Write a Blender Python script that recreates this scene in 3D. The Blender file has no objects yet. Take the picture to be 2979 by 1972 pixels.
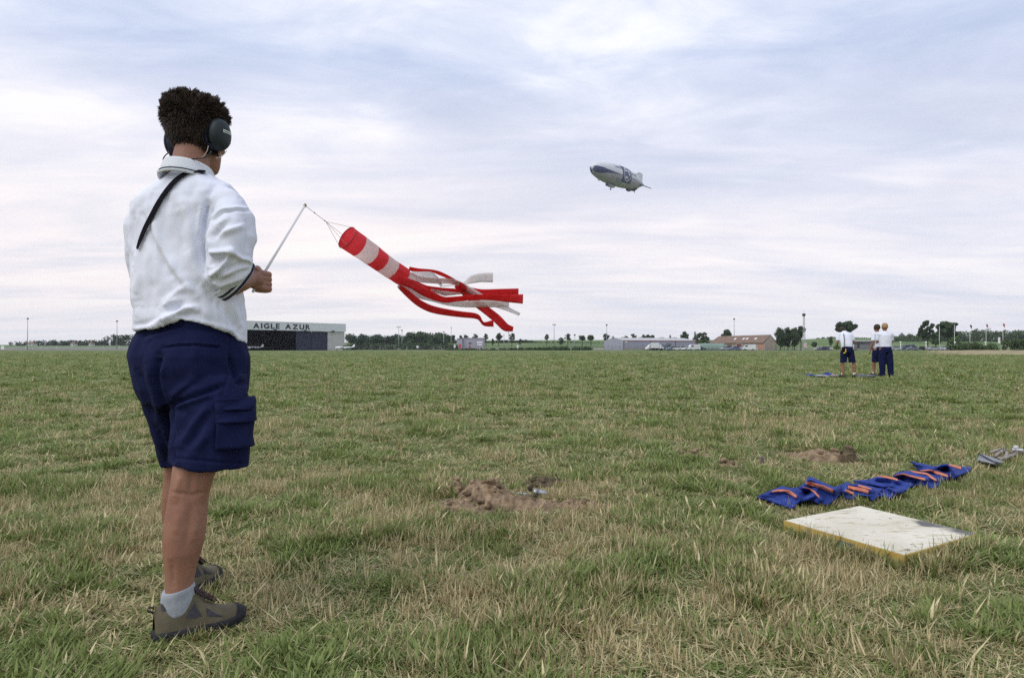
import bpy, math, random
import numpy as np
from mathutils import Vector, Matrix
rng = np.random.default_rng(7); random.seed(7)
SC = bpy.context.scene; COL = SC.collection
R = math.radians
# ---------------- camera, sky, sun, exposure ----------------
CH = 0.95; PITCH = math.atan(26/1975.6); F = 1975.6
cd = bpy.data.cameras.new('camera'); cam = bpy.data.objects.new('camera', cd); COL.objects.link(cam)
cd.sensor_width = 36; cd.lens = 36*F/2979; cd.clip_start = .05; cd.clip_end = 8000
cam.location = (0, 0, CH); cam.rotation_euler = (math.pi/2+PITCH, 0, 0); SC.camera = cam
SC.view_settings.view_transform = 'Standard'; SC.view_settings.look = 'None'
SC.view_settings.exposure = 0.4; SC.view_settings.gamma = 1; SC.view_settings.use_curve_mapping = False
SC.cycles.use_denoising = False; SC.cycles.sample_clamp_indirect = 3.0; SC.cycles.sample_clamp_direct = 8.0; SC.cycles.max_bounces = 6; SC.cycles.transparent_max_bounces = 8
SUN_DIR = Vector((-.62, -.42, .95)).normalized()      # towards the sun, behind thin cloud
sd = bpy.data.lights.new('sun', 'SUN'); sd.energy = 1.3; sd.angle = R(45); sd.color = (1, .96, .9)
so = bpy.data.objects.new('sun', sd); COL.objects.link(so); so.rotation_euler = SUN_DIR.to_track_quat('Z', 'Y').to_euler()
so.location = (-20, -15, 40)
W_ = bpy.data.worlds.new('World'); SC.world = W_; W_.use_nodes = True
def sky_nodes():
    nt = W_.node_tree; N = nt.nodes; L = nt.links; N.clear()
    def n(t, **k):
        a = N.new(t)
        for x, y in k.items(): setattr(a, x, y)
        return a
    def M(op, a, b=None, c=None, clamp=False):
        m = n('ShaderNodeMath', operation=op, use_clamp=clamp)
        for i, v in enumerate((a, b, c)):
            if v is None: continue
            if hasattr(v, 'links'): L.new(v, m.inputs[i])
            else: m.inputs[i].default_value = v
        return m.outputs[0]
    def mix(f, a, b, mode='MIX'):
        m = n('ShaderNodeMix', data_type='RGBA', blend_type=mode)
        for v, s in ((f, m.inputs[0]), (a, m.inputs[6]), (b, m.inputs[7])):
            if hasattr(v, 'links'): L.new(v, s)
            elif isinstance(v, tuple): s.default_value = (*v, 1)
            else: s.default_value = v
        return m.outputs[2]
    tc = n('ShaderNodeTexCoord').outputs['Generated']
    nz = n('ShaderNodeVectorMath', operation='NORMALIZE'); L.new(tc, nz.inputs[0])
    sp = n('ShaderNodeSeparateXYZ'); L.new(nz.outputs[0], sp.inputs[0]); X, Y, Z = sp.outputs
    zc = M('ADD', M('MAXIMUM', Z, 0.0), .11)
    cb = n('ShaderNodeCombineXYZ'); L.new(M('DIVIDE', X, zc), cb.inputs[0]); L.new(M('DIVIDE', Y, zc), cb.inputs[1])
    def noise(sx, sy, rot, loc, detail, rough, dist):
        mp = n('ShaderNodeMapping'); mp.inputs['Scale'].default_value = (sx, sy, 1); mp.inputs['Rotation'].default_value = (0, 0, R(rot))
        mp.inputs['Location'].default_value = loc; L.new(cb.outputs[0], mp.inputs[0])
        t = n('ShaderNodeTexNoise'); t.inputs['Scale'].default_value = 1; t.inputs['Detail'].default_value = detail
        t.inputs['Roughness'].default_value = rough; t.inputs['Distortion'].default_value = dist
        L.new(mp.outputs[0], t.inputs['Vector']); return t.outputs[0]
    def ramp(f, stops):
        r = n('ShaderNodeValToRGB'); e = r.color_ramp.elements
        while len(e) < len(stops): e.new(.5)
        for i, (p, c) in enumerate(stops): e[i].position = p; e[i].color = (*c, 1)
        r.color_ramp.interpolation = 'B_SPLINE'; L.new(f, r.inputs[0]); return r.outputs[0]
    n1 = noise(.55, .8, 20, (3.1, 1.2, 0), 9, .55, .7)
    n2 = noise(1.7, 2.6, 24, (7.4, 4.1, 0), 10, .62, .6)
    n3 = noise(.25, .3, 0, (1.4, 9.3, 0), 4, .5, .2)
    f = M('ADD', M('MULTIPLY', n1, .50), M('ADD', M('MULTIPLY', n2, .33), M('MULTIPLY', n3, .17)))
    f = M('ADD', M('MULTIPLY', M('SUBTRACT', f, .5), 1.5), M('ADD', .5, M('MULTIPLY', X, -.02)))
    yy = M('MAXIMUM', Y, .05); U = M('DIVIDE', X, yy); V = M('DIVIDE', Z, yy)
    def bank(nx, ny, a, w, h):     # broad banks of thicker and thinner cloud
        du = M('DIVIDE', M('SUBTRACT', U, (nx-1489.5)/F), w); dv = M('DIVIDE', M('SUBTRACT', V, (1012-ny)/F), h)
        return M('MULTIPLY', M('EXPONENT', M('MULTIPLY', M('ADD', M('MULTIPLY', du, du), M('MULTIPLY', dv, dv)), -1.0)), a)
    for b_ in ((30, 300, .11, .07, .05), (250, 330, .10, .09, .035), (880, 330, .05, .12, .10), (2150, 600, .06, .28, .09), (2750, 170, -.08, .25, .10), (1500, 470, -.06, .30, .05), (350, 190, -.03, .25, .05), (1300, 60, .04, .3, .06), (2900, 480, .05, .18, .05), (2000, 330, .04, .2, .03), (150, 620, .05, .2, .05)):
        f = M('ADD', f, bank(*b_))
    cloud = ramp(f, [(.33, (.46, .54, .73)), (.44, (.57, .64, .82)), (.53, (.70, .75, .90)), (.60, (.87, .89, .95)), (.69, (1.03, 1.02, 1.0))])
    # warm low sky, bluer haze right at the horizon
    warm = M('MULTIPLY', M('SMOOTH_MIN', M('MULTIPLY', M('SUBTRACT', .38, Z), 4.6, clamp=True), 1.0, .1), .95)
    n4 = noise(.5, 1.6, 8, (2.2, 5.7, 0), 8, .6, .5)
    warmc = ramp(n4, [(.34, (.72, .72, .79)), (.50, (.93, .86, .87)), (.64, (1.08, .96, .91))])
    wr = M('ADD', .92, M('MULTIPLY', X, -.45), clamp=True)
    c = mix(M('MULTIPLY', warm, wr), cloud, warmc)
    low = M('MULTIPLY', M('SUBTRACT', .075, M('MAXIMUM', Z, 0.0)), 10.0, clamp=True)
    c = mix(low, c, (.74, .76, .83))
    nis = n('ShaderNodeTexSky', sky_type='NISHITA', sun_disc=False)
    nis.sun_elevation = math.asin(SUN_DIR.z); nis.sun_rotation = math.atan2(SUN_DIR.x, SUN_DIR.y)
    nis.air_density = 1.0; nis.dust_density = 2.0
    cs = n('ShaderNodeVectorMath', operation='SCALE'); L.new(c, cs.inputs[0]); cs.inputs['Scale'].default_value = 8.9
    fin = mix(.9, nis.outputs[0], cs.outputs[0])
    bg = n('ShaderNodeBackground'); bg.inputs[1].default_value = .1; L.new(fin, bg.inputs[0])
    L.new(bg.outputs[0], n('ShaderNodeOutputWorld').inputs[0])
sky_nodes()
# ---------------- projection helpers (photo pixel + depth -> point in the place) ----------------
cp, sp_ = math.cos(PITCH), math.sin(PITCH)
def W(nx, ny, Y):
    nx, ny, Y = np.broadcast_arrays(np.asarray(nx, float), np.asarray(ny, float), np.asarray(Y, float))
    u = (nx-1489.5)/F; v = (986-ny)/F
    dy = cp-v*sp_; dz = sp_+v*cp
    return np.stack([u*Y/dy, Y, CH+dz*Y/dy], -1)
def G(nx, ny, z=0.0):
    nx = np.asarray(nx, float); ny = np.asarray(ny, float)
    u = (nx-1489.5)/F; v = (986-ny)/F
    dy = cp-v*sp_; dz = sp_+v*cp
    t = (z-CH)/dz
    return np.stack(np.broadcast_arrays(u*t, dy*t, z+0*t), -1)
def proj(P):
    P = np.asarray(P, float); x, y, z = P[..., 0], P[..., 1], P[..., 2]-CH
    d = y*cp+z*sp_; h = -y*sp_+z*cp
    return 1489.5+F*x/d, 986-F*h/d
def ip(x, tab, j=1):
    t = np.asarray(tab, float); return np.interp(x, t[:, 0], t[:, j])
# ---------------- numpy noise ----------------
def _h(i, j, s):
    v = np.sin(i*127.1+j*311.7+s*74.7)*43758.5453; return v-np.floor(v)
def vn(x, y, s=0):
    i, j = np.floor(x), np.floor(y); a, b = x-i, y-j; a = a*a*(3-2*a); b = b*b*(3-2*b)
    return (_h(i, j, s)*(1-a)+_h(i+1, j, s)*a)*(1-b)+(_h(i, j+1, s)*(1-a)+_h(i+1, j+1, s)*a)*b
def fbm(x, y, s=0, o=4):
    r = 0; a = .5; t = 0
    for k in range(o): r = r+a*vn(x, y, s+k*3); t += a; x = x*2.03+5.1; y = y*2.03+1.7; a *= .5
    return r/t
def vn3(p, s=0):
    x, y, z = p[..., 0], p[..., 1], p[..., 2]; k = np.floor(z); c = z-k; c = c*c*(3-2*c)
    return vn(x, y, s+k*17.3)*(1-c)+vn(x, y, s+(k+1)*17.3)*c
def fbm3(p, s=0, o=3):
    r = 0; a = .5; t = 0
    for k in range(o): r = r+a*vn3(p, s+k*5); t += a; p = p*2.03+3.3; a *= .5
    return r/t-.5
def sstep(a, b, x):
    t = np.clip((x-a)/(b-a), 0, 1); return t*t*(3-2*t)
# ---------------- materials ----------------
MATS = {}
def mat(name, c1, c2=None, scale=6, rough=.8, metal=0, bump=0, bscale=None, detail=4, spec=.3, trans=0, bdist=.004, stretch=None, emit=None, alpha=None, extra=None):
    if name in MATS: return MATS[name]
    m = bpy.data.materials.new(name); m.use_nodes = True; nt = m.node_tree; N = nt.nodes; L = nt.links
    b = N['Principled BSDF']; b.inputs['Roughness'].default_value = rough; b.inputs['Metallic'].default_value = metal
    b.inputs['Specular IOR Level'].default_value = spec
    tc = N.new('ShaderNodeTexCoord'); v = tc.outputs['Object']
    if stretch:
        mp = N.new('ShaderNodeMapping'); mp.inputs['Scale'].default_value = stretch; L.new(v, mp.inputs[0]); v = mp.outputs[0]
    if c2 is None: c2 = tuple(min(1, k*1.18+.002) for k in c1)
    t = N.new('ShaderNodeTexNoise'); t.inputs['Scale'].default_value = scale; t.inputs['Detail'].default_value = detail; L.new(v, t.inputs['Vector'])
    r = N.new('ShaderNodeValToRGB'); r.color_ramp.elements[0].position = .35; r.color_ramp.elements[1].position = .65
    r.color_ramp.elements[0].color = (*c1, 1); r.color_ramp.elements[1].color = (*c2, 1); L.new(t.outputs[0], r.inputs[0])
    L.new(r.outputs[0], b.inputs['Base Color'])
    if bump:
        t2 = N.new('ShaderNodeTexNoise'); t2.inputs['Scale'].default_value = bscale or scale*4; t2.inputs['Detail'].default_value = 5; L.new(v, t2.inputs['Vector'])
        bp = N.new('ShaderNodeBump'); bp.inputs['Strength'].default_value = bump; bp.inputs['Distance'].default_value = bdist
        L.new(t2.outputs[0], bp.inputs['Height']); L.new(bp.outputs[0], b.inputs['Normal'])
    if trans:
        tr = N.new('ShaderNodeBsdfTranslucent'); L.new(r.outputs[0], tr.inputs[0]); mx = N.new('ShaderNodeMixShader'); mx.inputs[0].default_value = trans
        L.new(b.outputs[0], mx.inputs[1]); L.new(tr.outputs[0], mx.inputs[2]); L.new(mx.outputs[0], N['Material Output'].inputs[0])
    MATS[name] = m; return m
def leafmat(name, dark, light, trans=.25, nscale=.02, rough=.6):
    """foliage: own colour of each leaf from the point attribute 'tone'"""
    m = bpy.data.materials.new(name); m.use_nodes = True; nt = m.node_tree; N = nt.nodes; L = nt.links
    b = N['Principled BSDF']; b.inputs['Roughness'].default_value = rough; b.inputs['Specular IOR Level'].default_value = .2
    a = N.new('ShaderNodeAttribute'); a.attribute_name = 'tone'
    mx = N.new('ShaderNodeMix'); mx.data_type = 'RGBA'; mx.inputs[6].default_value = (*dark, 1); mx.inputs[7].default_value = (*light, 1)
    L.new(a.outputs['Fac'], mx.inputs[0]); L.new(mx.outputs[2], b.inputs['Base Color'])
    tr = N.new('ShaderNodeBsdfTranslucent'); L.new(mx.outputs[2], tr.inputs[0]); ms = N.new('ShaderNodeMixShader'); ms.inputs[0].default_value = trans
    L.new(b.outputs[0], ms.inputs[1]); L.new(tr.outputs[0], ms.inputs[2]); L.new(ms.outputs[0], N['Material Output'].inputs[0])
    return m
# ---------------- objects ----------------
ORG = {}
def mkmesh(name, v, f, m=None, smooth=False, attrs=None):
    me = bpy.data.meshes.new(name); v = np.asarray(v, np.float64)
    if isinstance(f, np.ndarray) and len(f):
        k = f.shape[1]; me.vertices.add(len(v)); me.vertices.foreach_set('co', v.astype(np.float32).ravel())
        me.loops.add(f.size); me.loops.foreach_set('vertex_index', f.astype(np.int32).ravel())
        me.polygons.add(len(f)); me.polygons.foreach_set('loop_start', (np.arange(len(f))*k).astype(np.int32))
        me.update(calc_edges=True)
    else:
        me.from_pydata(v.tolist(), [], [list(map(int, q)) for q in f]); me.update()
    if smooth: me.polygons.foreach_set('use_smooth', np.ones(len(me.polygons), bool))
    for k, arr in (attrs or {}).items():
        at = me.attributes.new(k, 'FLOAT', 'POINT'); at.data.foreach_set('value', np.asarray(arr, np.float32))
    if m: me.materials.append(m)
    return me
def part(name, v, f, m, parent=None, smooth=False, label=None, attrs=None, kind=None):
    """v in world coordinates; stored relative to the thing's base"""
    o0 = ORG.get(parent.name, np.zeros(3)) if parent else np.zeros(3)
    me = mkmesh(name, np.asarray(v, float)-o0, f, m, smooth, attrs)
    o = bpy.data.objects.new(name, me); COL.objects.link(o); o.parent = parent; ORG[o.name] = o0
    if label: o['label'] = label
    if kind: o['kind'] = kind
    return o
def tag(o, label, cat, group=None):
    o['label'] = label; o['category'] = cat
    if group: o['group'] = group
    return o
def thing(name, label, cat, loc=(0, 0, 0), group=None):
    o = bpy.data.objects.new(name, None); COL.objects.link(o); o.location = loc; o.empty_display_size = .1
    ORG[o.name] = np.array(loc, float); return tag(o, label, cat, group)
def solo(name, v, f, m, label, cat, group=None, smooth=False, attrs=None):
    """a thing that is one mesh, origin at its base"""
    v = np.asarray(v, float); base = np.array([(v[:, 0].min()+v[:, 0].max())/2, (v[:, 1].min()+v[:, 1].max())/2, v[:, 2].min()])
    me = mkmesh(name, v-base, f, m, smooth, attrs); o = bpy.data.objects.new(name, me); COL.objects.link(o); o.location = base
    ORG[o.name] = base; return tag(o, label, cat, group)
def structure(name, v, f, m, smooth=False, attrs=None):
    o = part(name, v, f, m, None, smooth, attrs=attrs); o['kind'] = 'structure'; return o
def children(o, cache={}):
    return [c for c in bpy.data.objects if c.parent == o]
def dup(root, loc, rz=0, label=None, scale=None):
    r = root.copy(); COL.objects.link(r); r.location = loc; r.rotation_euler = (0, 0, rz)
    if scale: r.scale = (scale,)*3
    if label: r['label'] = label
    for ch in children(root):
        c = ch.copy(); COL.objects.link(c); c.parent = r
        for g in children(ch):
            d = g.copy(); COL.objects.link(d); d.parent = c
    return r
class MB:
    """collects shapes into one mesh"""
    def __init__(s): s.v = []; s.f = []; s.n = 0
    def add(s, v, f):
        v = np.asarray(v, float); s.v.append(v); s.f += [[i+s.n for i in q] for q in f]; s.n += len(v); return s
    def box(s, c, d, rot=None):
        c = np.array(c, float); d = np.array(d, float)/2
        v = np.array([[x, y, z] for x in (-1, 1) for y in (-1, 1) for z in (-1, 1)])*d
        if rot is not None: v = v@np.array(rot).T
        return s.add(v+c, [(0, 1, 3, 2), (4, 6, 7, 5), (0, 4, 5, 1), (2, 3, 7, 6), (0, 2, 6, 4), (1, 5, 7, 3)])
    def tube(s, pts, rad, n=10, cap=True, flat=1.0, up=(0, 0, 1)):
        v, f = tube(pts, rad, n, cap, flat, up); return s.add(v, f)
    def arr(s): return np.concatenate(s.v), s.f
    def build(s, name, m, parent=None, smooth=False, label=None, kind=None):
        v, f = s.arr(); return part(name, v, f, m, parent, smooth, label, kind=kind)
def tube(pts, rad, n=10, cap=True, flat=1.0, up=(0, 0, 1)):
    P = np.asarray(pts, float); k = len(P); rad = np.broadcast_to(np.asarray(rad, float), (k,))
    T = np.gradient(P, axis=0) if k > 2 else np.repeat([P[1]-P[0]], 2, 0)
    T /= np.linalg.norm(T, axis=1)[:, None]+1e-12
    a = np.array(up, float)
    if abs(a@T[0]) > .9: a = np.array([1., 0, 0]) if abs(T[0][0]) < .9 else np.array([0, 1., 0])
    V = []
    for i in range(k):
        a = a-(a@T[i])*T[i]; a /= np.linalg.norm(a); b = np.cross(T[i], a)
        ph = np.arange(n)/n*2*np.pi
        V.append(P[i]+rad[i]*(np.cos(ph)[:, None]*a*flat+np.sin(ph)[:, None]*b))
    return loft(V, cap)
def loft(rings, cap=True):
    n = len(rings[0]); k = len(rings); V = np.concatenate(rings); f = []
    for i in range(k-1):
        for j in range(n):
            j2 = (j+1) % n; f.append((i*n+j, i*n+j2, (i+1)*n+j2, (i+1)*n+j))
    if cap: f.append(tuple(range(n))[::-1]); f.append(tuple((k-1)*n+j for j in range(n)))
    return V, f
def grid(P, m=None, flip=False):
    """P: (a,b,3) array -> verts, faces"""
    a, b = P.shape[:2]; i = np.arange(a*b).reshape(a, b)
    f = np.stack([i[:-1, :-1], i[1:, :-1], i[1:, 1:], i[:-1, 1:]], -1).reshape(-1, 4)
    if flip: f = f[:, ::-1]
    return P.reshape(-1, 3), f
def slab(P, th, nrm=None):
    """thick sheet from a grid of points (offset along nrm or vertex normals)"""
    a, b = P.shape[:2]
    du = np.gradient(P, axis=0); dv = np.gradient(P, axis=1); n = np.cross(du, dv); n /= np.linalg.norm(n, axis=-1)[..., None]+1e-12
    Q = P-n*th; v1, f1 = grid(P); v2, f2 = grid(Q, flip=True); o = a*b; f = [tuple(q) for q in f1]+[tuple(q+o) for q in f2]
    i = np.arange(a*b).reshape(a, b); bd = list(i[0, :])+list(i[1:, -1])+list(i[-1, -2::-1])+list(i[-2:0:-1, 0])
    for k in range(len(bd)):
        p, q = bd[k], bd[(k+1) % len(bd)]; f.append((p, q, q+o, p+o))
    return np.concatenate([v1, v2]), f
def remesh(v, f, vox, smooth=2, keep_small=True):
    me = mkmesh('tmp', v, f); o = bpy.data.objects.new('tmp', me); COL.objects.link(o)
    m = o.modifiers.new('r', 'REMESH'); m.mode = 'VOXEL'; m.voxel_size = vox
    if smooth:
        s = o.modifiers.new('s', 'SMOOTH'); s.factor = .5; s.iterations = smooth
    dg = bpy.context.evaluated_depsgraph_get(); ev = o.evaluated_get(dg); em = ev.to_mesh()
    n = len(em.vertices); V = np.empty(n*3, np.float32); em.vertices.foreach_get('co', V); V = V.reshape(-1, 3).astype(float)
    Nn = np.empty(n*3, np.float32); em.vertex_normals.foreach_get('vector', Nn); Nn = Nn.reshape(-1, 3).astype(float)
    Lp = np.empty(len(em.loops), np.int32); em.loops.foreach_get('vertex_index', Lp)
    ls = np.empty(len(em.polygons), np.int32); em.polygons.foreach_get('loop_total', ls)
    assert (ls == 4).all(); Fq = Lp.reshape(-1, 4)
    ev.to_mesh_clear(); bpy.data.objects.remove(o); bpy.data.meshes.remove(me)
    return V, Fq, Nn
def scrawl(n, seed):
    """a row of small upright strokes: print too small in the photograph to be read"""
    r = np.random.default_rng(seed); v = []; f = []; x = 0
    for i in range(n):
        w = .10+.12*r.random(); h = .6+.15*r.random()+(.3 if i == 0 or r.random() < .2 else 0); k = len(v); v += [(x, 0, 0), (x+w, 0, 0), (x+w, h, 0), (x, h, 0)]; f.append((k, k+1, k+2, k+3)); x += w+.10+.12*r.random()
    return np.array(v), f
def textmesh(s, size=1.0, bold=0.0, ext=.0):
    c = bpy.data.curves.new('t', 'FONT'); c.body = s; c.size = size; c.offset = bold; c.extrude = ext
    o = bpy.data.objects.new('t', c); COL.objects.link(o)
    dg = bpy.context.evaluated_depsgraph_get(); em = o.evaluated_get(dg).to_mesh()
    v = np.array([q.co[:] for q in em.vertices]); f = [tuple(p.vertices) for p in em.polygons]
    bpy.data.objects.remove(o); bpy.data.curves.remove(c); return v, f
# ---------------- land ----------------
CREST = [(-3000, 1004), (380, 1003), (700, 1001), (1006, 996), (1190, 992), (1400, 989.5), (1900, 988.5), (2300, 989.5), (2340, 988), (2400, 983), (2450, 981), (2600, 986), (2700, 987), (3000, 988), (6000, 990)]
def H(x, y):
    x = np.asarray(x, float); y = np.asarray(y, float)
    nx = 1489.5+F*x/np.maximum(y, 1.); cr = ip(nx, CREST); k = .85*800/F
    top = CH+(1012-cr)*900/F
    r = np.clip((y-285)/(900-285), 0, 1); s = r*r*(3-2*r)*.35+r*.65
    far = np.where(y > 900, (y-900)*.004, 0)
    near = (fbm(x*.9, y*.9, 3)-.5)*.05*np.clip(1-y/60, 0, 1)
    return np.where(y > 285, top*s-far, 0)+near
# bare earth patches: nx, ny, half widths in metres, strength
DIRT = [(1395, 1470, .36, .24, 1.0), (1300, 1478, .16, .15, .9), (1490, 1492, .28, .10, 1.0), (1620, 1478, .34, .11, 1.0), (1740, 1485, .2, .06, .7), (1480, 1425, .2, .22, .7), (1570, 1415, .2, .25, .75),
        (1440, 1512, .2, .1, .8), (2025, 1334, .2, .16, .95), (2108, 1362, .12, .12, .8), (2380, 1328, .38, .3, 1.0), (2440, 1350, .2, .2, .8), (2222, 1345, .07, .12, .8), (940, 1550, .05, .05, 0), (1930, 1500, .1, .05, .5)]
_dg = [(G(a, b), rx, ry, s) for a, b, rx, ry, s in DIRT]
def dirt(x, y):
    d = np.zeros_like(x); nz = (fbm(x*9, y*9, 11, 3)-.5)*.9
    for g, rx, ry, s in _dg:
        q = np.sqrt(((x-g[0])/rx)**2+((y-g[1])/ry)**2); d = np.maximum(d, s*sstep(1.15, .7, q+nz))
    return d
def axis(a, b, st, lo, hi, g=1.13):
    mid = list(np.arange(a, b, st)); l = [mid[0]]; d = st
    while l[-1] > lo: d *= g; l.append(l[-1]-d)
    h = [mid[-1]]; d = st
    while h[-1] < hi: d = min(d*g, 45); h.append(h[-1]+d)
    return np.array(l[1:][::-1]+mid+h[1:])
xs = axis(-3.2, 4.6, .045, -1700, 1700); ys = axis(1.0, 7.4, .045, -60, 1700)
GX, GY = np.meshgrid(xs, ys, indexing='ij'); GZ = H(GX, GY)
near = (np.abs(GX) < 8) & (GY < 10)
GD = np.where(near, dirt(GX, GY), 0); GZ = GZ+GD*.02*(fbm(GX*22, GY*22, 5, 3)-.3)
def ground_mat():
    m = bpy.data.materials.new('turf_soil'); m.use_nodes = True; nt = m.node_tree; N = nt.nodes; L = nt.links; b = N['Principled BSDF']
    b.inputs['Roughness'].default_value = .95; b.inputs['Specular IOR Level'].default_value = .1
    geo = N.new('ShaderNodeNewGeometry'); pos = geo.outputs['Position']
    def noise(sc, det=5, stretch=(1, 1, 1), rough=.55):
        mp = N.new('ShaderNodeMapping'); mp.inputs['Scale'].default_value = stretch; L.new(pos, mp.inputs[0])
        t = N.new('ShaderNodeTexNoise'); t.inputs['Scale'].default_value = sc; t.inputs['Detail'].default_value = det; t.inputs['Roughness'].default_value = rough
        L.new(mp.outputs[0], t.inputs['Vector']); return t.outputs[0]
    def ramp(f, st):
        r = N.new('ShaderNodeValToRGB'); e = r.color_ramp.elements
        while len(e) < len(st): e.new(.5)
        for i, (p, c) in enumerate(st): e[i].position = p; e[i].color = (*c, 1) if isinstance(c, tuple) else (c, c, c, 1)
        L.new(f, r.inputs[0]); return r.outputs[0]
    def mix(f, a, c):
        k = N.new('ShaderNodeMix'); k.data_type = 'RGBA'
        for v, s in ((f, k.inputs[0]), (a, k.inputs[6]), (c, k.inputs[7])):
            if hasattr(v, 'links'): L.new(v, s)
            else: s.default_value = (*v, 1) if isinstance(v, tuple) else v
        return k.outputs[2]
    thatch = ramp(noise(30, 8, rough=.7), [(.3, (.12, .125, .05)), (.5, (.20, .20, .085)), (.7, (.33, .30, .155))])
    fine = ramp(noise(3.2, 8, rough=.75), [(.3, (.11, .155, .045)), (.5, (.14, .19, .06)), (.72, (.18, .225, .08))])
    patch = noise(.16, 6, (1, .5, 1), .6)
    dry = noise(.9, 7, (1, .6, 1), .65)
    green = mix(ramp(patch, [(.42, 0.), (.62, .8)]), fine, (.10, .165, .035))
    straw = mix(ramp(dry, [(.52, 0.), (.70, .75)]), green, (.22, .20, .09))
    sep = N.new('ShaderNodeSeparateXYZ'); L.new(pos, sep.inputs[0])
    def mr(v, a, c):
        k = N.new('ShaderNodeMapRange'); k.inputs[1].default_value = a; k.inputs[2].default_value = c; L.new(v, k.inputs[0]); return k.outputs[0]
    far = mr(sep.outputs[1], 9, 30)
    base = mix(far, thatch, straw)
    base = mix(mr(sep.outputs[1], 60, 140), base, ramp(noise(.05, 6, (1, .3, 1)), [(.35, (.12, .165, .058)), (.65, (.155, .19, .078))]))
    fields = ramp(noise(.012, 2, (1, .4, 1)), [(.4, (.08, .14, .045)), (.52, (.15, .20, .08)), (.62, (.10, .17, .05))])
    base = mix(mr(sep.outputs[1], 320, 420), base, fields)
    soil = ramp(noise(26, 8, rough=.7), [(.3, (.10, .07, .045)), (.5, (.20, .145, .095)), (.7, (.31, .23, .155))])
    at = N.new('ShaderNodeAttribute'); at.attribute_name = 'dirt'
    base = mix(at.outputs['Fac'], base, soil); L.new(base, b.inputs['Base Color'])
    bp = N.new('ShaderNodeBump'); bp.inputs['Strength'].default_value = .8; bp.inputs['Distance'].default_value = .02
    L.new(noise(60, 5, rough=.7), bp.inputs['Height']); L.new(bp.outputs[0], b.inputs['Normal']); return m
v, f = grid(np.stack([GX, GY, GZ], -1)); structure('ground', v, f[:, ::-1] if False else f, ground_mat(), True, {'dirt': GD.ravel()})
# ---------------- strips of apron, hard standing and dry verge ----------------
def strip(name, x0, x1, y0, y1, m, lift=.05, n=60, wob=0):
    X, Y = np.meshgrid(np.linspace(x0, x1, n), np.linspace(0, 1, 8), indexing='ij')
    a = y0+wob*(fbm(X*.08, X*0+y0, 4)-.5); c = y1+wob*(fbm(X*.06, X*0+y1, 8)-.5); YY = a+(c-a)*Y
    v, f = grid(np.stack([X, YY, H(X, YY)+lift], -1)); return structure(name, v, f, m)
tarmac = mat('apron_tarmac', (.17, .17, .17), (.22, .215, .21), .08, .9)
dryv = mat('dry_verge', (.30, .26, .15), (.38, .33, .2), .1, .95)
strip('apron', -330, -118, 262, 330, tarmac); strip('verge', -330, -122, 300, 308, dryv, .1); strip('verge', -330, -126, 272, 279, dryv, .1, wob=3)
strip('verge', -330, -100, 246, 260, mat('worn_verge', (.20, .19, .09), (.26, .23, .11), .2, .95), .05, wob=6)
strip('taxiway', -330, -70, 345, 420, tarmac, .08)
strip('apron', -112, 8, 252, 262, mat('hangar_apron', (.16, .18, .09), (.2, .2, .11), .3, .95), .05)
strip('car_park', 55, 260, 257, 274, tarmac, .05); strip('yard', -60, 48, 300, 335, mat('yard_gravel', (.27, .25, .2), (.33, .31, .26), .2, .95), .06)
u_, v_ = np.meshgrid(np.linspace(0, 1, 90), np.linspace(0, 1, 60), indexing='ij'); yv = 92+140*v_; xv = (2672+20*np.sin(yv*.13)+10*fbm(yv*.2, yv*0, 3)-1489.5)/F*yv+u_*90
ed_ = np.minimum(1, np.minimum.reduce([u_*8, v_*9, (1-v_)*9])); hv_ = ed_*(.10+.45*fbm(xv*.35, yv*.35, 9, 4)-.12); v, f = grid(np.stack([xv, yv, hv_+.01-.06*(1-ed_)], -1)); structure('verge', v, f, mat('hay_verge', (.22, .19, .10), (.40, .33, .20), .5, .95, detail=8, bump=1, bscale=3, bdist=.2))
# ---------------- trees, woods, hedges ----------------
LEAF = leafmat('foliage_dark', (.035, .06, .028), (.075, .115, .05), .15)
LEAF2 = leafmat('foliage_mid', (.045, .075, .025), (.095, .145, .05), .2)
LEAF3 = leafmat('foliage_far', (.026, .048, .026), (.055, .09, .04), .1)
LEAF4 = leafmat('foliage_light', (.07, .13, .03), (.13, .21, .05), .2)
BARK = mat('bark', (.05, .042, .032), (.085, .07, .055), 3, .95, bump=.5)
def leaves(centres, radii, n, size, squash=.8, seed=0):
    r = np.random.default_rng(seed); C = np.asarray(centres, float); k = len(C); rad = np.broadcast_to(np.asarray(radii, float), (k,))
    w = rad**2; idx = r.choice(k, n, p=w/w.sum()); d = r.normal(size=(n, 3)); d /= np.linalg.norm(d, axis=1)[:, None]
    q = d*(rad[idx]*(.55+.5*r.random(n)))[:, None]; q[:, 2] *= squash; P = C[idx]+q
    a = r.normal(size=(n, 3)); a /= np.linalg.norm(a, axis=1)[:, None]; b = np.cross(a, d+.3*r.normal(size=(n, 3))); b /= np.linalg.norm(b, axis=1)[:, None]+1e-9
    s = (size*(.6+.8*r.random(n)))[:, None]; V = np.stack([P-a*s-b*s*.6, P+a*s*.8-b*s*.7, P+a*s+b*s*.6, P-a*s*.7+b*s*.8], 1).reshape(-1, 3)
    tone = np.repeat(np.clip(.5+.25*r.normal(size=n)+.25*r.normal(size=k)[idx], 0, 1), 4)
    return V, np.arange(4*n).reshape(-1, 4), tone
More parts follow.
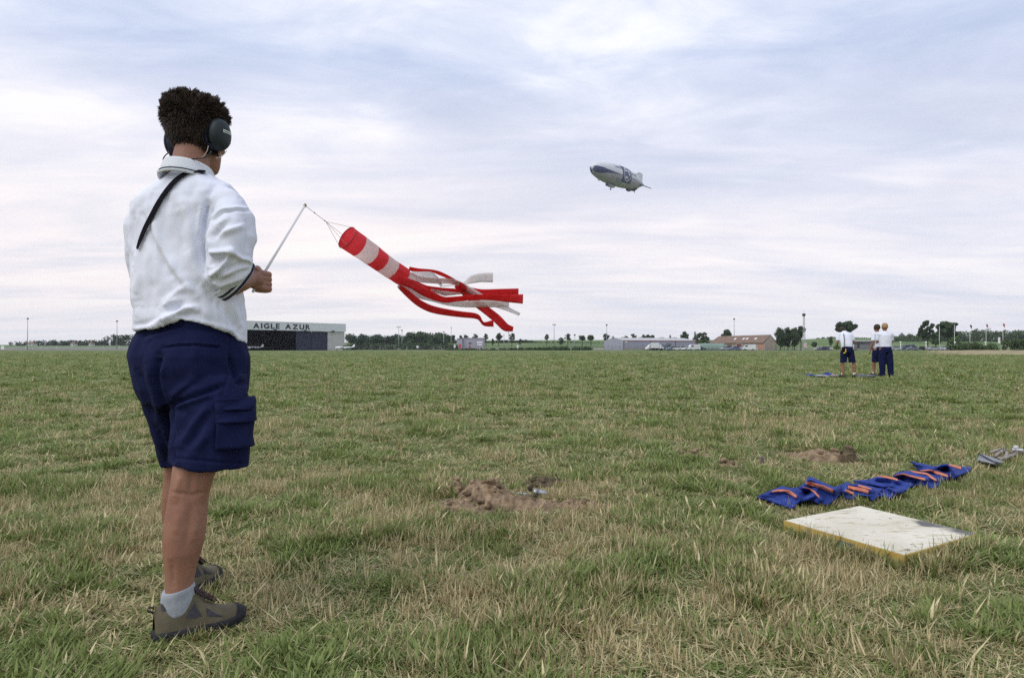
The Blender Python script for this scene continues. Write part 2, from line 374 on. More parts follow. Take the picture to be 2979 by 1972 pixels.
def tree(label, nx, top, width, Y, base_ny=None, bot=None, kind='round', m=None, cat='tree', group='trees standing beyond the field', name=None, seed=None, n=None):
    sd = int(nx*7) if seed is None else seed; r = np.random.default_rng(sd)
    x = (nx-1489.5)/F*Y; z0 = float(H(x, Y)) if base_ny is None else float(W(nx, base_ny, Y)[2]); zt = float(W(nx, top, Y)[2]); w = width/F*Y/2*(1.22 if width < 40 else 1.03)
    zb = z0+(zt-z0)*.22 if bot is None else float(W(nx, bot, Y)[2]); hc = zt-zb
    root = thing(name or {'cone': 'conifer_tree', 'bush': 'bush', 'column': 'poplar_tree'}.get(kind, 'broadleaf_tree'), label, cat, (x, Y, z0), group)
    C = []; Rr = []
    K = {'round': 26, 'flat': 34, 'cone': 22, 'column': 20, 'bush': 12, 'ragged': 30}[kind]
    for i in range(K):
        t = (i+.5)/K; a = r.random()*6.28
        if kind == 'cone': rr = w*(1-t)**.8+.1; q = rr*.6*r.random()**.5; cr = rr*.55+.15
        elif kind == 'column': rr = w*math.sin(math.pi*(.12+.8*t))**.6; q = rr*.5*r.random()**.5; cr = rr*.6
        elif kind == 'flat': rr = w*math.sin(math.pi*(.1+.75*t))**.55; q = rr*(.25+.65*r.random()); cr = w*.25*(.7+.6*r.random())
        elif kind == 'ragged': rr = w*math.sin(math.pi*(.15+.75*t))**.7; q = rr*(.2+.7*r.random()); cr = w*.26*(.6+.7*r.random())
        elif kind == 'bush': rr = w*math.sqrt(max(.05, 1-t*t)); q = rr*.7*r.random()**.5; cr = w*.4
        else: rr = w*math.sqrt(max(.02, 1-(2*t-1)**2*.85)); q = rr*.72*r.random()**.5; cr = w*.34*(.7+.5*r.random())
        z = zb+cr*.6+(hc-cr*1.3)*t; C.append((x+q*math.cos(a), Y+q*math.sin(a), z)); Rr.append(cr)
    n = int((n or int(np.clip(60*width, 500, 2600)))*1.5); v, f, tone = leaves(C, Rr, n, max(.14, w*.066), seed=sd)
    part('crown', v, f, m or LEAF, root, attrs={'tone': tone})
    tr = MB(); tw = max(.12, w*.07); tr.tube([(x, Y, z0-.3), (x+.05, Y, z0+(zb-z0)*.6), (x, Y, zb+hc*.35), (x, Y, zb+hc*.75)], [tw*1.3, tw, tw*.8, tw*.25], 8)
    for i in range(5 if kind not in ('cone', 'column') else 0):
        a = r.random()*6.28; c = C[int(r.integers(len(C)))]; tr.tube([(x, Y, zb+hc*.1), ((x+c[0])/2, (Y+c[1])/2, (zb+hc*.1+c[2])/2+.1), c], [tw*.5, tw*.35, tw*.12], 6)
    tr.build('trunk', BARK, root, True); return root
def mass(name, label, cat, prof, Y, depth, m, size, n, seed=1, rad=None, base=None):
    """prof: nx, ny-top pairs; a wood that reads as one mass"""
    prof = np.asarray(prof, float); r = np.random.default_rng(seed); k = int((prof[-1, 0]-prof[0, 0])/F*Y/(rad or 2.2)*1.6)+4
    C = []; Rr = []
    for i in range(k*3):
        nx = r.uniform(prof[0, 0], prof[-1, 0]); y = Y+r.random()*depth; x = (nx-1489.5)/F*Y; zt = float(W(nx, np.interp(nx, prof[:, 0], prof[:, 1]), Y)[2])
        z0 = float(H(x, y)); hh = max(zt-z0, .6); cr = (rad or 2.2)*(.7+.6*r.random()); cr = min(cr, hh*.55); j = i % 3
        z = zt-cr*.75 if j == 0 else z0+(hh-cr)*r.random(); C.append((x, y, z)); Rr.append(cr)
    v, f, tone = leaves(C, Rr, n, size, 1.0, seed)
    # dark woody inside so the mass is not see-through
    o = solo(name, v, f, m, label, cat, attrs={'tone': tone}); o['kind'] = 'stuff'; return o
mass('wood', 'dark far-off wood along the left horizon', 'trees', [(0, 996), (30, 997), (50, 992), (85, 989), (95, 993), (120, 991), (170, 989), (200, 993), (250, 989), (275, 992), (290, 980), (330, 974), (400, 972), (460, 975)], 620, 30, LEAF3, .55, 9000, 3, 3)
mass('wood', 'dark wooded rise just right of the hangar', 'trees', [(995, 972), (1012, 972), (1022, 976), (1035, 973), (1060, 976), (1085, 974), (1110, 980), (1130, 979), (1150, 974), (1158, 977)], 520, 30, LEAF3, .5, 8000, 4, 3)
mass('wood', 'dense dark wood behind the lamp masts in the middle distance', 'trees', [(1155, 978), (1170, 973), (1187, 967), (1200, 970), (1214, 966), (1240, 969), (1262, 967), (1285, 971), (1296, 975)], 470, 35, LEAF, .45, 9000, 5, 3)
mass('hedgerow', 'low dark hedgerow on the rise in the middle distance', 'hedge', [(1290, 990), (1330, 985), (1405, 990), (1420, 993), (1460, 989), (1500, 991), (1530, 989), (1560, 994), (1640, 993), (1700, 995), (1760, 996)], 560, 14, LEAF3, .42, 6500, 6, 1.8)
mass('hedgerow', 'scrubby hedge along the far edge of the field near the grey building', 'hedge', [(1004, 1002), (1060, 998), (1085, 1000), (1160, 1001), (1220, 998), (1290, 1000), (1330, 1003)], 300, 6, LEAF, .28, 6000, 7, 1.0)
mass('hedgerow', 'low weedy hedge running left of the long warehouse', 'hedge', [(1290, 1013), (1400, 1014), (1500, 1012), (1570, 1010), (1650, 1008), (1715, 1009), (1725, 1013)], 262, 4, LEAF2, .2, 6500, 8, .7)
mass('wood', 'bushy green wood along the right horizon behind the flags', 'trees', [(2585, 984), (2600, 979), (2645, 976), (2680, 980), (2700, 972), (2730, 968), (2760, 975), (2790, 968), (2800, 963), (2830, 966), (2870, 963), (2900, 957), (2925, 960), (2945, 966), (2979, 962), (3060, 960)], 600, 40, LEAF2, .6, 14000, 9, 3.6)
mass('hedgerow', 'thin line of trees on the crest of the green hill', 'trees', [(2395, 984), (2410, 981), (2440, 980), (2470, 984), (2500, 988), (2540, 983), (2590, 982), (2640, 979), (2690, 980)], 850, 25, LEAF3, .6, 5000, 10, 2.6)
mass('scrub', 'tangled green scrub above the dry verge at the right', 'bushes', [(2790, 1004), (2810, 999), (2850, 997), (2870, 1002), (2890, 1005), (2915, 1000), (2940, 990), (2979, 988), (3050, 987)], 215, 6, LEAF2, .22, 8000, 12, .9)
tl = [
 (1306, 973.5, 15, 430, 'first of the tree pair beside the dense wood', 'round'), (1318, 974, 14, 430, 'second of the tree pair beside the dense wood', 'round'),
 (1340, 975, 10, 430, 'small tree left of the grey flat-roofed building', 'round'), (1354, 973, 15, 430, 'tree just above the left end of the grey building', 'round'), (1382, 971, 16, 430, 'round tree above the middle of the grey building', 'round'),
 (1414, 970, 15, 400, 'egg-shaped tree right of the grey building', 'round'), (1433, 985, 8, 400, 'tiny tree between two lollipop trees', 'round'), (1451, 968, 20, 400, 'full round-crowned tree below the streamer tips', 'round'), (1489, 968.6, 18, 400, 'slanting oval tree beside a thin pole', 'ragged'),
 (1514, 985, 9, 420, 'small bushy tree low on the rise', 'bush'), (1590.5, 972, 13, 400, 'narrow oval tree left of the twin floodlight mast', 'round'), (1632, 981, 15, 400, 'low spreading tree right of the twin floodlight mast', 'flat'),
 (1652, 970, 18, 400, 'tall ragged oval tree on the ridge', 'ragged'), (1694, 975, 21, 400, 'wide-crowned tree, left of a pair on the ridge', 'flat'), (1719, 974, 21, 400, 'round tree, right of a pair on the ridge', 'round'), (1764, 970, 20, 380, 'dark round tree behind the mast at the warehouse corner', 'round'),
 (1823, 976, 17, 340, 'low round tree behind the warehouse roof', 'round'), (1843, 970, 18, 340, 'upright tree behind the warehouse roof', 'round'), (1883, 973.5, 36, 340, 'broad low tree behind the warehouse ridge', 'flat'), (1950, 972, 10, 340, 'small pointed conifer behind the warehouse', 'cone'),
 (1989.5, 963, 26, 340, 'large dense tree behind the right end of the warehouse', 'round'), (2022, 963, 17, 320, 'dark pointed tree at the warehouse end', 'cone'), (2046, 967, 32, 318, 'spreading tree between the warehouse and the tiled house', 'flat'),
 (2116, 957, 33, 330, 'dense dark tree behind the tiled roof', 'round')]
for nx, top, w, Y, lab, k in tl: tree(lab, nx, top, w, Y, kind=k, bot=990 if Y >= 380 and top < 980 else None)
tree('light green bush beside the green tunnel shed', 2038, 988, 21, 300, kind='bush', m=LEAF4, cat='bush', group=None)
for nx, top, w, lab, k in ((2270, 951, 30, 'leftmost tree of the dark clump right of the house', 'column'), (2292, 950, 30, 'middle tree of the dark clump right of the house', 'column'), (2311, 951, 28, 'bushy tree of the dark clump with a bare top', 'column'), (2330, 947.5, 28, 'rounded tree at the right of the dark clump', 'round')):
    tree(lab, nx, top, w, 285+(nx % 7), kind=k, bot=1010 if k == 'column' else 985, n=2600, m=LEAF)
tree('small round tree on the slope right of the clump', 2369, 994, 19, 330, kind='bush', group=None)
tree('slim poplar beside the bending man', 2417, 978, 12, 330, kind='column')
tree('low green bush left of the bending man', 2433, 1004, 20, 270, kind='bush', m=LEAF4, cat='bush', group=None)
tree('wide dark cedar-like tree behind the bending man', 2458, 934, 62, 300, bot=972, kind='flat', n=3600)
tree('tall ragged tree right of the blond man', 2698.5, 932, 46, 290, bot=985, kind='ragged', n=3600)
tree('broad-topped tree beside the flagpoles', 2757.6, 934, 60, 290, bot=982, kind='flat', n=3600)
tree('green bush between the two big trees', 2722, 966, 34, 330, kind='bush', m=LEAF2, cat='bush', group=None)
tree('light bush right of the broad-topped tree', 2776, 976, 30, 330, kind='bush', m=LEAF4, cat='bush', group=None)
# ---------------- masts ----------------
STEEL = mat('mast_steel', (.30, .33, .34), (.36, .38, .39), 2, .5, .3); DARK = mat('dark_lamp_housing', (.045, .045, .05), (.06, .06, .065), 2, .6); WHITE = mat('white_paint', (.72, .73, .74), (.8, .8, .8), 1, .5)
def mast(lab, nx, top, Y, kind, group='floodlight masts around the field'):
    x = (nx-1489.5)/F*Y; z0 = float(H(x, Y)); zt = float(W(nx, top, Y)[2]); s = Y/F*1.0
    r = thing('light_mast', lab, 'light mast', (x, Y, z0), group); m = MB()
    if kind == 'lattice':
        for a, b in ((-.45, -.45), (.45, -.45), (.45, .45), (-.45, .45)): m.tube([(x+a, Y+b, z0), (x+a*.5, Y+b*.5, zt-1.2)], [.07, .05], 5)
        k = 22
        for i in range(k):
            za = z0+(zt-1.2-z0)*i/k; zb_ = z0+(zt-1.2-z0)*(i+1)/k; wa = .45*(1-.5*i/k)
            m.tube([(x-wa, Y-wa, za), (x+wa, Y-wa, zb_)], .04, 4).tube([(x+wa, Y-wa, za), (x+wa, Y+wa, zb_)], .04, 4).tube([(x-wa, Y+wa, za), (x+wa, Y+wa, zb_)], .04, 4)
        m.build('lattice_pole', STEEL, r); h = MB(); h.tube([(x, Y, zt-1.4), (x, Y, zt-.9), (x, Y, zt-.3)], [.5, .75, .55], 10); h.build('lamp_head', DARK, r); h = MB(); h.tube([(x, Y, zt-.3), (x, Y, zt+1.0)], .05, 5); h.build('aerial', STEEL, r); return r
    m.tube([(x, Y, z0), (x, Y, zt)], [.17, .10], 8); m.build('pole', STEEL, r, True); h = MB()
    if kind == 'bar':
        h.box((x, Y, zt), (4.4*s*10/6, .12, .12)); h.build('crossbar', STEEL, r)
        for d in (-3.2, 3.2): h = MB(); h.box((x+d*s*1.2, Y-.1, zt+.0), (.6, .4, .25)); h.build('floodlight', DARK, r)
    elif kind == 'twin':
        h.box((x, Y, zt), (8*s, .15, .15)); h.build('crossbar', DARK, r)
        for d in (-3.6, 1.2, 3.9): h = MB(); h.box((x+d*s, Y-.2, zt+.05), (2.6*s, .5, 2.4*s)); h.build('floodlight', DARK, r)
    elif kind == 'ring':
        h.tube([(x, Y, zt-.3), (x, Y, zt), (x, Y, zt+.25)], [2.6*s, 3.0*s, 1.5*s], 12); h.build('lamp_head', DARK, r)
    elif kind == 'pair':
        for d in (-1.7, 1.7): h = MB(); h.box((x+d*s, Y-.2, zt), (2.6*s, .6, 2.0*s), rot=Matrix.Rotation(.4*np.sign(d), 3, 'Y')); h.build('floodlight', DARK, r)
    else:
        h.box((x, Y, zt), (2.2*s, .4, 3*s)); h.build('lamp_head', DARK, r)
    return r
mast('tall thin mast at the far left horizon', 80, 926.4, 300, 'ring'); mast('thin mast just left of the man in shorts', 340, 934, 310, 'ring')
mast('mast with a wide crossbar right of the hangar', 1160, 951, 300, 'bar'); mast('shorter mast close beside the crossbar mast', 1169.5, 961, 310, 'pair')
mast('short floodlight mast at the edge of the wood', 1291, 965, 330, 'pair'); mast('mast with a single tilted head at the pair of trees', 1312.5, 953, 330, 'single')
mast('small lamp mast between the oval trees', 1466, 975, 330, 'single'); mast('bare thin pole below the streamers', 1480, 968, 320, 'none_')
mast('mast carrying a row of floodlights left of the warehouse', 1612, 944.7, 300, 'twin'); mast('short lamp mast among the ridge trees', 1672, 974, 300, 'ring')
mast('mast rising at the left end of the warehouse', 1765, 945, 300, 'ring'); mast('mast standing behind the tiled house', 2136, 927.5, 300, 'ring'); mast('lattice radio mast beside the dark clump of trees', 2339, 910, 282, 'lattice')
# ---------------- buildings ----------------
def plan(nxa, Ya, nxb, Yb):
    a = np.array([(nxa-1489.5)/F*Ya, Ya]); b = np.array([(nxb-1489.5)/F*Yb, Yb]); return a, b
def wallbox(a, b, depth, z0, z1, m, name, parent, inset=0):
    """a box with its front from a to b, going back by depth"""
    d = (b-a)/np.linalg.norm(b-a); n = np.array([-d[1], d[0]])
    if n[1] < 0: n = -n
    p = [a+n*inset, b+n*inset, b+n*(inset+depth), a+n*(inset+depth)]
    v = [(*q, z0) for q in p]+[(*q, z1) for q in p]
    return part(name, v, [(0, 1, 5, 4), (1, 2, 6, 5), (2, 3, 7, 6), (3, 0, 4, 7), (4, 5, 6, 7), (3, 2, 1, 0)], m, parent)
def along(a, b, t): return a+(b-a)*t
# hangar
HW = mat('hangar_white', (.60, .64, .66), (.66, .69, .71), .6, .6, bump=.2, bscale=3); HD = mat('hangar_dark_inside', (.025, .024, .026), (.035, .033, .035), .3, .9)
HN = mat('navy_door', (.028, .032, .06), (.036, .042, .075), .5, .6); HWW = mat('hangar_wall', (.46, .46, .45), (.52, .52, .5), .8, .8, bump=.3)
a, b = plan(540, 220.9, 1006, 270); Ln = np.linalg.norm(b-a); d = (b-a)/Ln; nn = np.array([-d[1], d[0]]); nn = nn if nn[1] > 0 else -nn
hz = 10.35; fz = 7.35; hang = thing('hangar', 'long white hangar with AIGLE AZUR lettered on its fascia and a dark open front', 'hangar', (*(a+b)/2, 0))
wallbox(a, b, 2.0, fz, hz, HW, 'fascia', hang); wallbox(a, b, 24, hz-.5, hz-.1, HW, 'roof', hang, 2.003)
def tnx(nx):   # parameter along the front where the column nx cuts it
    k = (nx-1489.5)/F; return (k*a[1]-a[0])/((b[0]-a[0])-k*(b[1]-a[1]))
tw = tnx(956.5); td = tnx(865)
a2 = a; b2 = along(a, b, .997)
wallbox(along(a, b, tw), b2, .4, 0, fz-.003, HWW, 'wall', hang, .6); wallbox(along(a, b, 1)-d*.4, b2+d*.001, 23, 0, fz-.003, HWW, 'wall', hang, 1.003)
wallbox(a+nn*23, b+nn*23, .4, 0, hz-.6, HD, 'wall', hang, 1); wallbox(a, a+d*.4, 23, 0, fz-.003, HD, 'wall', hang, 1.003)
q0, q1 = along(a, b, td), along(a, b, tw); npan = 4
for i in range(npan): wallbox(along(q0, q1, i/npan), along(q0, q1, (i+.985)/npan), .15, .05, fz-.05, HN, 'door_panel', hang, .9+.18*(i % 2))
wallbox(a, b, 22, .02, .05, HD, 'floor', hang, 1)
hl = MB()
for nx in (798.6, 886, 967.5):
    p = along(a, b, tnx(nx)); mlamp = MB(); mlamp.box((p[0]-nn[0]*.5, p[1]-nn[1]*.5, fz+.15), (.7, .8, .45)).box((p[0]-nn[0]*.2, p[1]-nn[1]*.2, fz-.1), (.9, .6, .3)); mlamp.build('floodlight', DARK, hang)
# lettering
LET = mat('letter_black', (.03, .035, .045), (.04, .045, .055), 2, .6)
def letters(s, p0, p1, ztop, zbot, nn, parent, m, bold=.02, off=.05):
    adv = []; x = 0
    for ch in s:
        if ch == ' ': x += .55; continue
        v, f = textmesh(ch, 1.0, bold, .03); x0 = v[:, 0].min(); w = v[:, 0].max()-x0; adv.append((ch, x, v-np.array([x0, 0, 0]), f)); x += w+.17
    tot = x-.17; dd = (p1-p0)/np.linalg.norm(p1-p0); Lm = np.linalg.norm(p1-p0)
    cap = textmesh('E', 1.0, bold, 0)[0][:, 1].max()
    for ch, xo, v, f in adv:
        u = (v[:, 0]+xo)/tot*Lm; zz = zbot+(v[:, 1])/cap*(ztop-zbot); o = off+v[:, 2]
        P = np.stack([p0[0]+dd[0]*u-nn[0]*o, p0[1]+dd[1]*u-nn[1]*o, zz], -1); part('letter', P, f, m, parent)
letters('AIGLE AZUR', along(a, b, tnx(736)), along(a, b, tnx(902)), 9.75, 7.95, nn, hang, LET, .035)
# trim strips of the fascia
wallbox(a-nn*.06, b-nn*.06, .05, hz-.003, hz+.12, WHITE, 'roof_edge', hang); 
# small white block left
def hut(lab, name, nx0, nx1, Y, top, m, depth=6, base=None, roof=None):
    p, q = plan(nx0, Y, nx1, Y); z0 = float(H(p[0], Y))-.2; r = thing(name, lab, 'building', (*(p+q)/2, z0+.2)); zt = float(W(nx0, top, Y)[2])
    wallbox(p, q, depth, z0, zt, m, 'wall', r)
    wallbox(p-np.array([.2, .2]), q+np.array([.2, -.2]), depth+.4, zt+.003, zt+.22, roof or WHITE, 'roof', r); return r, p, q, z0, zt
r_, p, q, z0, zt = hut('small cream hut left of the man in shorts', 'hut', 380, 402, 250, 993, mat('cream_render', (.5, .48, .42), (.56, .54, .48), 1, .9)); wallbox(p+np.array([.8, -.06]), p+np.array([1.5, -.06]), .1, z0+.2, zt-.6, DARK, 'door', r_)
# grey flat building
GB = mat('grey_cladding', (.30, .30, .36), (.34, .34, .4), 1, .7, bump=.2, stretch=(4, 4, .2)); PANE = mat('window_pane', (.06, .07, .09), (.1, .11, .13), 1, .15, spec=.6); RED = mat('red_paint', (.42, .05, .05), (.5, .07, .07), 1, .6)
gb, p, q, z0, zt = hut('grey flat-roofed building with white window strips and red door', 'flat_roofed_building', 1346, 1407, 330, 984, GB, 14, roof=GB)
for t0, t1, za, zb2, mm in ((.68, .94, .58, .70, WHITE), (.7, .92, .36, .46, WHITE), (.28, .42, .45, .62, PANE)): wallbox(along(p, q, t0)-np.array([0, .06]), along(p, q, t1)-np.array([0, .06]), .1, z0+(zt-z0)*za, z0+(zt-z0)*zb2, mm, 'window', gb)
wallbox(along(p, q, .3)-np.array([0, .08]), along(p, q, .37)-np.array([0, .08]), .1, z0+.3, z0+(zt-z0)*.35, RED, 'door', gb)
for i in range(14): wallbox(along(p, q, (i+.5)/14)-np.array([0, .05]), along(p, q, (i+.5)/14)-np.array([-.08, .05]), .05, z0, zt, GB, 'cladding_rib', gb)
g2, p, q, z0, zt = hut('lower grey annex with red gate left of the flat-roofed building', 'annex', 1329, 1345, 329, 985.5, GB, 10, roof=GB); wallbox(along(p, q, .35)-np.array([0, .06]), along(p, q, .8)-np.array([0, .06]), .1, z0+.3, z0+2.4, RED, 'gate', g2)
# warehouse
WC = mat('lavender_cladding', (.29, .30, .38), (.33, .34, .42), .5, .6, bump=.3, stretch=(1, 1, 8)); WR = mat('pale_sheet_roof', (.40, .41, .41), (.46, .46, .45), .6, .6); PL = mat('plinth_concrete', (.3, .28, .25), (.36, .33, .3), 1, .9)
wh = thing('warehouse', 'long low lavender-grey warehouse with red corner posts and roof vents', 'warehouse', (80, 285, 0))
pa, pc = plan(1757, 300, 1813, 272); pb = np.array([(2026-1489.5)/F*285, 285.]); pd = pa+(pb-pc)
ze = CH+(1012-991)*272/F
zr = CH+(1012-985)*290/F+.2
corn = [pa, pc, pb, pd]; v = [(*q, 0) for q in corn]+[(*q, ze) for q in corn]+[(*((pa+pc)/2), zr), (*((pb+pd)/2), zr)]
part('wall', v, [(0, 1, 5, 8, 4), (1, 2, 6, 5), (2, 3, 7, 9, 6), (3, 0, 4, 7)], WC, wh)
ov = .15; rv = [np.array(q) for q in v[4:]]; up = np.array([0, 0, .06])
part('roof', [rv[1]+up, rv[2]+up, rv[5]+up, rv[4]+up, rv[0]+up, rv[3]+up]+[rv[1]+up*3, rv[2]+up*3, rv[5]+up*3, rv[4]+up*3, rv[0]+up*3, rv[3]+up*3], [(6, 7, 8, 9), (9, 8, 11, 10), (0, 6, 9, 3), (3, 9, 10, 4), (0, 1, 7, 6), (1, 2, 8, 7), (2, 5, 11, 8), (1, 0, 3, 2), (2, 3, 4, 5)], WR, wh)
wdir = (pb-pc)/np.linalg.norm(pb-pc); wn = np.array([wdir[1], -wdir[0]])
def onwall(t0, t1, za, zb2, m, name, off=.06, P0=pc, P1=pb, nrm=None, par=wh):
    n_ = wn if nrm is None else nrm; A = along(P0, P1, t0)+n_*off; B = along(P0, P1, t1)+n_*off; v = [(*A, za), (*B, za), (*B, zb2), (*A, zb2), (*(A-n_*off*.9), za), (*(B-n_*off*.9), za), (*(B-n_*off*.9), zb2), (*(A-n_*off*.9), zb2)]
    return part(name, v, [(0, 1, 2, 3), (1, 5, 6, 2), (0, 3, 7, 4), (3, 2, 6, 7), (0, 4, 5, 1)], m, par)
REDD = mat('dull_red_trim', (.25, .07, .08), (.3, .09, .1), 1, .7)
for t in (0.0, .36, .70, .985): onwall(t, t+.010, 0, ze, REDD, 'corner_post', .12)
onwall(.575, .645, .0, ze*.72, mat('roller_grey', (.12, .13, .16), (.15, .16, .19), 1, .6, stretch=(1, 1, 12)), 'roller_door'); onwall(0, 1, 0, .95, PL, 'plinth', .1); onwall(.02, .05, ze*.82, ze*.93, WHITE, 'sign', .1); onwall(.93, .97, ze*.3, ze*.45, RED, 'notice', .1)
onwall(0, 1, ze-.12, ze+.1, REDD, 'gutter', .16)
for t in (.14, .38, .68, .86): 
    c = along((pa+pc)/2, (pb+pd)/2, t); m_ = MB(); m_.tube([(c[0], c[1], zr-.1), (c[0], c[1], zr+.35), (c[0], c[1], zr+.6)], [1.0, 1.3, .3], 10); m_.build('roof_vent', WR, wh, True)
m_ = MB(); c = (pa+pc)/2; m_.tube([(c[0], c[1], zr-.1), (c[0], c[1], zr+.5), (c[0], c[1], zr+.9)], [.5, .6, .2], 8); m_.build('roof_vent', WC, wh, True)
# tiled house
ROOF = mat('brown_roof_tiles', (.17, .115, .085), (.215, .15, .11), .8, .9, bump=.6, bscale=6, bdist=.05, stretch=(1, 1, 3)); RND = mat('beige_render', (.36, .30, .23), (.43, .36, .28), .6, .9)
ho = thing('tiled_house', 'long low house with brown tiled roof and four white skylights', 'house', (105, 276, 0))
hz0, hz1 = 3.0, CH+(1012-975)*268/F
A = W(2066, 1018, 292)[:2]; B = W(2224, 1018, 264)[:2]; Cc = W(2259, 1018, 276)[:2]; Dd = A+(Cc-B)
mA, mB = (A+Dd)/2, (B+Cc)/2; rA = along(mA, mB, .04)
v = [(*q, 0) for q in (A, B, Cc, Dd)]+[(*q, hz0) for q in (A, B, Cc, Dd)]+[(*rA, hz1-.2), (*mB, hz1)]
part('wall', v, [(0, 1, 5, 4), (1, 2, 6, 9, 5), (2, 3, 7, 6), (3, 0, 4, 7)], RND, ho)
hd = (B-A)/np.linalg.norm(B-A); hn = np.array([hd[1], -hd[0]]); e0 = A+hn*.5; e1 = B+hn*.5; b0 = Dd-hn*.5; b1 = Cc-hn*.5
zE = hz0-.15; T = .22
rv = [(*e0, zE), (*e1, zE), (*(mB), hz1+.05), (*rA, hz1-.15), (*b0, zE), (*b1, zE)]; rv2 = [(x, y, z+T) for x, y, z in rv]
part('roof', rv+rv2, [(6, 7, 8, 9), (9, 8, 11, 10), (0, 1, 7, 6), (1, 2, 8, 7), (2, 5, 11, 8), (0, 6, 9, 3), (3, 9, 10, 4), (1, 0, 3, 2), (2, 3, 4, 5), (6, 9, 10)], ROOF, ho)
for t in (.42, .58, .645, .80):
    lo = along(along(e0, e1, t), along(rA, mB, t), .42); hi = along(along(e0, e1, t), along(rA, mB, t), .62); w2 = hd*.55
    zl = zE+(hz1-zE)*.42+T+.06; zh = zE+(hz1-zE)*.62+T+.06
    P = [(*(lo-w2), zl), (*(lo+w2), zl), (*(hi+w2), zh), (*(hi-w2), zh)]; P2 = [(x, y, z-.2) for x, y, z in P]
    part('skylight', P+P2, [(0, 1, 2, 3), (0, 4, 5, 1), (1, 5, 6, 2), (2, 6, 7, 3), (3, 7, 4, 0)], mat('skylight_white', (.6, .62, .65), (.68, .7, .72), 1, .3), ho)
def onhouse(t0, t1, za, zb2, m, name): return onwall(t0, t1, za, zb2, m, name, .08, A, B, hn, ho)
onhouse(.52, .60, 0, 2.5, mat('maroon_door', (.14, .03, .03), (.18, .04, .04), 1, .6), 'door'); onhouse(.50, .62, 2.5, 2.85, WHITE, 'sign_board'); onhouse(.9, .985, .4, 2.7, mat('orange_panel', (.42, .2, .12), (.5, .25, .15), 1, .8), 'panel')
onhouse(.66, .76, 1.0, 2.2, PANE, 'window'); onhouse(.2, .28, 1.0, 2.2, PANE, 'window'); onhouse(.34, .42, 1.0, 2.2, PANE, 'window')
# tunnel shed
x0, x1 = (2040-1489.5)/F*262, (2112-1489.5)/F*262; ring = []
for x in np.linspace(x0, x1, 12): ring.append(np.array([(x, 265.5-3.4*math.cos(t), 2.75*math.sin(t)**.8) for t in np.linspace(0, math.pi, 15)]))
P = np.stack(ring); v, f = slab(P, .05); tun = thing('tunnel_shed', 'pale green arched tunnel shed in front of the tiled house', 'shed', ((x0+x1)/2, 265, 0)); part('cover', v, f, mat('green_sheeting', (.17, .25, .2), (.21, .3, .24), .5, .5, trans=.1), tun, True)
for k in (0, 4, 8, 11): m_ = MB(); m_.tube(P[k]*np.array([1, 1, 1.012]), .06, 5, False); m_.build('hoop', STEEL, tun)
for k in (0, -1): part('end_wall', P[k], [tuple(range(15))[::(1 if k == 0 else -1)]], mat('green_sheeting_end', (.13, .19, .16), (.16, .22, .18), 1, .6), tun)
# church tower on the skyline
tx = W(2623.6, 969.6, 850); tz0 = float(H(tx[0], 850)); tt = thing('church_tower', 'tiny dark church tower on the skyline right of the blond man', 'tower', (tx[0], 850, tz0)); m_ = MB(); m_.box((tx[0], 850, (tz0+tx[2]-2)/2), (5, 5, tx[2]-2-tz0)); m_.build('shaft', mat('far_stone', (.12, .12, .13), (.15, .15, .15), .2, .9), tt)
m_ = MB(); m_.tube([(tx[0], 850, tx[2]-2), (tx[0], 850, tx[2]+1)], [3.2, .2], 4); m_.build('spire', MATS['far_stone'], tt)
# village houses on the left skyline
for nx, w, hl_ in ((78, 8, 'pale gabled house left of the thin mast on the left skyline'), (88, 7, 'pale gabled house behind the far left mast'), (205, 8, 'pale gabled house in the middle of the left skyline'), (258, 6, 'tiny pale house nearest the tall left wood')):
    p, q = plan(nx, 600, nx+w, 600); z0 = float(H(p[0], 600)); r = thing('village_house', hl_, 'house', (*(p+q)/2, z0), 'far village houses on the left skyline'); zt = float(W(nx, 999.5, 600)[2]); wallbox(p, q, 6, z0, zt, HWW, 'wall', r)
    c0, c1 = (*(p-.3), zt+.02), (*(q+np.array([.3, -.3])), zt+.02); v = [c0, c1, (c1[0], 606.5, zt+.02), (c0[0], 606.5, zt+.02), (c0[0], 603, zt+1.5), (c1[0], 603, zt+1.3)]; part('roof', v, [(0, 1, 5, 4), (2, 3, 4, 5), (1, 2, 5), (3, 0, 4), (3, 2, 1, 0)], ROOF, r)
# ---------------- fences ----------------
def fence(lab, pts, h, post, gap, m, rails=(.95, .5, .05), vert=None, solid=None):
    P = [np.array([(nx-1489.5)/F*Y, Y]) for nx, Y in pts]; c = sum(P)/len(P); r = thing('fence', lab, 'fence', (*c, float(H(*c)))); rl = MB(); mesh_ = MB()
    for a_, b_ in zip(P[:-1], P[1:]):
        L_ = np.linalg.norm(b_-a_); k = max(1, int(L_/gap))
        for i in range(k+1):
            q_ = along(a_, b_, i/k); z = float(H(*q_)); pm = MB(); pm.box((q_[0], q_[1], z+h/2), (post, post, h)); pm.build('post', m, r)
        for g in rails:
            for i in range(k):
                s_, e_ = along(a_, b_, i/k), along(a_, b_, (i+1)/k); rl.tube([(*s_, float(H(*s_))+h*g), (*e_, float(H(*e_))+h*g)], .03, 4, False)
        if vert:
            kk = int(L_/vert)
            for i in range(kk): q_ = along(a_, b_, i/kk); z = float(H(*q_)); mesh_.box((q_[0], q_[1], z+h*.5), (.025, .025, h*.92))
    rl.build('rail', m, r)
    if vert: mesh_.build('wire_mesh', m, r, kind='stuff')
    return r
GRY = mat('fence_wire', (.16, .17, .18), (.2, .21, .22), 1, .6, .2); DG = mat('dark_fence', (.035, .035, .035), (.05, .05, .05), 1, .8)
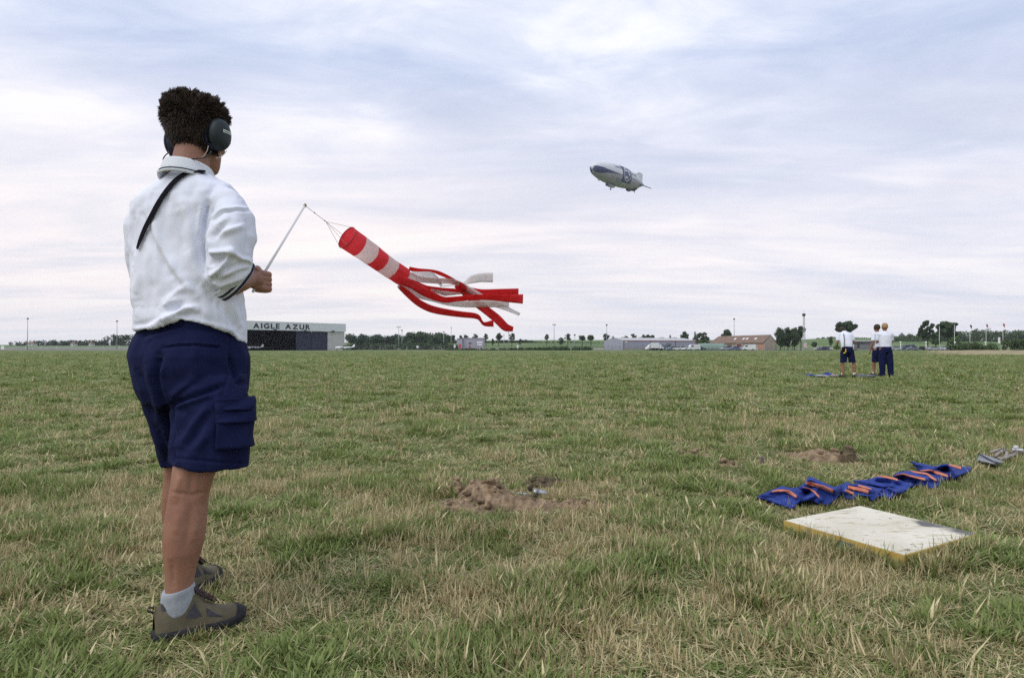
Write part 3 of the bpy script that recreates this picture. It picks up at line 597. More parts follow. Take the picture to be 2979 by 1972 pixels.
fence('thin wire fence with pale posts across the left background', [(-60, 345), (440, 340)], 1.8, .22, 8, mat('pale_post', (.45, .46, .45), (.5, .5, .5), 1, .8), (.95, .6, .3), .9)
fence('wire mesh fence in front of the scrub and grey building', [(1010, 278), (1330, 268), (1730, 262)], 2.0, .12, 5, GRY, vert=.35)
fence('dark fence with fine posts before the warehouse and house', [(1735, 262), (2256, 253)], 1.9, .12, 3, GRY, vert=.28)
fence('dark railing along the clump of trees', [(2258, 252), (2330, 252)], 1.7, .12, 3, DG, (.95, .1), .22)
fence('low pale barrier left of the bending man', [(2322, 256), (2368, 256)], 1.1, .25, 3, mat('pale_barrier', (.42, .38, .36), (.5, .46, .44), 1, .8), (.9, .7, .5, .3))
# ---------------- flags, lamps, signs ----------------
fl = mat('flag_navy', (.03, .035, .07), (.04, .045, .09), 1, .8); fr = mat('flag_red', (.3, .06, .08), (.36, .08, .1), 1, .8)
def flagpole(lab, nx, top, m, base=1004, Y=250):
    x = (nx-1489.5)/F*Y; z0 = float(H(x, Y)); zt = float(W(nx, top, Y)[2]); r = thing('flagpole', lab, 'flagpole', (x, Y, z0), 'row of white flagpoles'); m_ = MB(); m_.tube([(x, Y, z0), (x, Y, zt)], [.09, .05], 7); m_.build('pole', WHITE, r, True)
    m_ = MB(); m_.tube([(x, Y, zt), (x, Y, zt+.08), (x, Y, zt+.14)], [.06, .09, .02], 7); m_.build('finial', WHITE, r)
    if m:
        u = np.linspace(0, 1, 9)[:, None]; w_ = np.linspace(0, 1, 6)[None]; P = np.stack([x+.06+u*.75*(1-.0*w_)+0*w_, Y+.12*np.sin(u*7)+0*w_, zt-.15-w_*.7-u*(.35+.9*w_)], -1); v, f = slab(P, .01); part('flag', v, f, m, r, True)
flagpole('bare white pole in front of the ragged tree edge', 2733, 950, None); flagpole('bare white pole before the broad-topped tree', 2777, 945, None); flagpole('pole with a navy flag, first of the three flags', 2822, 943, fl); flagpole('pole with a small red flag, middle of the three', 2869, 941, fr); flagpole('pole with a red and navy flag nearest the right edge', 2918, 939, fr)
def globe(lab, nx, Y=246):
    x = (nx-1489.5)/F*Y; z0 = float(H(x, Y)); r = thing('globe_lamp', lab, 'lamp', (x, Y, z0), 'white globe lamps along the car park'); zt = float(W(nx, 998, Y)[2]); m_ = MB(); m_.tube([(x, Y, z0), (x, Y, zt)], .11, 7); m_.build('post', WHITE, r, True)
    m_ = MB(); t = np.linspace(-1.5, 1.5, 9); m_.tube([(x, Y, zt+.25+.32*math.sin(k)) for k in t], .32*np.cos(t), 12); m_.build('globe', WHITE, r, True)
for nx, lab in ((2483.6, 'globe lamp beside the coach front'), (2620, 'globe lamp just right of the blond man'), (2694, 'globe lamp under the ragged tree'), (2778, 'globe lamp under the broad-topped tree'), (2867, 'globe lamp by the middle flagpole'), (2924, 'globe lamp in the scrub near the last flag')): globe(lab, nx)
def signpost(lab, nx, top, w, h, m, Y, base=None):
    x = (nx-1489.5)/F*Y; z0 = float(H(x, Y)); zt = float(W(nx, top, Y)[2]); s = Y/F; r = thing('sign_board', lab, 'sign', (x, Y, z0)); m_ = MB(); m_.box((x, Y-.06, zt-h*s/2), (w*s, .08, h*s)); m_.build('panel', m, r); m_ = MB(); m_.box((x, Y, (z0+zt)/2), (.15, .1, zt-z0)); m_.build('post', GRY, r)
signpost('white and red board standing by the low barrier', 2343, 997, 9, 14, mat('pinkish_board', (.5, .36, .36), (.6, .5, .5), 2, .7, detail=0), 255)
signpost('pale tall totem beside the last flagpole', 2906.4, 981, 6, 18, WHITE, 235); signpost('small white marker in the verge right of the hangar', 1214.6, 1006, 6, 6, WHITE, 262); signpost('small white board before the grey annex', 1322.6, 1003, 5, 8, WHITE, 262); signpost('pale upright board below the bare pole', 1506, 1004, 4.5, 8, WHITE, 262); signpost('round white marker at the left edge of the field', 8, 1006, 9, 10, WHITE, 248)
# row of barriers, far middle
for i, nx in enumerate(range(1562, 1668, 8)):
    Y = 300; x = (nx-1489.5)/F*Y; z = float(H(x, Y)); m_ = MB(); m_.box((x, Y, z+.4), (1.1, .3, .8)).box((x, Y, z+.12), (1.2, .6, .24)); v, f = m_.arr()
    solo('road_barrier', v, f, (WHITE, REDD)[i % 2], 'small %s plastic barrier, %s in the far row left of the warehouse' % (('white', 'dull red')[i % 2], ('first', 'second', 'third', 'fourth', 'fifth', 'sixth', 'seventh', 'eighth', 'ninth', 'tenth', 'eleventh', 'twelfth', 'thirteenth', 'last')[i]), 'barrier', 'row of red and white barriers')
# ---------------- vehicles ----------------
GL = mat('car_glass', (.03, .035, .04), (.05, .055, .06), 1, .1, spec=.6); TY = mat('tyre_rubber', (.02, .02, .02), (.03, .03, .03), 4, .9); RIM = mat('rim_metal', (.4, .4, .4), (.45, .45, .45), 4, .4, .6)
def profile_body(pts, w, ins=.0):
    """side outline pts (x,z) swept across the width with softened flanks"""
    P = np.array(pts, float); rings = []
    c = P.mean(0)
    for y, s in ((-w/2, .93), (-w/2+.09, 1), (w/2-.09, 1), (w/2, .93)):
        q = c+(P-c)*s; rings.append(np.stack([q[:, 0], np.full(len(q), y), q[:, 1]], -1))
    return loft(rings)
def car(kind, lab, paint, group='cars parked beyond the field'):
    r = thing({'van': 'van', 'car': 'parked_car', 'truck': 'truck'}[kind], lab, 'van' if kind == 'van' else kind, (0, 0, 0), group)
    if kind == 'car': L_, w = 4.2, 1.7; body = [(-2.1, .35), (-2.1, .8), (-1.95, .92), (-.9, .98), (1.6, .98), (2.05, .9), (2.1, .4), (1.9, .25), (-1.9, .25)]; cab = [(-1.25, .97), (-.55, 1.38), (1.0, 1.42), (1.6, .97)]
    else: L_, w = 5.0, 1.9; body = [(-2.5, .35), (-2.5, .95), (-2.3, 1.15), (-1.75, 1.3), (-1.2, 2.1), (2.3, 2.2), (2.5, 2.0), (2.5, .4), (2.3, .3), (-2.3, .3)]; cab = [(-1.7, 1.35), (-1.25, 1.95), (-.4, 1.98), (-.4, 1.35)]
    v, f = profile_body(body, w); part('body', v, f, paint, r)
    v, f = profile_body(cab, w*.9 if kind == 'car' else w+.03); part('window', v, f, GL, r)
    if kind == 'car': m_ = MB(); v, f = profile_body([(-.5, 1.37), (-.4, 1.45), (.9, 1.47), (1.05, 1.40)], w*.82); part('roof', v, f, paint, r)
    for sx in (-1, 1):
        for sy in (-1, 1):
            m_ = MB(); m_.tube([(sx*L_*.3, sy*(w/2-.2), .32), (sx*L_*.3, sy*(w/2+.01), .32)], .32, 14); o = m_.build('wheel', TY, r); m_ = MB(); m_.tube([(sx*L_*.3, sy*(w/2+.0), .32), (sx*L_*.3, sy*(w/2+.03), .32)], .19, 10); m_.build('rim', RIM, o)
    for sy in (-1, 1):
        m_ = MB(); m_.box((-L_/2+.02, sy*w*.34, .72), (.1, .3, .16)); m_.build('headlight', WHITE, r); m_ = MB(); m_.box((L_/2-.02, sy*w*.36, .75), (.1, .25, .16)); m_.build('tail_light', RED, r)
    return r
paints = {k: mat('paint_'+k, c, tuple(x*1.1 for x in c), 1, .35, spec=.5) for k, c in dict(white=(.6, .62, .64), silver=(.34, .37, .42), navy=(.035, .045, .09), grey=(.12, .14, .18), red=(.3, .04, .05), blue=(.09, .14, .26), black=(.02, .02, .024), teal=(.1, .19, .24)).items()}
cars = [(1897, 257, 'van', 'white', 'white van first at the left of the yard in front of the warehouse'), (1912, 252.5, 'truck2', 'white', ''), (1936, 257, 'van', 'grey', 'grey van parked before the warehouse wall'), (1954, 252.6, 'car', 'teal', 'teal car near the roller door'), (1967, 253, 'car', 'white', 'white car under the roller door'), (1985, 256, 'car', 'silver', 'silver car right of the roller door'), (1999, 253, 'car', 'white', 'white car at the right end of the warehouse'), (2017, 253, 'van', 'white', 'white van at the right end of the warehouse'), (2036, 256, 'car', 'navy', 'navy car left of the green tunnel shed'),
 (2112, 256, 'car', 'silver', 'silver car in front of the tiled house'), (2137, 254, 'car', 'blue', 'blue car in front of the tiled house'), (2160, 257, 'car', 'white', 'small white car beside the high white van'), (2178, 255, 'van', 'white', 'tall white van before the tiled house windows'),
 (2385, 270, 'car', 'silver', 'silver car on the slope left of the bending man'), (2405, 271, 'car', 'white', 'white car beside the low green bush'), (2395, 262, 'car', 'navy', 'navy car in front of the silver one'),
 (2606, 262, 'car', 'silver', 'silver car close right of the blond man'), (2640, 266, 'van', 'navy', 'dark navy people carrier standing highest in the row'), (2655, 258, 'car', 'grey', 'grey car just right of the dark people carrier'), (2678, 262, 'car', 'black', 'black car in the long row of parked cars'), (2700, 262, 'car', 'white', 'white car below the ragged tree'), (2716, 258, 'car', 'silver', 'silver car right of the ragged tree'), (2739, 262, 'car', 'white', 'white car behind the first flagpole'), (2757, 260, 'car', 'silver', 'silver car under the broad-topped tree'), (2777, 262, 'car', 'blue', 'blue car at the right end of the row'),
 (1845, 310, 'car', 'grey', '')]
proto = {}
for nx, Y, kind, col, lab in cars:
    if not lab: continue
    x = (nx-1489.5)/F*Y; z = float(H(x, Y))+.05; key = (kind, col)
    rz = (0, math.pi, .25, -.2, .5)[int(nx) % 5]
    if key not in proto: o = car(kind, lab, paints[col]); proto[key] = o; o.location = (x, Y, z); o.rotation_euler = (0, 0, rz)
    else: dup(proto[key], (x, Y, z), rz, lab)
# truck with boxes
x = (1905-1489.5)/F*255; t_ = thing('truck', 'white box truck with a low flat bed by the warehouse', 'truck', (x, 255, .05)); 
m_ = MB(); m_.box((x, 255, 1.9), (2.9, 2.2, 2.0)); m_.build('cargo_box', paints['white'], t_); v, f = profile_body([(1.55, .5), (1.55, 2.0), (2.2, 2.1), (2.9, 1.4), (3.1, 1.2), (3.1, .5)], 2.0); part('cab', v+np.array([x, 255, .05]), f, paints['white'], t_)
m_ = MB(); m_.box((x+.6, 255, .75), (4.6, 1.6, .25)); m_.build('chassis', DARK, t_); v, f = profile_body([(2.25, 1.35), (2.3, 1.95), (2.75, 1.4)], 2.05); part('window', v+np.array([x, 255, .05]), f, GL, t_)
for sx in (-.7, 2.3):
    for sy in (-1, 1): m_ = MB(); m_.tube([(x+sx, 255+sy*.8, .48), (x+sx, 255+sy*1.05, .48)], .45, 14); m_.build('wheel', TY, t_)
# coach
x0, x1, Y = (2480-1489.5)/F*252, (2556-1489.5)/F*252, 252; bz = .3; bt = CH+(1012-991.5)*252/F
co = thing('coach', 'grey and white coach parked between the bending man and the blond man', 'coach', ((x0+x1)/2, Y, 0)); m_ = MB(); m_.box(((x0+x1)/2, Y+1.2, (bz+bt)/2), (x1-x0, 2.4, bt-bz)); m_.build('body', mat('coach_grey', (.15, .15, .17), (.2, .2, .22), 1, .5), co)
m_ = MB(); m_.box(((x0+x1)/2, Y+1.2, bt+.08), (x1-x0+.05, 2.5, .22)); m_.build('roof', WHITE, co)
for i in range(6): m_ = MB(); xx = x0+(x1-x0)*(i+.5)/6; m_.box((xx, Y-.03, bt-.75), ((x1-x0)/6*.92, .08, .95)); m_.build('window', GL, co)
m_ = MB(); m_.box((x0+2.2, Y-.05, bt-1.5), (.8, .1, 2.2)); m_.build('door', DARK, co)
for xx in (x0+1.3, x1-2):
    m_ = MB(); m_.tube([(xx, Y-.06, .5), (xx, Y+.3, .5)], .48, 14); o = m_.build('wheel', TY, co); m_ = MB(); m_.tube([(xx, Y-.08, .5), (xx, Y-.05, .5)], .24, 10); m_.build('rim', RIM, o)
# light aircraft
def plane(lab, x, Y, rz, z=0.05, s=1.0):
    r = thing('light_aircraft', lab, 'aircraft', (0, 0, 0)); PW = mat('aircraft_white', (.75, .76, .78), (.8, .8, .82), 1, .3, spec=.5); rings = []
    for px, w, zb, zt in ((-3.3, .1, .95, 1.1), (-3.1, .42, .72, 1.3), (-2.3, .5, .62, 1.42), (-1.2, .55, .6, 1.5), (0, .55, .62, 1.5), (1.2, .42, .75, 1.4), (2.5, .22, .98, 1.32), (3.6, .08, 1.15, 1.28)):
        t = np.arange(12)/12*2*np.pi; rings.append(np.stack([np.full(12, px), w*np.cos(t), (zb+zt)/2+(zt-zb)/2*np.sin(t)], -1))
    v, f = loft(rings); part('fuselage', v, f, PW, r, True)
    rings = []
    for px, w, zt in ((-1.4, .1, 1.45), (-.9, .4, 1.72), (-.2, .46, 1.9), (.6, .4, 1.78), (1.4, .12, 1.42)):
        t = np.arange(10)/10*2*np.pi; rings.append(np.stack([np.full(10, px), w*np.cos(t), 1.35+(zt-1.35)*np.sin(t)], -1))
    v, f = loft(rings); part('canopy', v, f, GL, r, True)
    for sy in (-1, 1):
        v = []
        for yy, c0, c1, zz in ((.3, -1.1, .6, .72), (2.6, -1.1, .5, .75), (4.3, -.8, .3, 1.15)):
            v += [(c0, sy*yy, zz), ((c0+c1)/2-.2, sy*yy, zz+.1), (c1, sy*yy, zz), ((c0+c1)/2, sy*yy, zz-.06)]
        f = [(i*4+j, i*4+(j+1) % 4, (i+1)*4+(j+1) % 4, (i+1)*4+j) for i in range(2) for j in range(4)]+[(8, 9, 10, 11)]; part('wing', v, f, PW, r)
        m_ = MB(); m_.box((3.3, sy*.75, 1.22), (.8, 1.5, .06)); m_.build('tailplane', PW, r); m_ = MB(); m_.tube([(-.1, sy*1.2, .2), (-.1, sy*1.3, .2)], .2, 12); m_.box((-.1, sy*1.15, .45), (.12, .06, .55)); m_.build('wheel', TY, r)
    part('fin', [(2.7, -.04, 1.25), (3.7, -.04, 1.2), (4.0, -.04, 2.25), (3.6, -.04, 2.25), (2.7, .04, 1.25), (3.7, .04, 1.2), (4.0, .04, 2.25), (3.6, .04, 2.25)], [(0, 1, 2, 3), (7, 6, 5, 4), (0, 4, 5, 1), (1, 5, 6, 2), (2, 6, 7, 3), (3, 7, 4, 0)], PW, r)
    m_ = MB(); m_.tube([(-2.6, -.04, .2), (-2.6, .06, .2)], .18, 12); m_.box((-2.6, 0, .5), (.1, .06, .5)); m_.build('nose_wheel', TY, r); m_ = MB(); m_.box((-3.36, 0, 1.02), (.05, .12, 1.7)); m_.build('propeller', DARK, r)
    r.location = (x, Y, z); r.rotation_euler = (0, 0, rz); r.scale = (s,)*3; return r
pl = plane('small white low-wing aircraft parked on the grass at the hangar corner', (1001-1489.5)/F*252, 252, .12)
pc_ = along(a, b, tnx(760)); dup(pl, (pc_[0]+nn[0]*6, pc_[1]+nn[1]*6, .06), .5, 'white aircraft half seen in the dark of the open hangar')
pc_ = along(a, b, tnx(800)); dup(pl, (pc_[0]+nn[0]*14, pc_[1]+nn[1]*14, .06), -.3, 'aircraft deepest in the dark hangar')
# ---------------- airship ----------------
Yn, Yt = 470, 528
pn = W(1722.5, 487, Yn); pt = W(1870, 538.5, Yt); ax = pt-pn; LA = np.linalg.norm(ax); ax /= LA
lat = np.cross(ax, [0, 0, 1.]); lat /= np.linalg.norm(lat); upv = np.cross(lat, ax)      # ax: nose to tail
if upv[2] < 0: upv = -upv
if lat[1] > 0: lat = -lat                          # towards the camera side (port)
RA = 7.6
def prof(t):
    t = np.clip(np.asarray(t, float), 0, 1); a_ = np.sqrt(np.clip(1-((t-.42)/.42)**2, 0, 1))**.86; b_ = np.clip(1-np.clip((t-.42)/.58, 0, 1)**2.4, 0, 1)**.82
    return RA*np.where(t < .42, a_, b_)
def surf(t, ph, off=0.0):
    """ph: 0 = port side, 90 = top, -90 = keel (radians)"""
    t = np.asarray(t, float); ph = np.asarray(ph, float); r = prof(t)+off; r = r[..., None]
    return pn+ax*(t*LA)[..., None]+r*(np.cos(ph)[..., None]*lat+np.sin(ph)[..., None]*upv)
ship = thing('airship', 'white airship with navy nose stripe and ZF emblem flying in the sky', 'airship', tuple(pn+ax*LA*.5-upv*RA))
t_ = (1-np.cos(np.linspace(0, np.pi, 70)))/2; ph_ = np.linspace(0, 2*np.pi, 65)
T_, Pp = np.meshgrid(t_, ph_, indexing='ij'); v, f = grid(surf(T_, Pp)); 
ENV = mat('envelope_white', (.56, .58, .62), (.61, .63, .66), .1, .5, spec=.3); NV = mat('livery_navy', (.055, .062, .14), (.065, .072, .16), .3, .5); LB = mat('livery_pale', (.6, .62, .66), (.64, .66, .7), .3, .5)
part('envelope', v, f, ENV, ship, True)
def patch(name, tf, n1, n2, m, off=.06):
    U, V_ = np.meshgrid(np.linspace(0, 1, n1), np.linspace(0, 1, n2), indexing='ij'); t, p = tf(U, V_); v, f = grid(surf(t, p, off)); return part(name, v, f, m, ship, True)
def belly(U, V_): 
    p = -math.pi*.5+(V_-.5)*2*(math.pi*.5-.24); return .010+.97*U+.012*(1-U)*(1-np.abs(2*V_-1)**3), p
patch('belly_shade_panel', belly, 90, 40, mat('envelope_grey', (.34, .31, .36), (.38, .35, .40), .1, .5), .03)  # grey livery underside, with the belly's shading also painted into its colour
# nose stripe narrowing into a long thin waist line, on both flanks
for sgn, nm in ((1, 'port'), (-1, 'starboard')):
    def stripe(U, V_, sgn=sgn):
        t = .0003+.93*U**1.25; lo = np.interp(t, [0, .012, .05, .15, .26, .36, 1], [-1.57, -1.4, -.95, -.42, -.26, -.21, -.17]); hi = np.interp(t, [0, .012, .05, .15, .26, .36, 1], [.6, .45, .2, -.02, -.12, -.15, -.12]); p = lo+(hi-lo)*V_
        return t, (p if sgn > 0 else np.pi-p)
    patch('nose_stripe', stripe, 90, 40, NV, .10)
    def emb(U, V_, sgn=sgn):
        t = .40+.185*U; p = -.80+1.8*V_; return t, (p if sgn > 0 else np.pi-p)
    patch('emblem_panel', emb, 20, 40, NV, .14)
def surfpt(x, y, off=.22, t0=.495, p0=.08, sgn=1):
    """flat emblem coordinates (metres, x to the tail, y up) to the envelope"""
    t = t0+x/LA; p = p0+y/RA; p = p if sgn > 0 else np.pi-p; return surf(t, p, off)
for sgn in (1,):
    an = np.linspace(0, 2*np.pi, 49); ring = np.stack([surfpt(np.cos(an)*r_, np.sin(an)*r_) for r_ in (4.7, 5.3)], 0); v, f = grid(ring); part('emblem_ring', v, f, LB, ship)
    for ch, x0, w in (('Z', -3.3, 3.5), ('F', .6, 2.6)):
        v, f = textmesh(ch, 1, .05, 0); v[:, 0] = (v[:, 0]-v[:, 0].min())/(np.ptp(v[:, 0])); v[:, 1] = v[:, 1]/v[:, 1].max()
        part('letter', surfpt(x0+v[:, 0]*w, -3.0+v[:, 1]*6.0, .23), f, LB, ship)
    v, f = scrawl(13, 1); s = 9.5/np.ptp(v[:, 0]); v = v-np.array([v[:, 0].min(), 0, 0]); part('lettering', surfpt(-16.8+v[:, 0]*s, 2.4+v[:, 1]*s*1.2, .1), f, NV, ship)
    v, f = scrawl(12, 2); s = 9.0/np.ptp(v[:, 0]); v = v-np.array([v[:, 0].min(), 0, 0]); part('lettering', surfpt(6.5+v[:, 0]*s, .8+v[:, 1]*s*1.1, .1), f, mat('lettering_grey', (.2, .22, .3), (.24, .26, .34), 1, .5), ship)
    for k, (x0, y0, w, h) in enumerate(((-13, -7.2, 4, 2.6), (-8, -6.2, 5.5, .9), (-8.5, -8.4, 5.5, .8))):
        U, V_ = np.meshgrid(np.linspace(0, 1, 8), np.linspace(0, 1, 8), indexing='ij'); v, f = grid(surfpt(x0+U*w-V_*h*.3, y0+V_*h, .1)); part('sponsor_panel', v, f, MATS['lettering_grey'], ship)
DKG = mat('airship_dark', (.06, .06, .07), (.08, .08, .09), 1, .6); LG = mat('gondola_grey', (.35, .34, .36), (.4, .4, .42), 1, .5)
def blob(name, t, down, L_, w, h, m, par=ship, latoff=0, n=10):
    c = pn+ax*(t*LA)-upv*down+lat*latoff; rings = []
    for u, k in ((-.5, .15), (-.44, .7), (-.3, 1), (.2, 1), (.42, .75), (.5, .2)):
        q = np.arange(n)/n*2*np.pi; rings.append(c+ax*(u*L_)+k*(np.cos(q)[:, None]*lat*w/2+np.sin(q)[:, None]*upv*h/2))
    v, f = loft(rings); return part(name, v, f, m, par, True)
g = blob('gondola', .34, RA*.985+1.0, 10.5, 2.6, 3.0, LG)
for k in range(5): c = pn+ax*(.295*LA+k*1.7)-upv*(RA*.985+.7)+lat*1.28; m_ = MB(); m_.box(c, (1.1, .25, .8), rot=np.stack([ax, lat, upv], 1)); m_.build('window', DKG, g)
c = pn+ax*.27*LA-upv*(RA+1.1); m_ = MB(); m_.box(c, (1.2, 2.0, 1.6), rot=np.stack([ax, lat, upv], 1)); m_.build('windscreen', DKG, g)
def strutwheel(t, down, drop):
    c = pn+ax*t*LA-upv*down; m_ = MB(); m_.tube([c, c-upv*drop], .22, 8); m_.tube([c-upv*drop-lat*.3, c-upv*drop+lat*.3], .6, 12); m_.build('landing_wheel', DKG, ship)
strutwheel(.335, RA+2.2, 1.4); blob('ventral_pod', .12, RA*.84+.7, 2.2, 1.3, 1.4, LG); blob('rear_pod', .69, RA*.83+1.0, 6, 2.4, 2.8, DKG)
c = pn+ax*.82*LA; m_ = MB(); m_.tube([c-upv*(prof(.82)-.2), c-upv*(prof(.82)+3.6)], .2, 6); m_.build('tail_strut', DKG, ship)
def fin(name, ph, m):
    dv = math.cos(ph)*lat+math.sin(ph)*upv; pr = math.sin(ph)*-lat+math.cos(ph)*upv; v = []
    for s in (-.22, .22):
        for t, rr in ((.80, float(prof(.80))*.9), (.985, 1.0), (.995, 8.4), (.91, 8.8)): v.append(pn+ax*t*LA+dv*rr+pr*s)
    return part(name, v, [(0, 1, 2, 3), (7, 6, 5, 4), (0, 4, 5, 1), (1, 5, 6, 2), (2, 6, 7, 3), (3, 7, 4, 0)], m, ship)
fin('fin', R(90), ENV); fin('fin', R(-28), DKG); fin('fin', R(208), DKG)
def engine(t, ph):
    c = surf(np.array(t), np.array(ph), 1.6); s0 = surf(np.array(t), np.array(ph), -.2); m_ = MB(); m_.tube([s0, c], .3, 8); m_.tube([c-ax*1.4, c-ax*.9, c+ax*1.0, c+ax*1.5], [.3, .75, .7, .2], 10); e = m_.build('engine', LG, ship, True); m_ = MB()
    dv = math.cos(ph)*lat+math.sin(ph)*upv; pr = np.cross(ax, dv)
    for k in range(3): q = k*2.094+.4; m_.tube([c-ax*1.5, c-ax*1.5+(math.cos(q)*dv+math.sin(q)*pr)*1.5], [.16, .08], 6)
    m_.build('propeller', DKG, e)
engine(.40, R(200)); c = surf(np.array(.40), R(90), .0); blob('top_beacon', .38, -(RA+.25), 1.6, .8, .8, DKG); blob('tail_engine', .985, 0, 3, 2.2, 2.2, LG)
c = surf(np.array(.80), R(75), .3); m_ = MB(); m_.tube([c-ax*1.2, c+ax*1.4], [.8, .6], 10); m_.build('fin_pod', DKG, ship, True)
# ---------------- the man in the foreground ----------------
SKIN = mat('skin', (.235, .112, .074), (.305, .155, .102), 6, .55, bump=.15, bscale=140, spec=.35, bdist=.001)
def sss(m, s=.12):
    b = m.node_tree.nodes['Principled BSDF']; b.inputs['Subsurface Weight'].default_value = s; b.inputs['Subsurface Scale'].default_value = .02
COT = mat('white_cotton', (.67, .70, .80), (.74, .77, .86), 5, .9, bump=.35, bscale=260, spec=.15, bdist=.0012)
NAV = mat('navy_cotton', (.0065, .009, .040), (.010, .014, .055), 7, .9, bump=.35, bscale=220, spec=.12, bdist=.0012)
NAVT = mat('navy_trim', (.012, .016, .04), (.02, .024, .055), 20, .85); BLK = mat('black_webbing', (.006, .006, .010), (.010, .010, .015), 60, .9, bump=.3, spec=.08)
GX0 = None
def vec(th): return np.array([math.sin(th), math.cos(th), 0.]), np.array([math.cos(th), -math.sin(th), 0.])   # facing, lateral(right)
def ring(ny, xl, xr, Y, ratio, th, n=40, e=2.3, tilt=0.0):
    """horizontal superellipse whose outline spans xl..xr in the photo at height ny and depth Y"""
    c = W((xl+xr)/2, ny, Y); x0, Y0 = c[0], c[1]; fv, lv = vec(th); nn_ = np.array([Y0, -x0, 0])/Y0**2
    w = (xr-xl)/2/F; a_ = w/math.sqrt((lv@nn_)**2+(ratio*(fv@nn_))**2)
    q = np.arange(n)/n*2*np.pi; cx = np.sign(np.cos(q))*np.abs(np.cos(q))**(2/e); sy = np.sign(np.sin(q))*np.abs(np.sin(q))**(2/e)
    P = c+a_*(cx[:, None]*lv+ratio*sy[:, None]*fv)
    if tilt: P[:, 2] += tilt*((P-c)@fv)
    return P
def lofted(tab, n=40, **k):
    """tab rows: ny, xl, xr, Y, ratio, theta(deg)"""
    t = np.array(tab, float); s = np.linspace(0, len(t)-1, (len(t)-1)*4+1); i = np.arange(len(t)); R_ = []
    c = [np.interp(s, i, t[:, j]) for j in range(6)]
    for ny, xl, xr, Y, ra, th in zip(*c): R_.append(ring(ny, xl, xr, Y, ra, R(th), n, **k))
    return loft(R_)
def seg_d(px, py, poly):
    d = np.full(px.shape, 1e9)
    for (x0, y0), (x1, y1) in zip(poly[:-1], poly[1:]):
        vx, vy = x1-x0, y1-y0; t = np.clip(((px-x0)*vx+(py-y0)*vy)/(vx*vx+vy*vy+1e-9), 0, 1); d = np.minimum(d, np.hypot(px-x0-t*vx, py-y0-t*vy))
    return d
def folds(V, Nn, lst, noise_amp=.0025, nf=14, seed=0, drape=0.0, gain=1.4):
    px, py = proj(V); view = V-np.array([0, 0, CH]); view /= np.linalg.norm(view, axis=1)[:, None]; fr = sstep(.15, -.25, (Nn*view).sum(1)); D = np.zeros(len(V))
    for poly, amp, wd in lst:
        d = seg_d(px, py, poly); x0 = np.array(poly); L_ = np.hypot(*(x0[-1]-x0[0]))
        e = np.minimum(np.hypot(px-x0[0, 0], py-x0[0, 1]), np.hypot(px-x0[-1, 0], py-x0[-1, 1])); D += gain*fr*amp*np.exp(-(d/wd)**2)*np.clip(.35+e/(wd*2.2), 0, 1)
    q = V*np.array([1, 1, .45])*nf; D += noise_amp*2*fbm3(q, seed, 3); q = V*nf*3.1; D += noise_amp*.5*fbm3(q, seed+9, 2); D += drape*fbm3(V*np.array([24, 24, 5.5]), seed+4, 2); D += drape*.8*fbm3(np.stack([V[:, 0]*9+V[:, 2]*14, V[:, 1]*9, V[:, 2]*9-V[:, 0]*14], -1), seed+5, 2)
    return V+Nn*D[:, None]
man = thing('person', 'man from behind in white polo and navy cargo shorts, holding the streamer windsock', 'person', (-1.16, 2.42, 0))
# --- body: one continuous figure ---
HC = W(571, 400, 2.45); hf, hl = vec(R(22)); up_ = np.array([0, 0, 1.])
HEAD = [(-.122, .066, .012, .018), (-.115, .062, .028, .032), (-.098, .05, .045, .046), (-.075, .036, .06, .058), (-.045, .022, .076, .066), (-.015, .008, .09, .072), (.015, .0, .098, .0765), (.045, -.003, .101, .079), (.075, -.005, .097, .077), (.10, -.007, .083, .067), (.118, -.008, .058, .047), (.128, -.008, .025, .02)]
def headpt(z, q, grow=0.0):
    t = np.array(HEAD); c = np.interp(z, t[:, 0], t[:, 1]); b_ = np.interp(z, t[:, 0], t[:, 2])*.95+grow; a_ = np.interp(z, t[:, 0], t[:, 3])+grow
    return HC+up_*np.asarray(z)[..., None]+hf*(c+b_*np.sin(q))[..., None]+hl*(a_*np.cos(q))[..., None]
q = np.arange(32)/32*2*np.pi
hv, hfz = loft([headpt(np.full(32, z), q) for z in np.interp(np.linspace(0, 11, 34), range(12), [h[0] for h in HEAD])])
BD = MB(); BD.add(hv, hfz)
def hp(f_, l_, u_): return HC+hf*f_+hl*l_+up_*u_
BD.tube([hp(.085, 0, .03), hp(.105, 0, .0), hp(.122, 0, -.022), hp(.10, 0, -.038)], [.008, .012, .015, .01], 10)      # nose
BD.tube([hp(.10, 0, -.055), hp(.099, 0, -.06)], [.014, .016], 10); BD.tube([hp(.088, -.028, -.06), hp(.1, 0, -.063), hp(.088, .028, -.06)], [.004, .008, .004], 8)
BD.tube([hp(.088, -.045, .032), hp(.1, -.02, .036), hp(.1, .02, .036), hp(.088, .045, .032)], [.006, .009, .009, .006], 8)   # brow
BD.tube([hp(.07, 0, -.105), hp(.088, 0, -.1)], [.022, .016], 10)                                                          # chin
for s in (-1, 1): BD.tube([hp(-.005, s*.077, .028), hp(-.018, s*.086, .01), hp(-.012, s*.082, -.02), hp(0, s*.074, -.032)], [.008, .012, .009, .006], 8); BD.tube([hp(.06, s*.05, -.01), hp(.07, s*.042, -.04)], [.02, .016], 8)
# neck
BD.tube([HC+up_*-.03-hf*.015, HC-up_*.09-hf*.022, HC-up_*.15-hf*.03, HC-up_*.23-hf*.03], [.055, .062, .068, .10], 20)
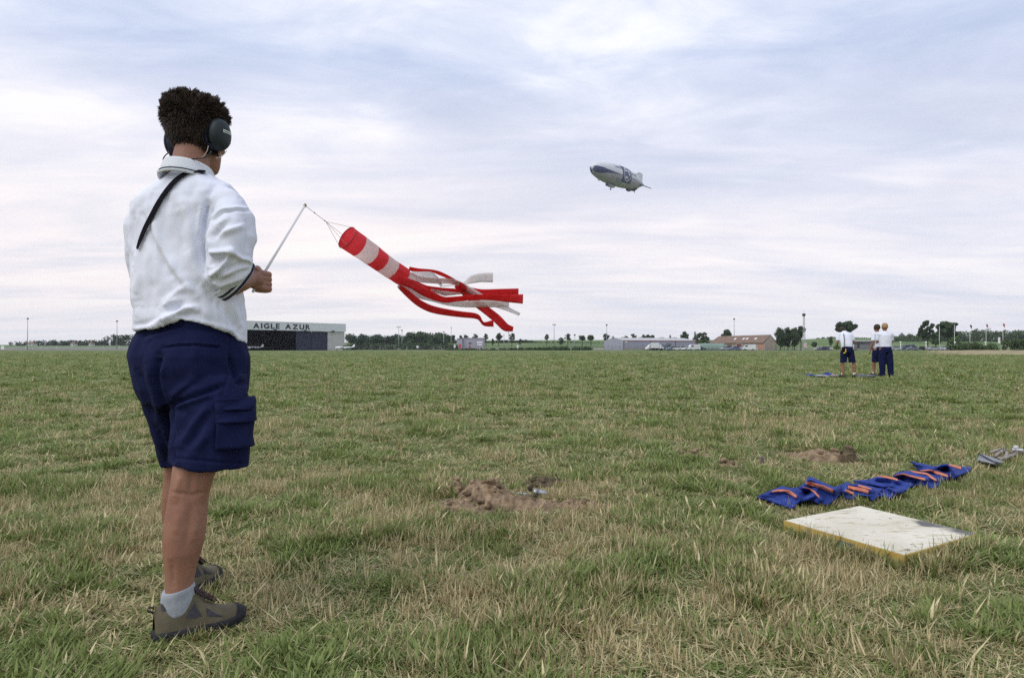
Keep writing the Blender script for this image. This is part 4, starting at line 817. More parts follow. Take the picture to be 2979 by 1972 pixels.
# torso inside the shirt
TH = 17
torso_in = [(520, 500, 615, 2.42, .8, TH), (560, 465, 635, 2.42, .55, TH), (620, 425, 670, 2.42, .5, TH), (720, 415, 655, 2.42, .62, TH), (850, 410, 665, 2.43, .66, TH), (950, 408, 690, 2.43, .72, 20), (1060, 420, 690, 2.43, .7, 26), (1130, 440, 680, 2.43, .65, 26)]
v, f = lofted(torso_in); BD.add(v, f)
# right leg / left leg
RL = [(1120, 530, 680, 2.38, .95, 35), (1230, 522, 665, 2.34, .95, 35), (1300, 522, 640, 2.32, .97, 38), (1338, 510, 636, 2.31, .97, 39), (1356, 502, 634.5, 2.31, .98, 40), (1403, 496, 620, 2.30, 1.0, 42), (1440, 489, 609, 2.295, 1, 44), (1490, 480, 606, 2.29, 1.02, 45), (1530, 474, 602, 2.285, 1.03, 46), (1565, 472, 597, 2.28, 1.05, 47), (1603, 473, 589, 2.275, 1.05, 48), (1650, 478, 574, 2.27, 1.08, 48), (1700, 480, 564, 2.265, 1.15, 48), (1740, 478, 562, 2.265, 1.2, 48), (1790, 470, 575, 2.27, 1.3, 48), (1815, 470, 580, 2.27, 1.3, 48)]
v, f = lofted(RL, e=2.05); BD.add(v, f)
LL = [(1120, 470, 580, 2.5, .95, 15), (1230, 475, 585, 2.56, .95, 12), (1345, 480, 586, 2.60, 1, 10), (1390, 475, 572, 2.61, 1, 10), (1445, 470, 566, 2.61, 1.02, 10), (1480, 468, 560, 2.62, 1.03, 10), (1530, 476, 552, 2.62, 1.05, 12), (1580, 487, 544, 2.63, 1.1, 14), (1618, 492, 542, 2.63, 1.15, 16), (1650, 490, 548, 2.63, 1.2, 18), (1670, 488, 552, 2.64, 1.3, 18)]
v, f = lofted(LL, e=2.05); BD.add(v, f)
# arms
SH_R = W(680, 600, 2.33); EL_R = W(655, 826, 2.285); WR_R = W(727, 812, 2.46); HA = W(748, 806, 2.50)
BD.tube([W(630, 600, 2.40), W(662, 625, 2.34), (SH_R+EL_R)/2, EL_R*.9+SH_R*.1, EL_R], [.03, .042, .045, .040, .036], 18); BD.tube([EL_R, EL_R*.7+WR_R*.3, EL_R*.35+WR_R*.65, WR_R, HA], [.037, .045, .038, .029, .026], 18)
SH_L = W(425, 605, 2.47); EL_L = W(424, 805, 2.50); WR_L = W(560, 850, 2.78)
BD.tube([W(475, 600, 2.45), W(438, 625, 2.465), (W(438, 625, 2.465)+EL_L)/2, EL_L], [.03, .042, .042, .04], 18); BD.tube([EL_L, EL_L*.6+WR_L*.4, WR_L, WR_L*1.02-EL_L*.02], [.043, .044, .029, .028], 18)
bv, bf, bn = remesh(*BD.arr(), .0052, 3)
px, py = proj(bv)
bv = folds(bv, bn, [([(560, 1370), (552, 1440)], -.0045, 12), ([(525, 1380), (508, 1450)], .005, 10), ([(600, 1380), (588, 1450)], .005, 9), ([(505, 1432), (560, 1440), (600, 1428)], -.003, 5), ([(556, 1470), (548, 1540), (535, 1600)], -.0025, 10), ([(520, 1490), (510, 1560)], .004, 14), ([(580, 1490), (568, 1560)], .004, 12), ([(585, 1600), (560, 1690)], -.004, 8), ([(500, 1640), (505, 1700)], -.004, 8)], .0012, 10)
# right hand: palm, four curled fingers round the stick, thumb
def capsule_chain(pts, rad): return tube(pts, rad, 12)
S0 = W(770, 792, 2.535); S1 = W(887, 598, 2.76); sdv = (S1-S0)/np.linalg.norm(S1-S0)        # stick line
def hand(wr, fw, ax_, pal, vox=.0024):
    m_ = MB(); fw = fw/np.linalg.norm(fw); ax_ = ax_-(ax_@fw)*fw; ax_ /= np.linalg.norm(ax_); pal = pal-(pal@fw)*fw-(pal@ax_)*ax_; pal /= np.linalg.norm(pal)
    for k in (-.026, -.009, .009, .026): m_.tube([wr+ax_*k*.6, wr+fw*.045+ax_*k, wr+fw*.088+ax_*k*1.05], [.017, .0165, .0125], 12)
    lens = (.9, 1.0, .96, .8)
    for i, k in enumerate((.029, .0095, -.0105, -.029)):
        K = wr+fw*(.086-.004*abs(i-1))+ax_*k; l_ = lens[i]
        m_.tube([K, K+fw*.012*l_+pal*.014, K+fw*.010+pal*.036*l_, K-fw*.006+pal*.046*l_, K-fw*.026+pal*.044*l_, K-fw*.036+pal*.032*l_, K-fw*.036+pal*.024], [.0105, .011, .0098, .0095, .009, .008, .005], 12)
    T0 = wr+ax_*.03+fw*.012; m_.tube([T0, T0+ax_*.014+fw*.025+pal*.012, T0+ax_*.016+fw*.05+pal*.028, T0+ax_*.010+fw*.072+pal*.04, T0+ax_*.006+fw*.084+pal*.044], [.017, .0145, .011, .0105, .006], 12)
    m_.tube([wr-fw*.03, wr, wr+fw*.03], [.027, .027, .026], 14, flat=1.05)
    return remesh(*m_.arr(), vox, 3), pal, ax_, fw
fwR = W(790, 822, 2.56)-WR_R; (hv_, hf_, hn_), pR, aR, fR = hand(WR_R+fwR/np.linalg.norm(fwR)*.012, fwR, sdv, np.array([-.55, .35, .1]))
fwL = np.array([.8, .45, -.3]); (lv_, lf_, ln_), _, _, _ = hand(WR_L, fwL, np.array([.1, .3, 1.]), np.array([.3, -.9, .0]), .003)
nb, nh = len(bv), len(hv_); V = np.concatenate([bv, hv_, lv_]); Fc = np.concatenate([bf, hf_+nb, lf_+nb+nh]); sss(SKIN)
part('body', V, Fc, SKIN, man, True)
# --- polo shirt ---
SHIRT = [(500, 512, 606, 2.405, .95, TH), (512, 492, 622, 2.405, .9, TH), (530, 462, 650, 2.41, .72, TH), (552, 428, 680, 2.415, .62, TH), (580, 398, 705, 2.42, .58, TH), (615, 385, 712, 2.42, .57, TH), (660, 382, 700, 2.42, .6, TH), (740, 384, 695, 2.42, .64, TH), (827, 386, 700, 2.42, .7, TH), (870, 388, 709, 2.43, .74, TH+2), (916, 397, 713, 2.43, .76, TH+4), (956, 395, 713, 2.43, .78, TH+6), (1000, 396, 709, 2.43, .78, TH+8)]
sv, sf = lofted(SHIRT, 56, e=2.35)
HEM = [(380, 962), (396, 960), (440, 953), (479, 945), (519, 926), (548, 929), (585, 938), (630, 948), (672, 960), (690, 982), (700, 996), (712, 996)]
hx, hy = proj(sv); t_ = np.clip((hy-870)/(1000-870), 0, 1.2); ny2 = np.where(hy > 870, 870+t_*(ip(hx, HEM)-870), hy); sv[:, 2] += (hy-ny2)*sv[:, 1]/F
SB = MB(); SB.add(sv, sf)
SB.tube([W(600, 560, 2.37), W(668, 602, 2.325), W(681, 640, 2.30), W(676, 690, 2.29), W(668, 735, 2.28), W(660, 780, 2.285), W(660, 797, 2.30), W(671, 805, 2.315)], np.array([40, 47, 60, 69, 64, 58, 56, 53])*2.3/F, 30)
SB.tube([W(470, 575, 2.45), W(436, 605, 2.46), W(430, 660, 2.47), W(430, 740, 2.48), W(434, 800, 2.49), W(458, 830, 2.54)], np.array([42, 52, 60, 57, 52, 50])*2.46/F, 30)
v1, f1, n1_ = remesh(*SB.arr(), .0050, 3)
c1 = lambda L: [(340+x/2.306, 220+y/2.306) for x, y in L]
c2 = lambda L: [(340+x/3.016, 850+y/3.016) for x, y in L]
v1 = folds(v1, n1_, [
 (c1([(610, 860), (585, 960), (575, 1080), (605, 1200), (625, 1290)]), -.013, 8), (c1([(570, 900), (560, 1000), (585, 1150)]), .006, 8),
 (c1([(640, 955), (700, 900), (800, 885), (880, 890)]), .004, 4), (c1([(650, 975), (710, 918), (800, 900), (880, 905)]), -.004, 4),
 (c1([(680, 1010), (740, 955)]), .008, 8), (c1([(700, 1060), (850, 1010)]), .007, 8), (c1([(640, 1090), (720, 990)]), -.006, 8), (c1([(620, 1190), (700, 1185), (765, 1175)]), .011, 8), (c1([(765, 1180), (830, 1225), (900, 1245)]), .009, 7),
 (c1([(765, 1185), (700, 1290), (625, 1350)]), .010, 8), (c1([(640, 1250), (740, 1215)]), -.009, 9), (c1([(700, 1345), (800, 1290), (890, 1270)]), .007, 8), (c1([(720, 1310), (850, 1260)]), -.006, 7), (c1([(640, 1380), (700, 1410), (830, 1350), (900, 1290)]), .006, 7),
 (c1([(865, 950), (890, 1040), (880, 1150)]), -.004, 8),
 (c1([(250, 960), (270, 1060), (330, 1200), (420, 1340), (530, 1470)]), .007, 12), (c1([(230, 1000), (240, 1100), (290, 1230), (380, 1370)]), -.005, 12), (c1([(450, 860), (480, 1000), (500, 1120), (530, 1290), (600, 1420)]), .005, 13), (c1([(410, 900), (430, 1040), (460, 1160)]), -.004, 12),
 (c1([(150, 900), (180, 960), (190, 1050)]), -.004, 10), (c1([(120, 1180), (150, 1330), (140, 1480)]), .005, 10), (c1([(330, 1520), (420, 1440), (480, 1420)]), .006, 10), (c1([(560, 1400), (680, 1540)]), -.006, 12), (c1([(110, 940), (105, 1100), (115, 1280)]), -.004, 9),
 (c2([(410, 140), (470, 95), (560, 60)]), .006, 9), (c2([(430, 220), (520, 190), (600, 150), (700, 140)]), .010, 9), (c2([(470, 170), (560, 110)]), -.007, 8), (c2([(560, 230), (650, 180), (730, 200)]), -.004, 7), (c2([(200, 120), (190, 240)]), .004, 9), (c2([(300, 290), (420, 240), (520, 215)]), .007, 8), (c2([(880, 60), (960, 180), (1060, 330)]), -.006, 10), (c2([(980, 80), (1050, 200), (1090, 330)]), .005, 10), (c2([(200, 290), (330, 250)]), -.004, 8),
 (c2([(170, 318), (420, 283), (545, 226), (740, 264), (1000, 328), (1085, 430)]), .005, 5), (c1([(400, 640), (330, 690), (240, 770)]), .003, 8), (c1([(640, 720), (740, 760), (830, 830)]), .004, 9), (c1([(600, 820), (660, 760)]), -.003, 10)], .004, 8, 3, .015, 1.6)
part('polo_shirt', v1, f1, COT, man, True)
# collar: ribbed band with a navy line
def band(tab, wid_z, th_, name, m, off=.0):
    """tab: (nx, ny, Y) along the middle line of a cloth band, th_ thickness"""
    P = np.array([W(*t) for t in tab]); s = np.linspace(0, len(P)-1, 40); P = np.stack([np.interp(s, range(len(P)), P[:, j]) for j in range(3)], -1); return P
fvT, lvT = vec(R(TH)); CC = W(556, 497, 2.408)
def collar_ring(rad, z, lean, q):   # lean: forward shift
    return CC+np.stack([0*q, 0*q, 0*q+z], -1)+rad*(np.cos(q)[:, None]*lvT*1.02+np.sin(q)[:, None]*fvT*1.1)+lean*fvT
q = np.linspace(0, 2*np.pi, 61)
rings = []
for rad, z in ((.072, .0), (.0735, .020), (.076, .026), (.079, .020), (.086, -.004), (.094, -.022), (.092, -.030), (.078, -.02), (.072, .0)):
    qq = collar_ring(rad, z, -.012, q); qq[:, 2] -= .028*(1-np.cos(q-math.pi*1.5-.0))/2*1.2; rings.append(qq)
P = np.stack(rings); v, f = grid(P); part('collar', v, f, mat('ribbed_white_cotton', (.62, .66, .70), (.7, .73, .77), 60, .9, bump=.4, stretch=(8, 8, .6)), man, True)
for nm, k0, k1 in (('collar_stripe', .62, .82),):
    a_ = P[4]*(1-k0)+P[5]*k0; b_ = P[4]*(1-k1)+P[5]*k1; o_ = (a_-CC); o_[:, 2] = 0; o_ /= np.linalg.norm(o_, axis=1)[:, None]; v, f = grid(np.stack([a_+o_*.0015+up_*.001, b_+o_*.0015+up_*.001])); part(nm, v, f, NAVT, man, True)
# right cuff: ribbed ring with two navy stripes
CU = W(681, 811, 2.335); CD = np.array([.50, .50, -.48]); CD /= np.linalg.norm(CD)
e1 = W(732, 771, 2.34)-W(639, 857, 2.31); hw = np.linalg.norm(e1)/2; e1 = e1-(e1@CD)*CD; e1 /= np.linalg.norm(e1); e2 = np.cross(CD, e1)
def cuff(t, rad): rad = rad*1.09; q = np.linspace(0, 2*np.pi, 49); return CU+CD*t+rad*(np.cos(q)[:, None]*e1+.86*np.sin(q)[:, None]*e2)
prf = [(-.026, hw*.99), (-.022, hw*1.03), (0, hw*1.03), (.020, hw*1.01), (.021, hw*.97), (.0, hw*.94), (-.026, hw*.95)]
v, f = grid(np.stack([cuff(*p_) for p_ in prf])); part('cuff', v, f, MATS['ribbed_white_cotton'], man, True)
for t0, t1 in ((-.005, .003), (.010, .0185)): v, f = grid(np.stack([cuff(t0, hw*1.043), cuff(t1, hw*1.035)])); part('cuff_stripe', v, f, NAVT, man, True)
# --- shoulder strap lying over the shirt (tree of shirt points: nearest vertex in photo space) ---
sx_, sy_ = proj(v1); vw = v1-np.array([0, 0, CH]); vis = (n1_*vw).sum(1) < 0
def on_shirt(nx, ny, lift=.004):
    d = np.hypot(sx_-nx, sy_-ny)+np.where(vis, 0, 400)+0*sx_; i = np.argsort(d)[:10]; Yk = v1[i, 1].min(); Yk = np.mean(v1[i, 1]); p_ = W(nx, ny, Yk); n_ = n1_[i].mean(0); n_ /= np.linalg.norm(n_); return p_+n_*lift, n_
cen = [(596, 506), (575, 503), (552, 505), (533, 514), (515, 528), (498, 546), (480, 571), (466, 592), (455, 614), (443, 636), (430, 660), (420, 684), (411, 706), (405, 726)]
wid = [3, 3.5, 4, 5.5, 6, 6.3, 6.8, 7, 7.2, 6.5, 6.2, 5.8, 4.5, 2.5]
C_ = np.array(cen, float); s = np.linspace(0, len(C_)-1, 70); cx = np.interp(s, range(len(C_)), C_[:, 0]); cy = np.interp(s, range(len(C_)), C_[:, 1]); ww = np.interp(s, range(len(C_)), wid)
tx_, ty_ = np.gradient(cx), np.gradient(cy); tl_ = np.hypot(tx_, ty_); rows = []
for i in range(len(s)):
    nx_, ny_ = -ty_[i]/tl_[i], tx_[i]/tl_[i]; rows.append([on_shirt(cx[i]+nx_*ww[i]*k, cy[i]+ny_*ww[i]*k, .007)[0] for k in (-1, -.4, .4, 1)])
P = np.array(rows); K_ = np.ones(7)/7
for _ in range(2):
    for j in range(3):
        for k in range(4): P[3:-3, k, j] = np.convolve(P[:, k, j], K_, 'same')[3:-3]
v, f = slab(P, .002); strap = solo('shoulder_strap', v, f, BLK, 'black webbing strap running diagonally over the white polo shirt', 'strap')
# --- shorts ---
PEL = [(925, 420, 690, 2.43, .72, 26), (963, 408, 697, 2.43, .74, 26), (999, 391, 707, 2.43, .76, 26), (1036, 383, 719, 2.43, .78, 26), (1082, 390, 719, 2.43, .78, 26), (1130, 403, 717, 2.43, .78, 26), (1175, 423, 706, 2.43, .72, 28), (1192, 445, 690, 2.44, .6, 28), (1212, 490, 640, 2.45, .4, 28)]
v, f = lofted(PEL, 56, e=2.5); SB = MB(); SB.add(v, f)
RLG = [(1090, 500, 712, 2.39, .8, 34), (1150, 496, 718, 2.36, .85, 35), (1185, 500, 722, 2.35, .88, 36), (1230, 502, 724, 2.34, .9, 36), (1290, 498, 722, 2.335, .92, 37), (1330, 495, 720, 2.33, .92, 37), (1352, 494, 718.5, 2.33, .92, 37)]
v, f = lofted(RLG, 48, e=2.4); hx, hy = proj(v); hm = np.interp(hx, [500, 560, 640, 720], [1341, 1352, 1354, 1357]); t_ = np.clip((hy-1290)/62, 0, 1.3); v[:, 2] += (t_*(1352-hm))*v[:, 1]/F; RLv = v.copy(); SB.add(v, f)
LLG = [(1090, 393, 600, 2.455, 1.0, 22), (1165, 414, 600, 2.465, 1.0, 20), (1231, 438, 604, 2.505, 1.0, 16), (1298, 453, 612, 2.55, .96, 12), (1335, 466, 618, 2.58, .92, 12), (1350, 473, 620, 2.585, .92, 12)]
v, f = lofted(LLG, 48, e=2.3); SB.add(v, f)
v2, f2, n2_ = remesh(*SB.arr(), .0050, 2)
v2 = folds(v2, n2_, [
 (c2([(420, 482), (560, 462), (700, 462), (905, 480)]), -.005, 3.5), (c2([(420, 470), (560, 450), (700, 450), (905, 466)]), .003, 3), (c2([(390, 500), (405, 480), (420, 475)]), -.003, 4),
 (c2([(360, 560), (340, 700), (360, 860), (420, 1000), (470, 1180)]), -.012, 10), (c2([(410, 650), (405, 760), (440, 880)]), .006, 8), (c2([(350, 600), (300, 760)]), .004, 12),
 (c2([(500, 975), (650, 915), (800, 860), (925, 820)]), -.010, 7), (c2([(480, 930), (560, 850), (660, 780)]), .006, 12), (c2([(520, 1010), (680, 950), (820, 900)]), .006, 7),
 (c2([(800, 1000), (690, 1130), (560, 1330)]), .006, 12), (c2([(780, 1080), (700, 1230), (600, 1380)]), -.005, 12), (c2([(800, 1230), (680, 1400)]), .005, 12), (c2([(560, 1000), (620, 1080), (560, 1250)]), -.004, 14),
 (c2([(1000, 560), (1030, 700), (1060, 790), (1130, 800)]), -.007, 7), (c2([(1080, 480), (1110, 570), (1100, 680), (1060, 760)]), .005, 7), (c2([(1000, 330), (1010, 600), (950, 820), (930, 900)]), -.003, 5),
 (c2([(250, 420), (420, 360), (540, 330)]), .003, 6), (c2([(200, 380), (420, 330), (560, 290)]), -.003, 5), (c2([(600, 320), (800, 330), (1000, 360)]), -.003, 5), (c2([(495, 1455), (700, 1470), (900, 1490), (1140, 1500)]), -.003, 3), (c2([(180, 700), (250, 880), (300, 1050)]), -.005, 10), (c2([(260, 620), (330, 900), (380, 1150)]), .004, 10),
 (c2([(350, 1200), (420, 1320), (450, 1480)]), -.006, 10), (c2([(400, 1200), (450, 1350)]), .005, 8), (c2([(495, 1000), (487, 1200), (488, 1480)]), -.012, 6), (c2([(620, 560), (760, 600), (880, 700)]), -.0025, 18)], .0035, 9, 5, .011, 1.9)
sh = part('cargo_shorts', v2, f2, NAV, man, True)
# cargo pocket and flap: curved pieces standing off the right leg
qx_, qy_ = proj(v2); vw2 = v2-np.array([0, 0, CH]); vis2 = (n2_*vw2).sum(1) < .05
def legpt(u, ny, lift):    # u 0..1 around the right-hand side of the leg
    t = np.array(RLG); Yc = np.interp(ny, t[:, 0], t[:, 3]); r_ = ring(ny, float(np.interp(ny, t[:, 0], t[:, 1])), float(np.interp(ny, t[:, 0], t[:, 2])), float(Yc), .9, R(36), 96, e=2.4)
    c = r_.mean(0); a0 = R(-24); a1 = R(62); ang = a0+(a1-a0)*u; k = int(round((ang % (2*np.pi))/(2*np.pi)*96)) % 96; d_ = r_[k]-c; d_ /= np.linalg.norm(d_); return r_[k]+d_*lift
def pocket(name, ny0, ny1, l0, l1, skew, par):
    P = np.array([[legpt(u, ny0+(ny1-ny0)*w_+skew*u, -.002+(l0+(l1-l0)*w_)*math.sin(math.pi*min(1, max(0, u))*.94+.09)**.45+.004*math.sin(u*9+w_*5)+.006*vn(np.array(u*4.),np.array(w_*3.+ny0),3)) for u in np.linspace(0, 1, 22)] for w_ in np.linspace(0, 1, 14)])
    v, f = slab(P[::-1], .006); return part(name, v, f, NAV, par, True)
pocket('pocket', 1175, 1293, .006, .014, 6, sh); pocket('pocket_flap', 1157, 1221, .014, .024, 4, sh); pocket('pocket_fold', 1152, 1186, .018, .025, 4, sh)
# --- socks ---
SOCK = mat('grey_sock', (.27, .30, .33), (.35, .38, .41), 30, .95, bump=.6, bscale=120, stretch=(1, 1, .3))
v, f = lofted([(1708, 471, 566, 2.265, 1.12, 48), (1716, 468.5, 568, 2.265, 1.15, 48), (1735, 467, 568, 2.265, 1.2, 48), (1752, 466, 569, 2.265, 1.22, 48), (1780, 464, 572, 2.27, 1.25, 48)], 40, e=2.05, tilt=.22); part('sock', v, f, SOCK, man, True)
v, f = lofted([(1622, 487, 548, 2.63, 1.2, 18), (1640, 486, 550, 2.63, 1.25, 18), (1668, 486, 552, 2.64, 1.3, 18)], 32, e=2.05, tilt=.22); part('sock', v, f, SOCK, man, True)
# --- boots ---
SUEDE = mat('taupe_suede', (.095, .083, .052), (.15, .13, .085), 14, .9, bump=.5, bscale=90, bdist=.002); SOLE = mat('black_rubber_sole', (.015, .016, .02), (.03, .03, .035), 20, .8, bump=.3); MESH = mat('dark_grey_mesh', (.045, .045, .055), (.07, .07, .08), 90, .9, bump=.8); LACE = mat('lace', (.06, .03, .035), (.09, .05, .05), 60, .8)
def boot(heel, th, side, label):
    fv, lv = vec(th); b_ = thing('hiking_boot', label, 'boot', heel)
    b_.parent = man; b_.location = Vector(np.array(heel)-np.array(man.location)); del b_['category']; del b_['label']
    ORG[b_.name] = np.array(heel); hl_ = np.array(heel)
    S = [(0, .018, .085), (.006, .030, .105), (.03, .037, .122), (.06, .039, .122), (.085, .041, .130), (.105, .041, .146), (.125, .042, .128), (.15, .046, .102), (.18, .050, .082), (.215, .052, .063), (.245, .048, .058), (.268, .038, .050), (.283, .022, .038), (.288, .010, .03)]
    def up(s, q, off=0.0, zb=.022):
        t = np.array(S); w_ = np.interp(s, t[:, 0], t[:, 1]); h_ = np.interp(s, t[:, 0], t[:, 2]); bend = .006*np.sin(np.clip(s/.288, 0, 1)*np.pi)*side; rise = .012*np.clip((s-.2)/.09, 0, 1)**2
        nar = 1-.28*np.clip(np.sin(q), 0, 1)*np.clip(1-s/.16, 0, 1)
        return hl_+fv*np.asarray(s)[..., None]+lv*((w_+off)*np.sign(np.cos(q))*np.abs(np.cos(q))**.8*nar+bend)[..., None]+up_*(zb+rise+(h_-zb+off)*np.clip(np.sin(q), -.2, 1)**1)[..., None]
    s_ = np.concatenate([[0, .003], np.linspace(.008, .28, 36), [.285, .288]]); q_ = np.linspace(0, np.pi, 25); Sg, Q = np.meshgrid(s_, q_, indexing='ij'); P = up(Sg, Q); P += (fbm3(P*60, 3, 2)*.0025)[..., None]*up_; v, f = grid(P); up_o = part('upper', v, f, SUEDE, b_, True)
    # sole
    rings = []
    for z, k in ((0.0, .98), (.006, 1.04), (.018, 1.05), (.028, 1.03), (.031, .95)):
        t = np.array(S); ss = np.concatenate([np.linspace(0, .288, 22), np.linspace(.288, 0, 22)]); sd_ = np.concatenate([np.ones(22), -np.ones(22)]); w_ = np.interp(ss, t[:, 0], t[:, 1])+.002
        rise = .016*np.clip((ss-.2)/.09, 0, 1)**2*(1 if z < .02 else 1); sc = .144+(ss-.144)*(.99+(k-1)*.5+.02); rings.append(hl_+fv*sc[:, None]+lv*(w_*sd_*k+.006*np.sin(ss/.288*np.pi)*side)[:, None]+up_*(z+rise)[:, None])
    v, f = loft(rings); part('sole', v, f, SOLE, b_, True)
    def pan(name, s0, s1, q0, q1, m, off, n1=10, n2=8, wv=0):
        A_, B_ = np.meshgrid(np.linspace(0, 1, n1), np.linspace(0, 1, n2), indexing='ij'); v, f = grid(up(s0(B_)+(s1(B_)-s0(B_))*A_, q0(A_)+(q1(A_)-q0(A_))*B_, off)); part(name, v, f, m, b_, True)
    c_ = lambda k: (lambda t: k+0*t)
    pan('toe_cap', lambda t: .238+.02*np.sin(t*np.pi), c_(.2875), c_(0), c_(np.pi), SOLE, .002)
    for q0_, sg in ((0, 1), (np.pi, -1)):
        pan('side_panel', lambda t: .085+.03*t, lambda t: .135-.02*t, lambda t: q0_+sg*(.42-.1*np.sin(t*3.1)), lambda t: q0_+sg*(.72+.15*np.sin(t*3.1)), MESH, .0018); pan('side_panel', c_(.15), lambda t: .205-.03*t, lambda t: q0_+sg*(.45+0*t), lambda t: q0_+sg*(.85-.2*t), MESH, .0018)
        pan('eyelet_strip', lambda t: .10+.06*t, lambda t: .112+.075*t, lambda t: q0_+sg*(1.0+.1*t), lambda t: q0_+sg*(1.32), SUEDE, .003)
        pan('ankle_padding', c_(.018), lambda t: .10-.02*t, lambda t: q0_+sg*(.95-.25*np.sin(t*3.1)), lambda t: q0_+sg*(1.45+0*t), MESH, .003)
    tp = [hl_+fv*s+up_*z for s, z in ((.185, .086), (.15, .112), (.125, .138), (.108, .162), (.098, .182))]; m_ = MB(); m_.tube(tp, [.012, .02, .024, .026, .022], 12, flat=.28); m_.build('tongue', MESH, b_, True)
    m_ = MB()
    for i in range(6):
        s = .112+i*.013; z = np.interp(s, [.10, .13, .16, .19], [.158, .132, .108, .086])+.006; m_.tube([hl_+fv*s-lv*.022+up_*(z-.008), hl_+fv*(s+.006)+up_*(z+.004), hl_+fv*(s+.012)+lv*.022+up_*(z-.010)], .0022, 6); m_.tube([hl_+fv*s+lv*.022+up_*(z-.008), hl_+fv*(s+.006)+up_*(z+.005), hl_+fv*(s+.012)-lv*.022+up_*(z-.010)], .0022, 6)
    m_.build('laces', LACE, b_, True)
    m_ = MB(); m_.tube([hl_-fv*.0+up_*.108, hl_-fv*.016+up_*.112, hl_-fv*.018+up_*.102, hl_-fv*.002+up_*.092], .0035, 8); m_.build('pull_tab', SOLE, b_, True)
hR = G(462, 1828, 0)*1.0; hR = np.array([W(447, 1850, 2.215)[0], 2.215, .0]); toeR = np.array([W(706, 1790, 2.40)[0], 2.40, 0]); dR = toeR-hR; boot(tuple(hR), math.atan2(dR[0], dR[1]), 1, '')
toeL = G(612, 1690); thL = R(14); hL = np.array([toeL[0]-.288*math.sin(thL)-.005, toeL[1]-.288*math.cos(thL), 0.]); hL = np.array([W(500, 1700, 2.55)[0], 2.55, 0]); boot(tuple(hL), math.atan2(W(602, 1670, 2.77)[0]-hL[0], .22), -1, '')
# --- hair ---
HAIR = mat('dark_brown_hair', (.018, .013, .010), (.05, .034, .024), 40, .6, spec=.25)
def hairlen(z, q):
    b_ = sstep(.02, .11, z); return b_
rows = []; zz = np.linspace(-.068, .128, 30); qq = np.linspace(0, 2*np.pi, 49)
for z in zz:
    front = np.clip(np.sin(qq), 0, 1); zz_ = np.maximum(z, np.interp(front, [0, .25, .5, 1], [-.07, .0, .045, .07]))+0*qq
    g = .009-.004*sstep(.02, .09, zz_)+.003*np.sin(qq*7+z*50); P_ = headpt(np.minimum(zz_, .128), qq, g); P_[:, 2] += .006*sstep(.06, .128, zz_)+.006*sstep(.02, .1, zz_)*vn(qq*4, qq*0+z*40, 2); rows.append(P_)
v, f = grid(np.stack(rows)); k = len(v); v = np.concatenate([v, rows[-1].mean(0)[None]+up_*.004]); f = [tuple(x) for x in f]+[((29*49)+j, (29*49)+j+1, k) for j in range(48)]
hair = part('hair', v, f, HAIR, man, True)
r = np.random.default_rng(5); ns = 15000; qa = r.random(ns)*2*np.pi; za = -.066+.196*r.random(ns)**.8
fr_ = np.clip(np.sin(qa), 0, 1); lim = np.interp(fr_, [0, .25, .5, 1], [-.07, .0, .045, .07]); ok = za > lim; qa, za = qa[ok], za[ok]; n = len(qa)
root_ = headpt(za, qa, .012); outv = headpt(za, qa, .05)-root_; outv /= np.linalg.norm(outv, axis=1)[:, None]; top_ = sstep(.0, .10, za)
Lh = (.012+.007*top_)*(1-.35*np.clip(np.sin(qa), 0, 1))*(.55+.75*r.random(n)); dirv = outv*(.32+.2*top_)[:, None]+up_*(-1.2+2.2*top_)[:, None]+hf*(.25*top_*np.clip(np.sin(qa), -.2, 1))[:, None]
tuft = np.stack([fbm3(np.stack([root_[:, 0]*16, root_[:, 1]*16, root_[:, 2]*16], -1), s_) for s_ in (1, 2, 3)], -1); dirv = dirv+tuft*.55+.11*r.normal(size=(n, 3)); dirv /= np.linalg.norm(dirv, axis=1)[:, None]; Lh *= (1+1.3*np.clip(tuft[:, 0], -.5, .6))
side_ = np.cross(dirv, np.array([.2, 1, .1])+.4*r.normal(size=(n, 3))); side_ /= np.linalg.norm(side_, axis=1)[:, None]; w_ = (.0011+.0006*r.random(n))[:, None]
st = root_+outv*(.010*top_)[:, None]+up_*(.008*top_)[:, None]; mid = st+dirv*(Lh*.55)[:, None]; drop = np.array([0, 0, -1.])*(Lh*.25)[:, None]; tip = mid+dirv*(Lh*.5)[:, None]+drop*.6+hf*(Lh*.15*top_)[:, None]
nl = 420; li = r.choice(n, nl, replace=False); own = np.argmin(((root_[:, None, :]-root_[li][None])**2).sum(-1), 1); lt = tip[li]+up_*(.012*top_[li]*r.random(nl))[:, None]+.006*r.normal(size=(nl, 3))*top_[li][:, None]
kk = (.5*top_)[:, None]; tip = tip*(1-kk)+lt[own]*kk; mid = mid*(1-kk*.5)+(.5*(st+lt[own]))*kk*.5
Vh = np.stack([st-side_*w_, st+side_*w_, mid+side_*w_*.8, mid-side_*w_*.8, tip-side_*w_*.15, tip+side_*w_*.15], 1).reshape(-1, 3); b6 = np.arange(n)[:, None]*6; Fh = np.concatenate([b6+np.array([0, 1, 2, 3]), b6+np.array([3, 2, 5, 4])])
o = part('hair_strands', Vh, Fh, HAIR, hair, attrs=None, kind='stuff')
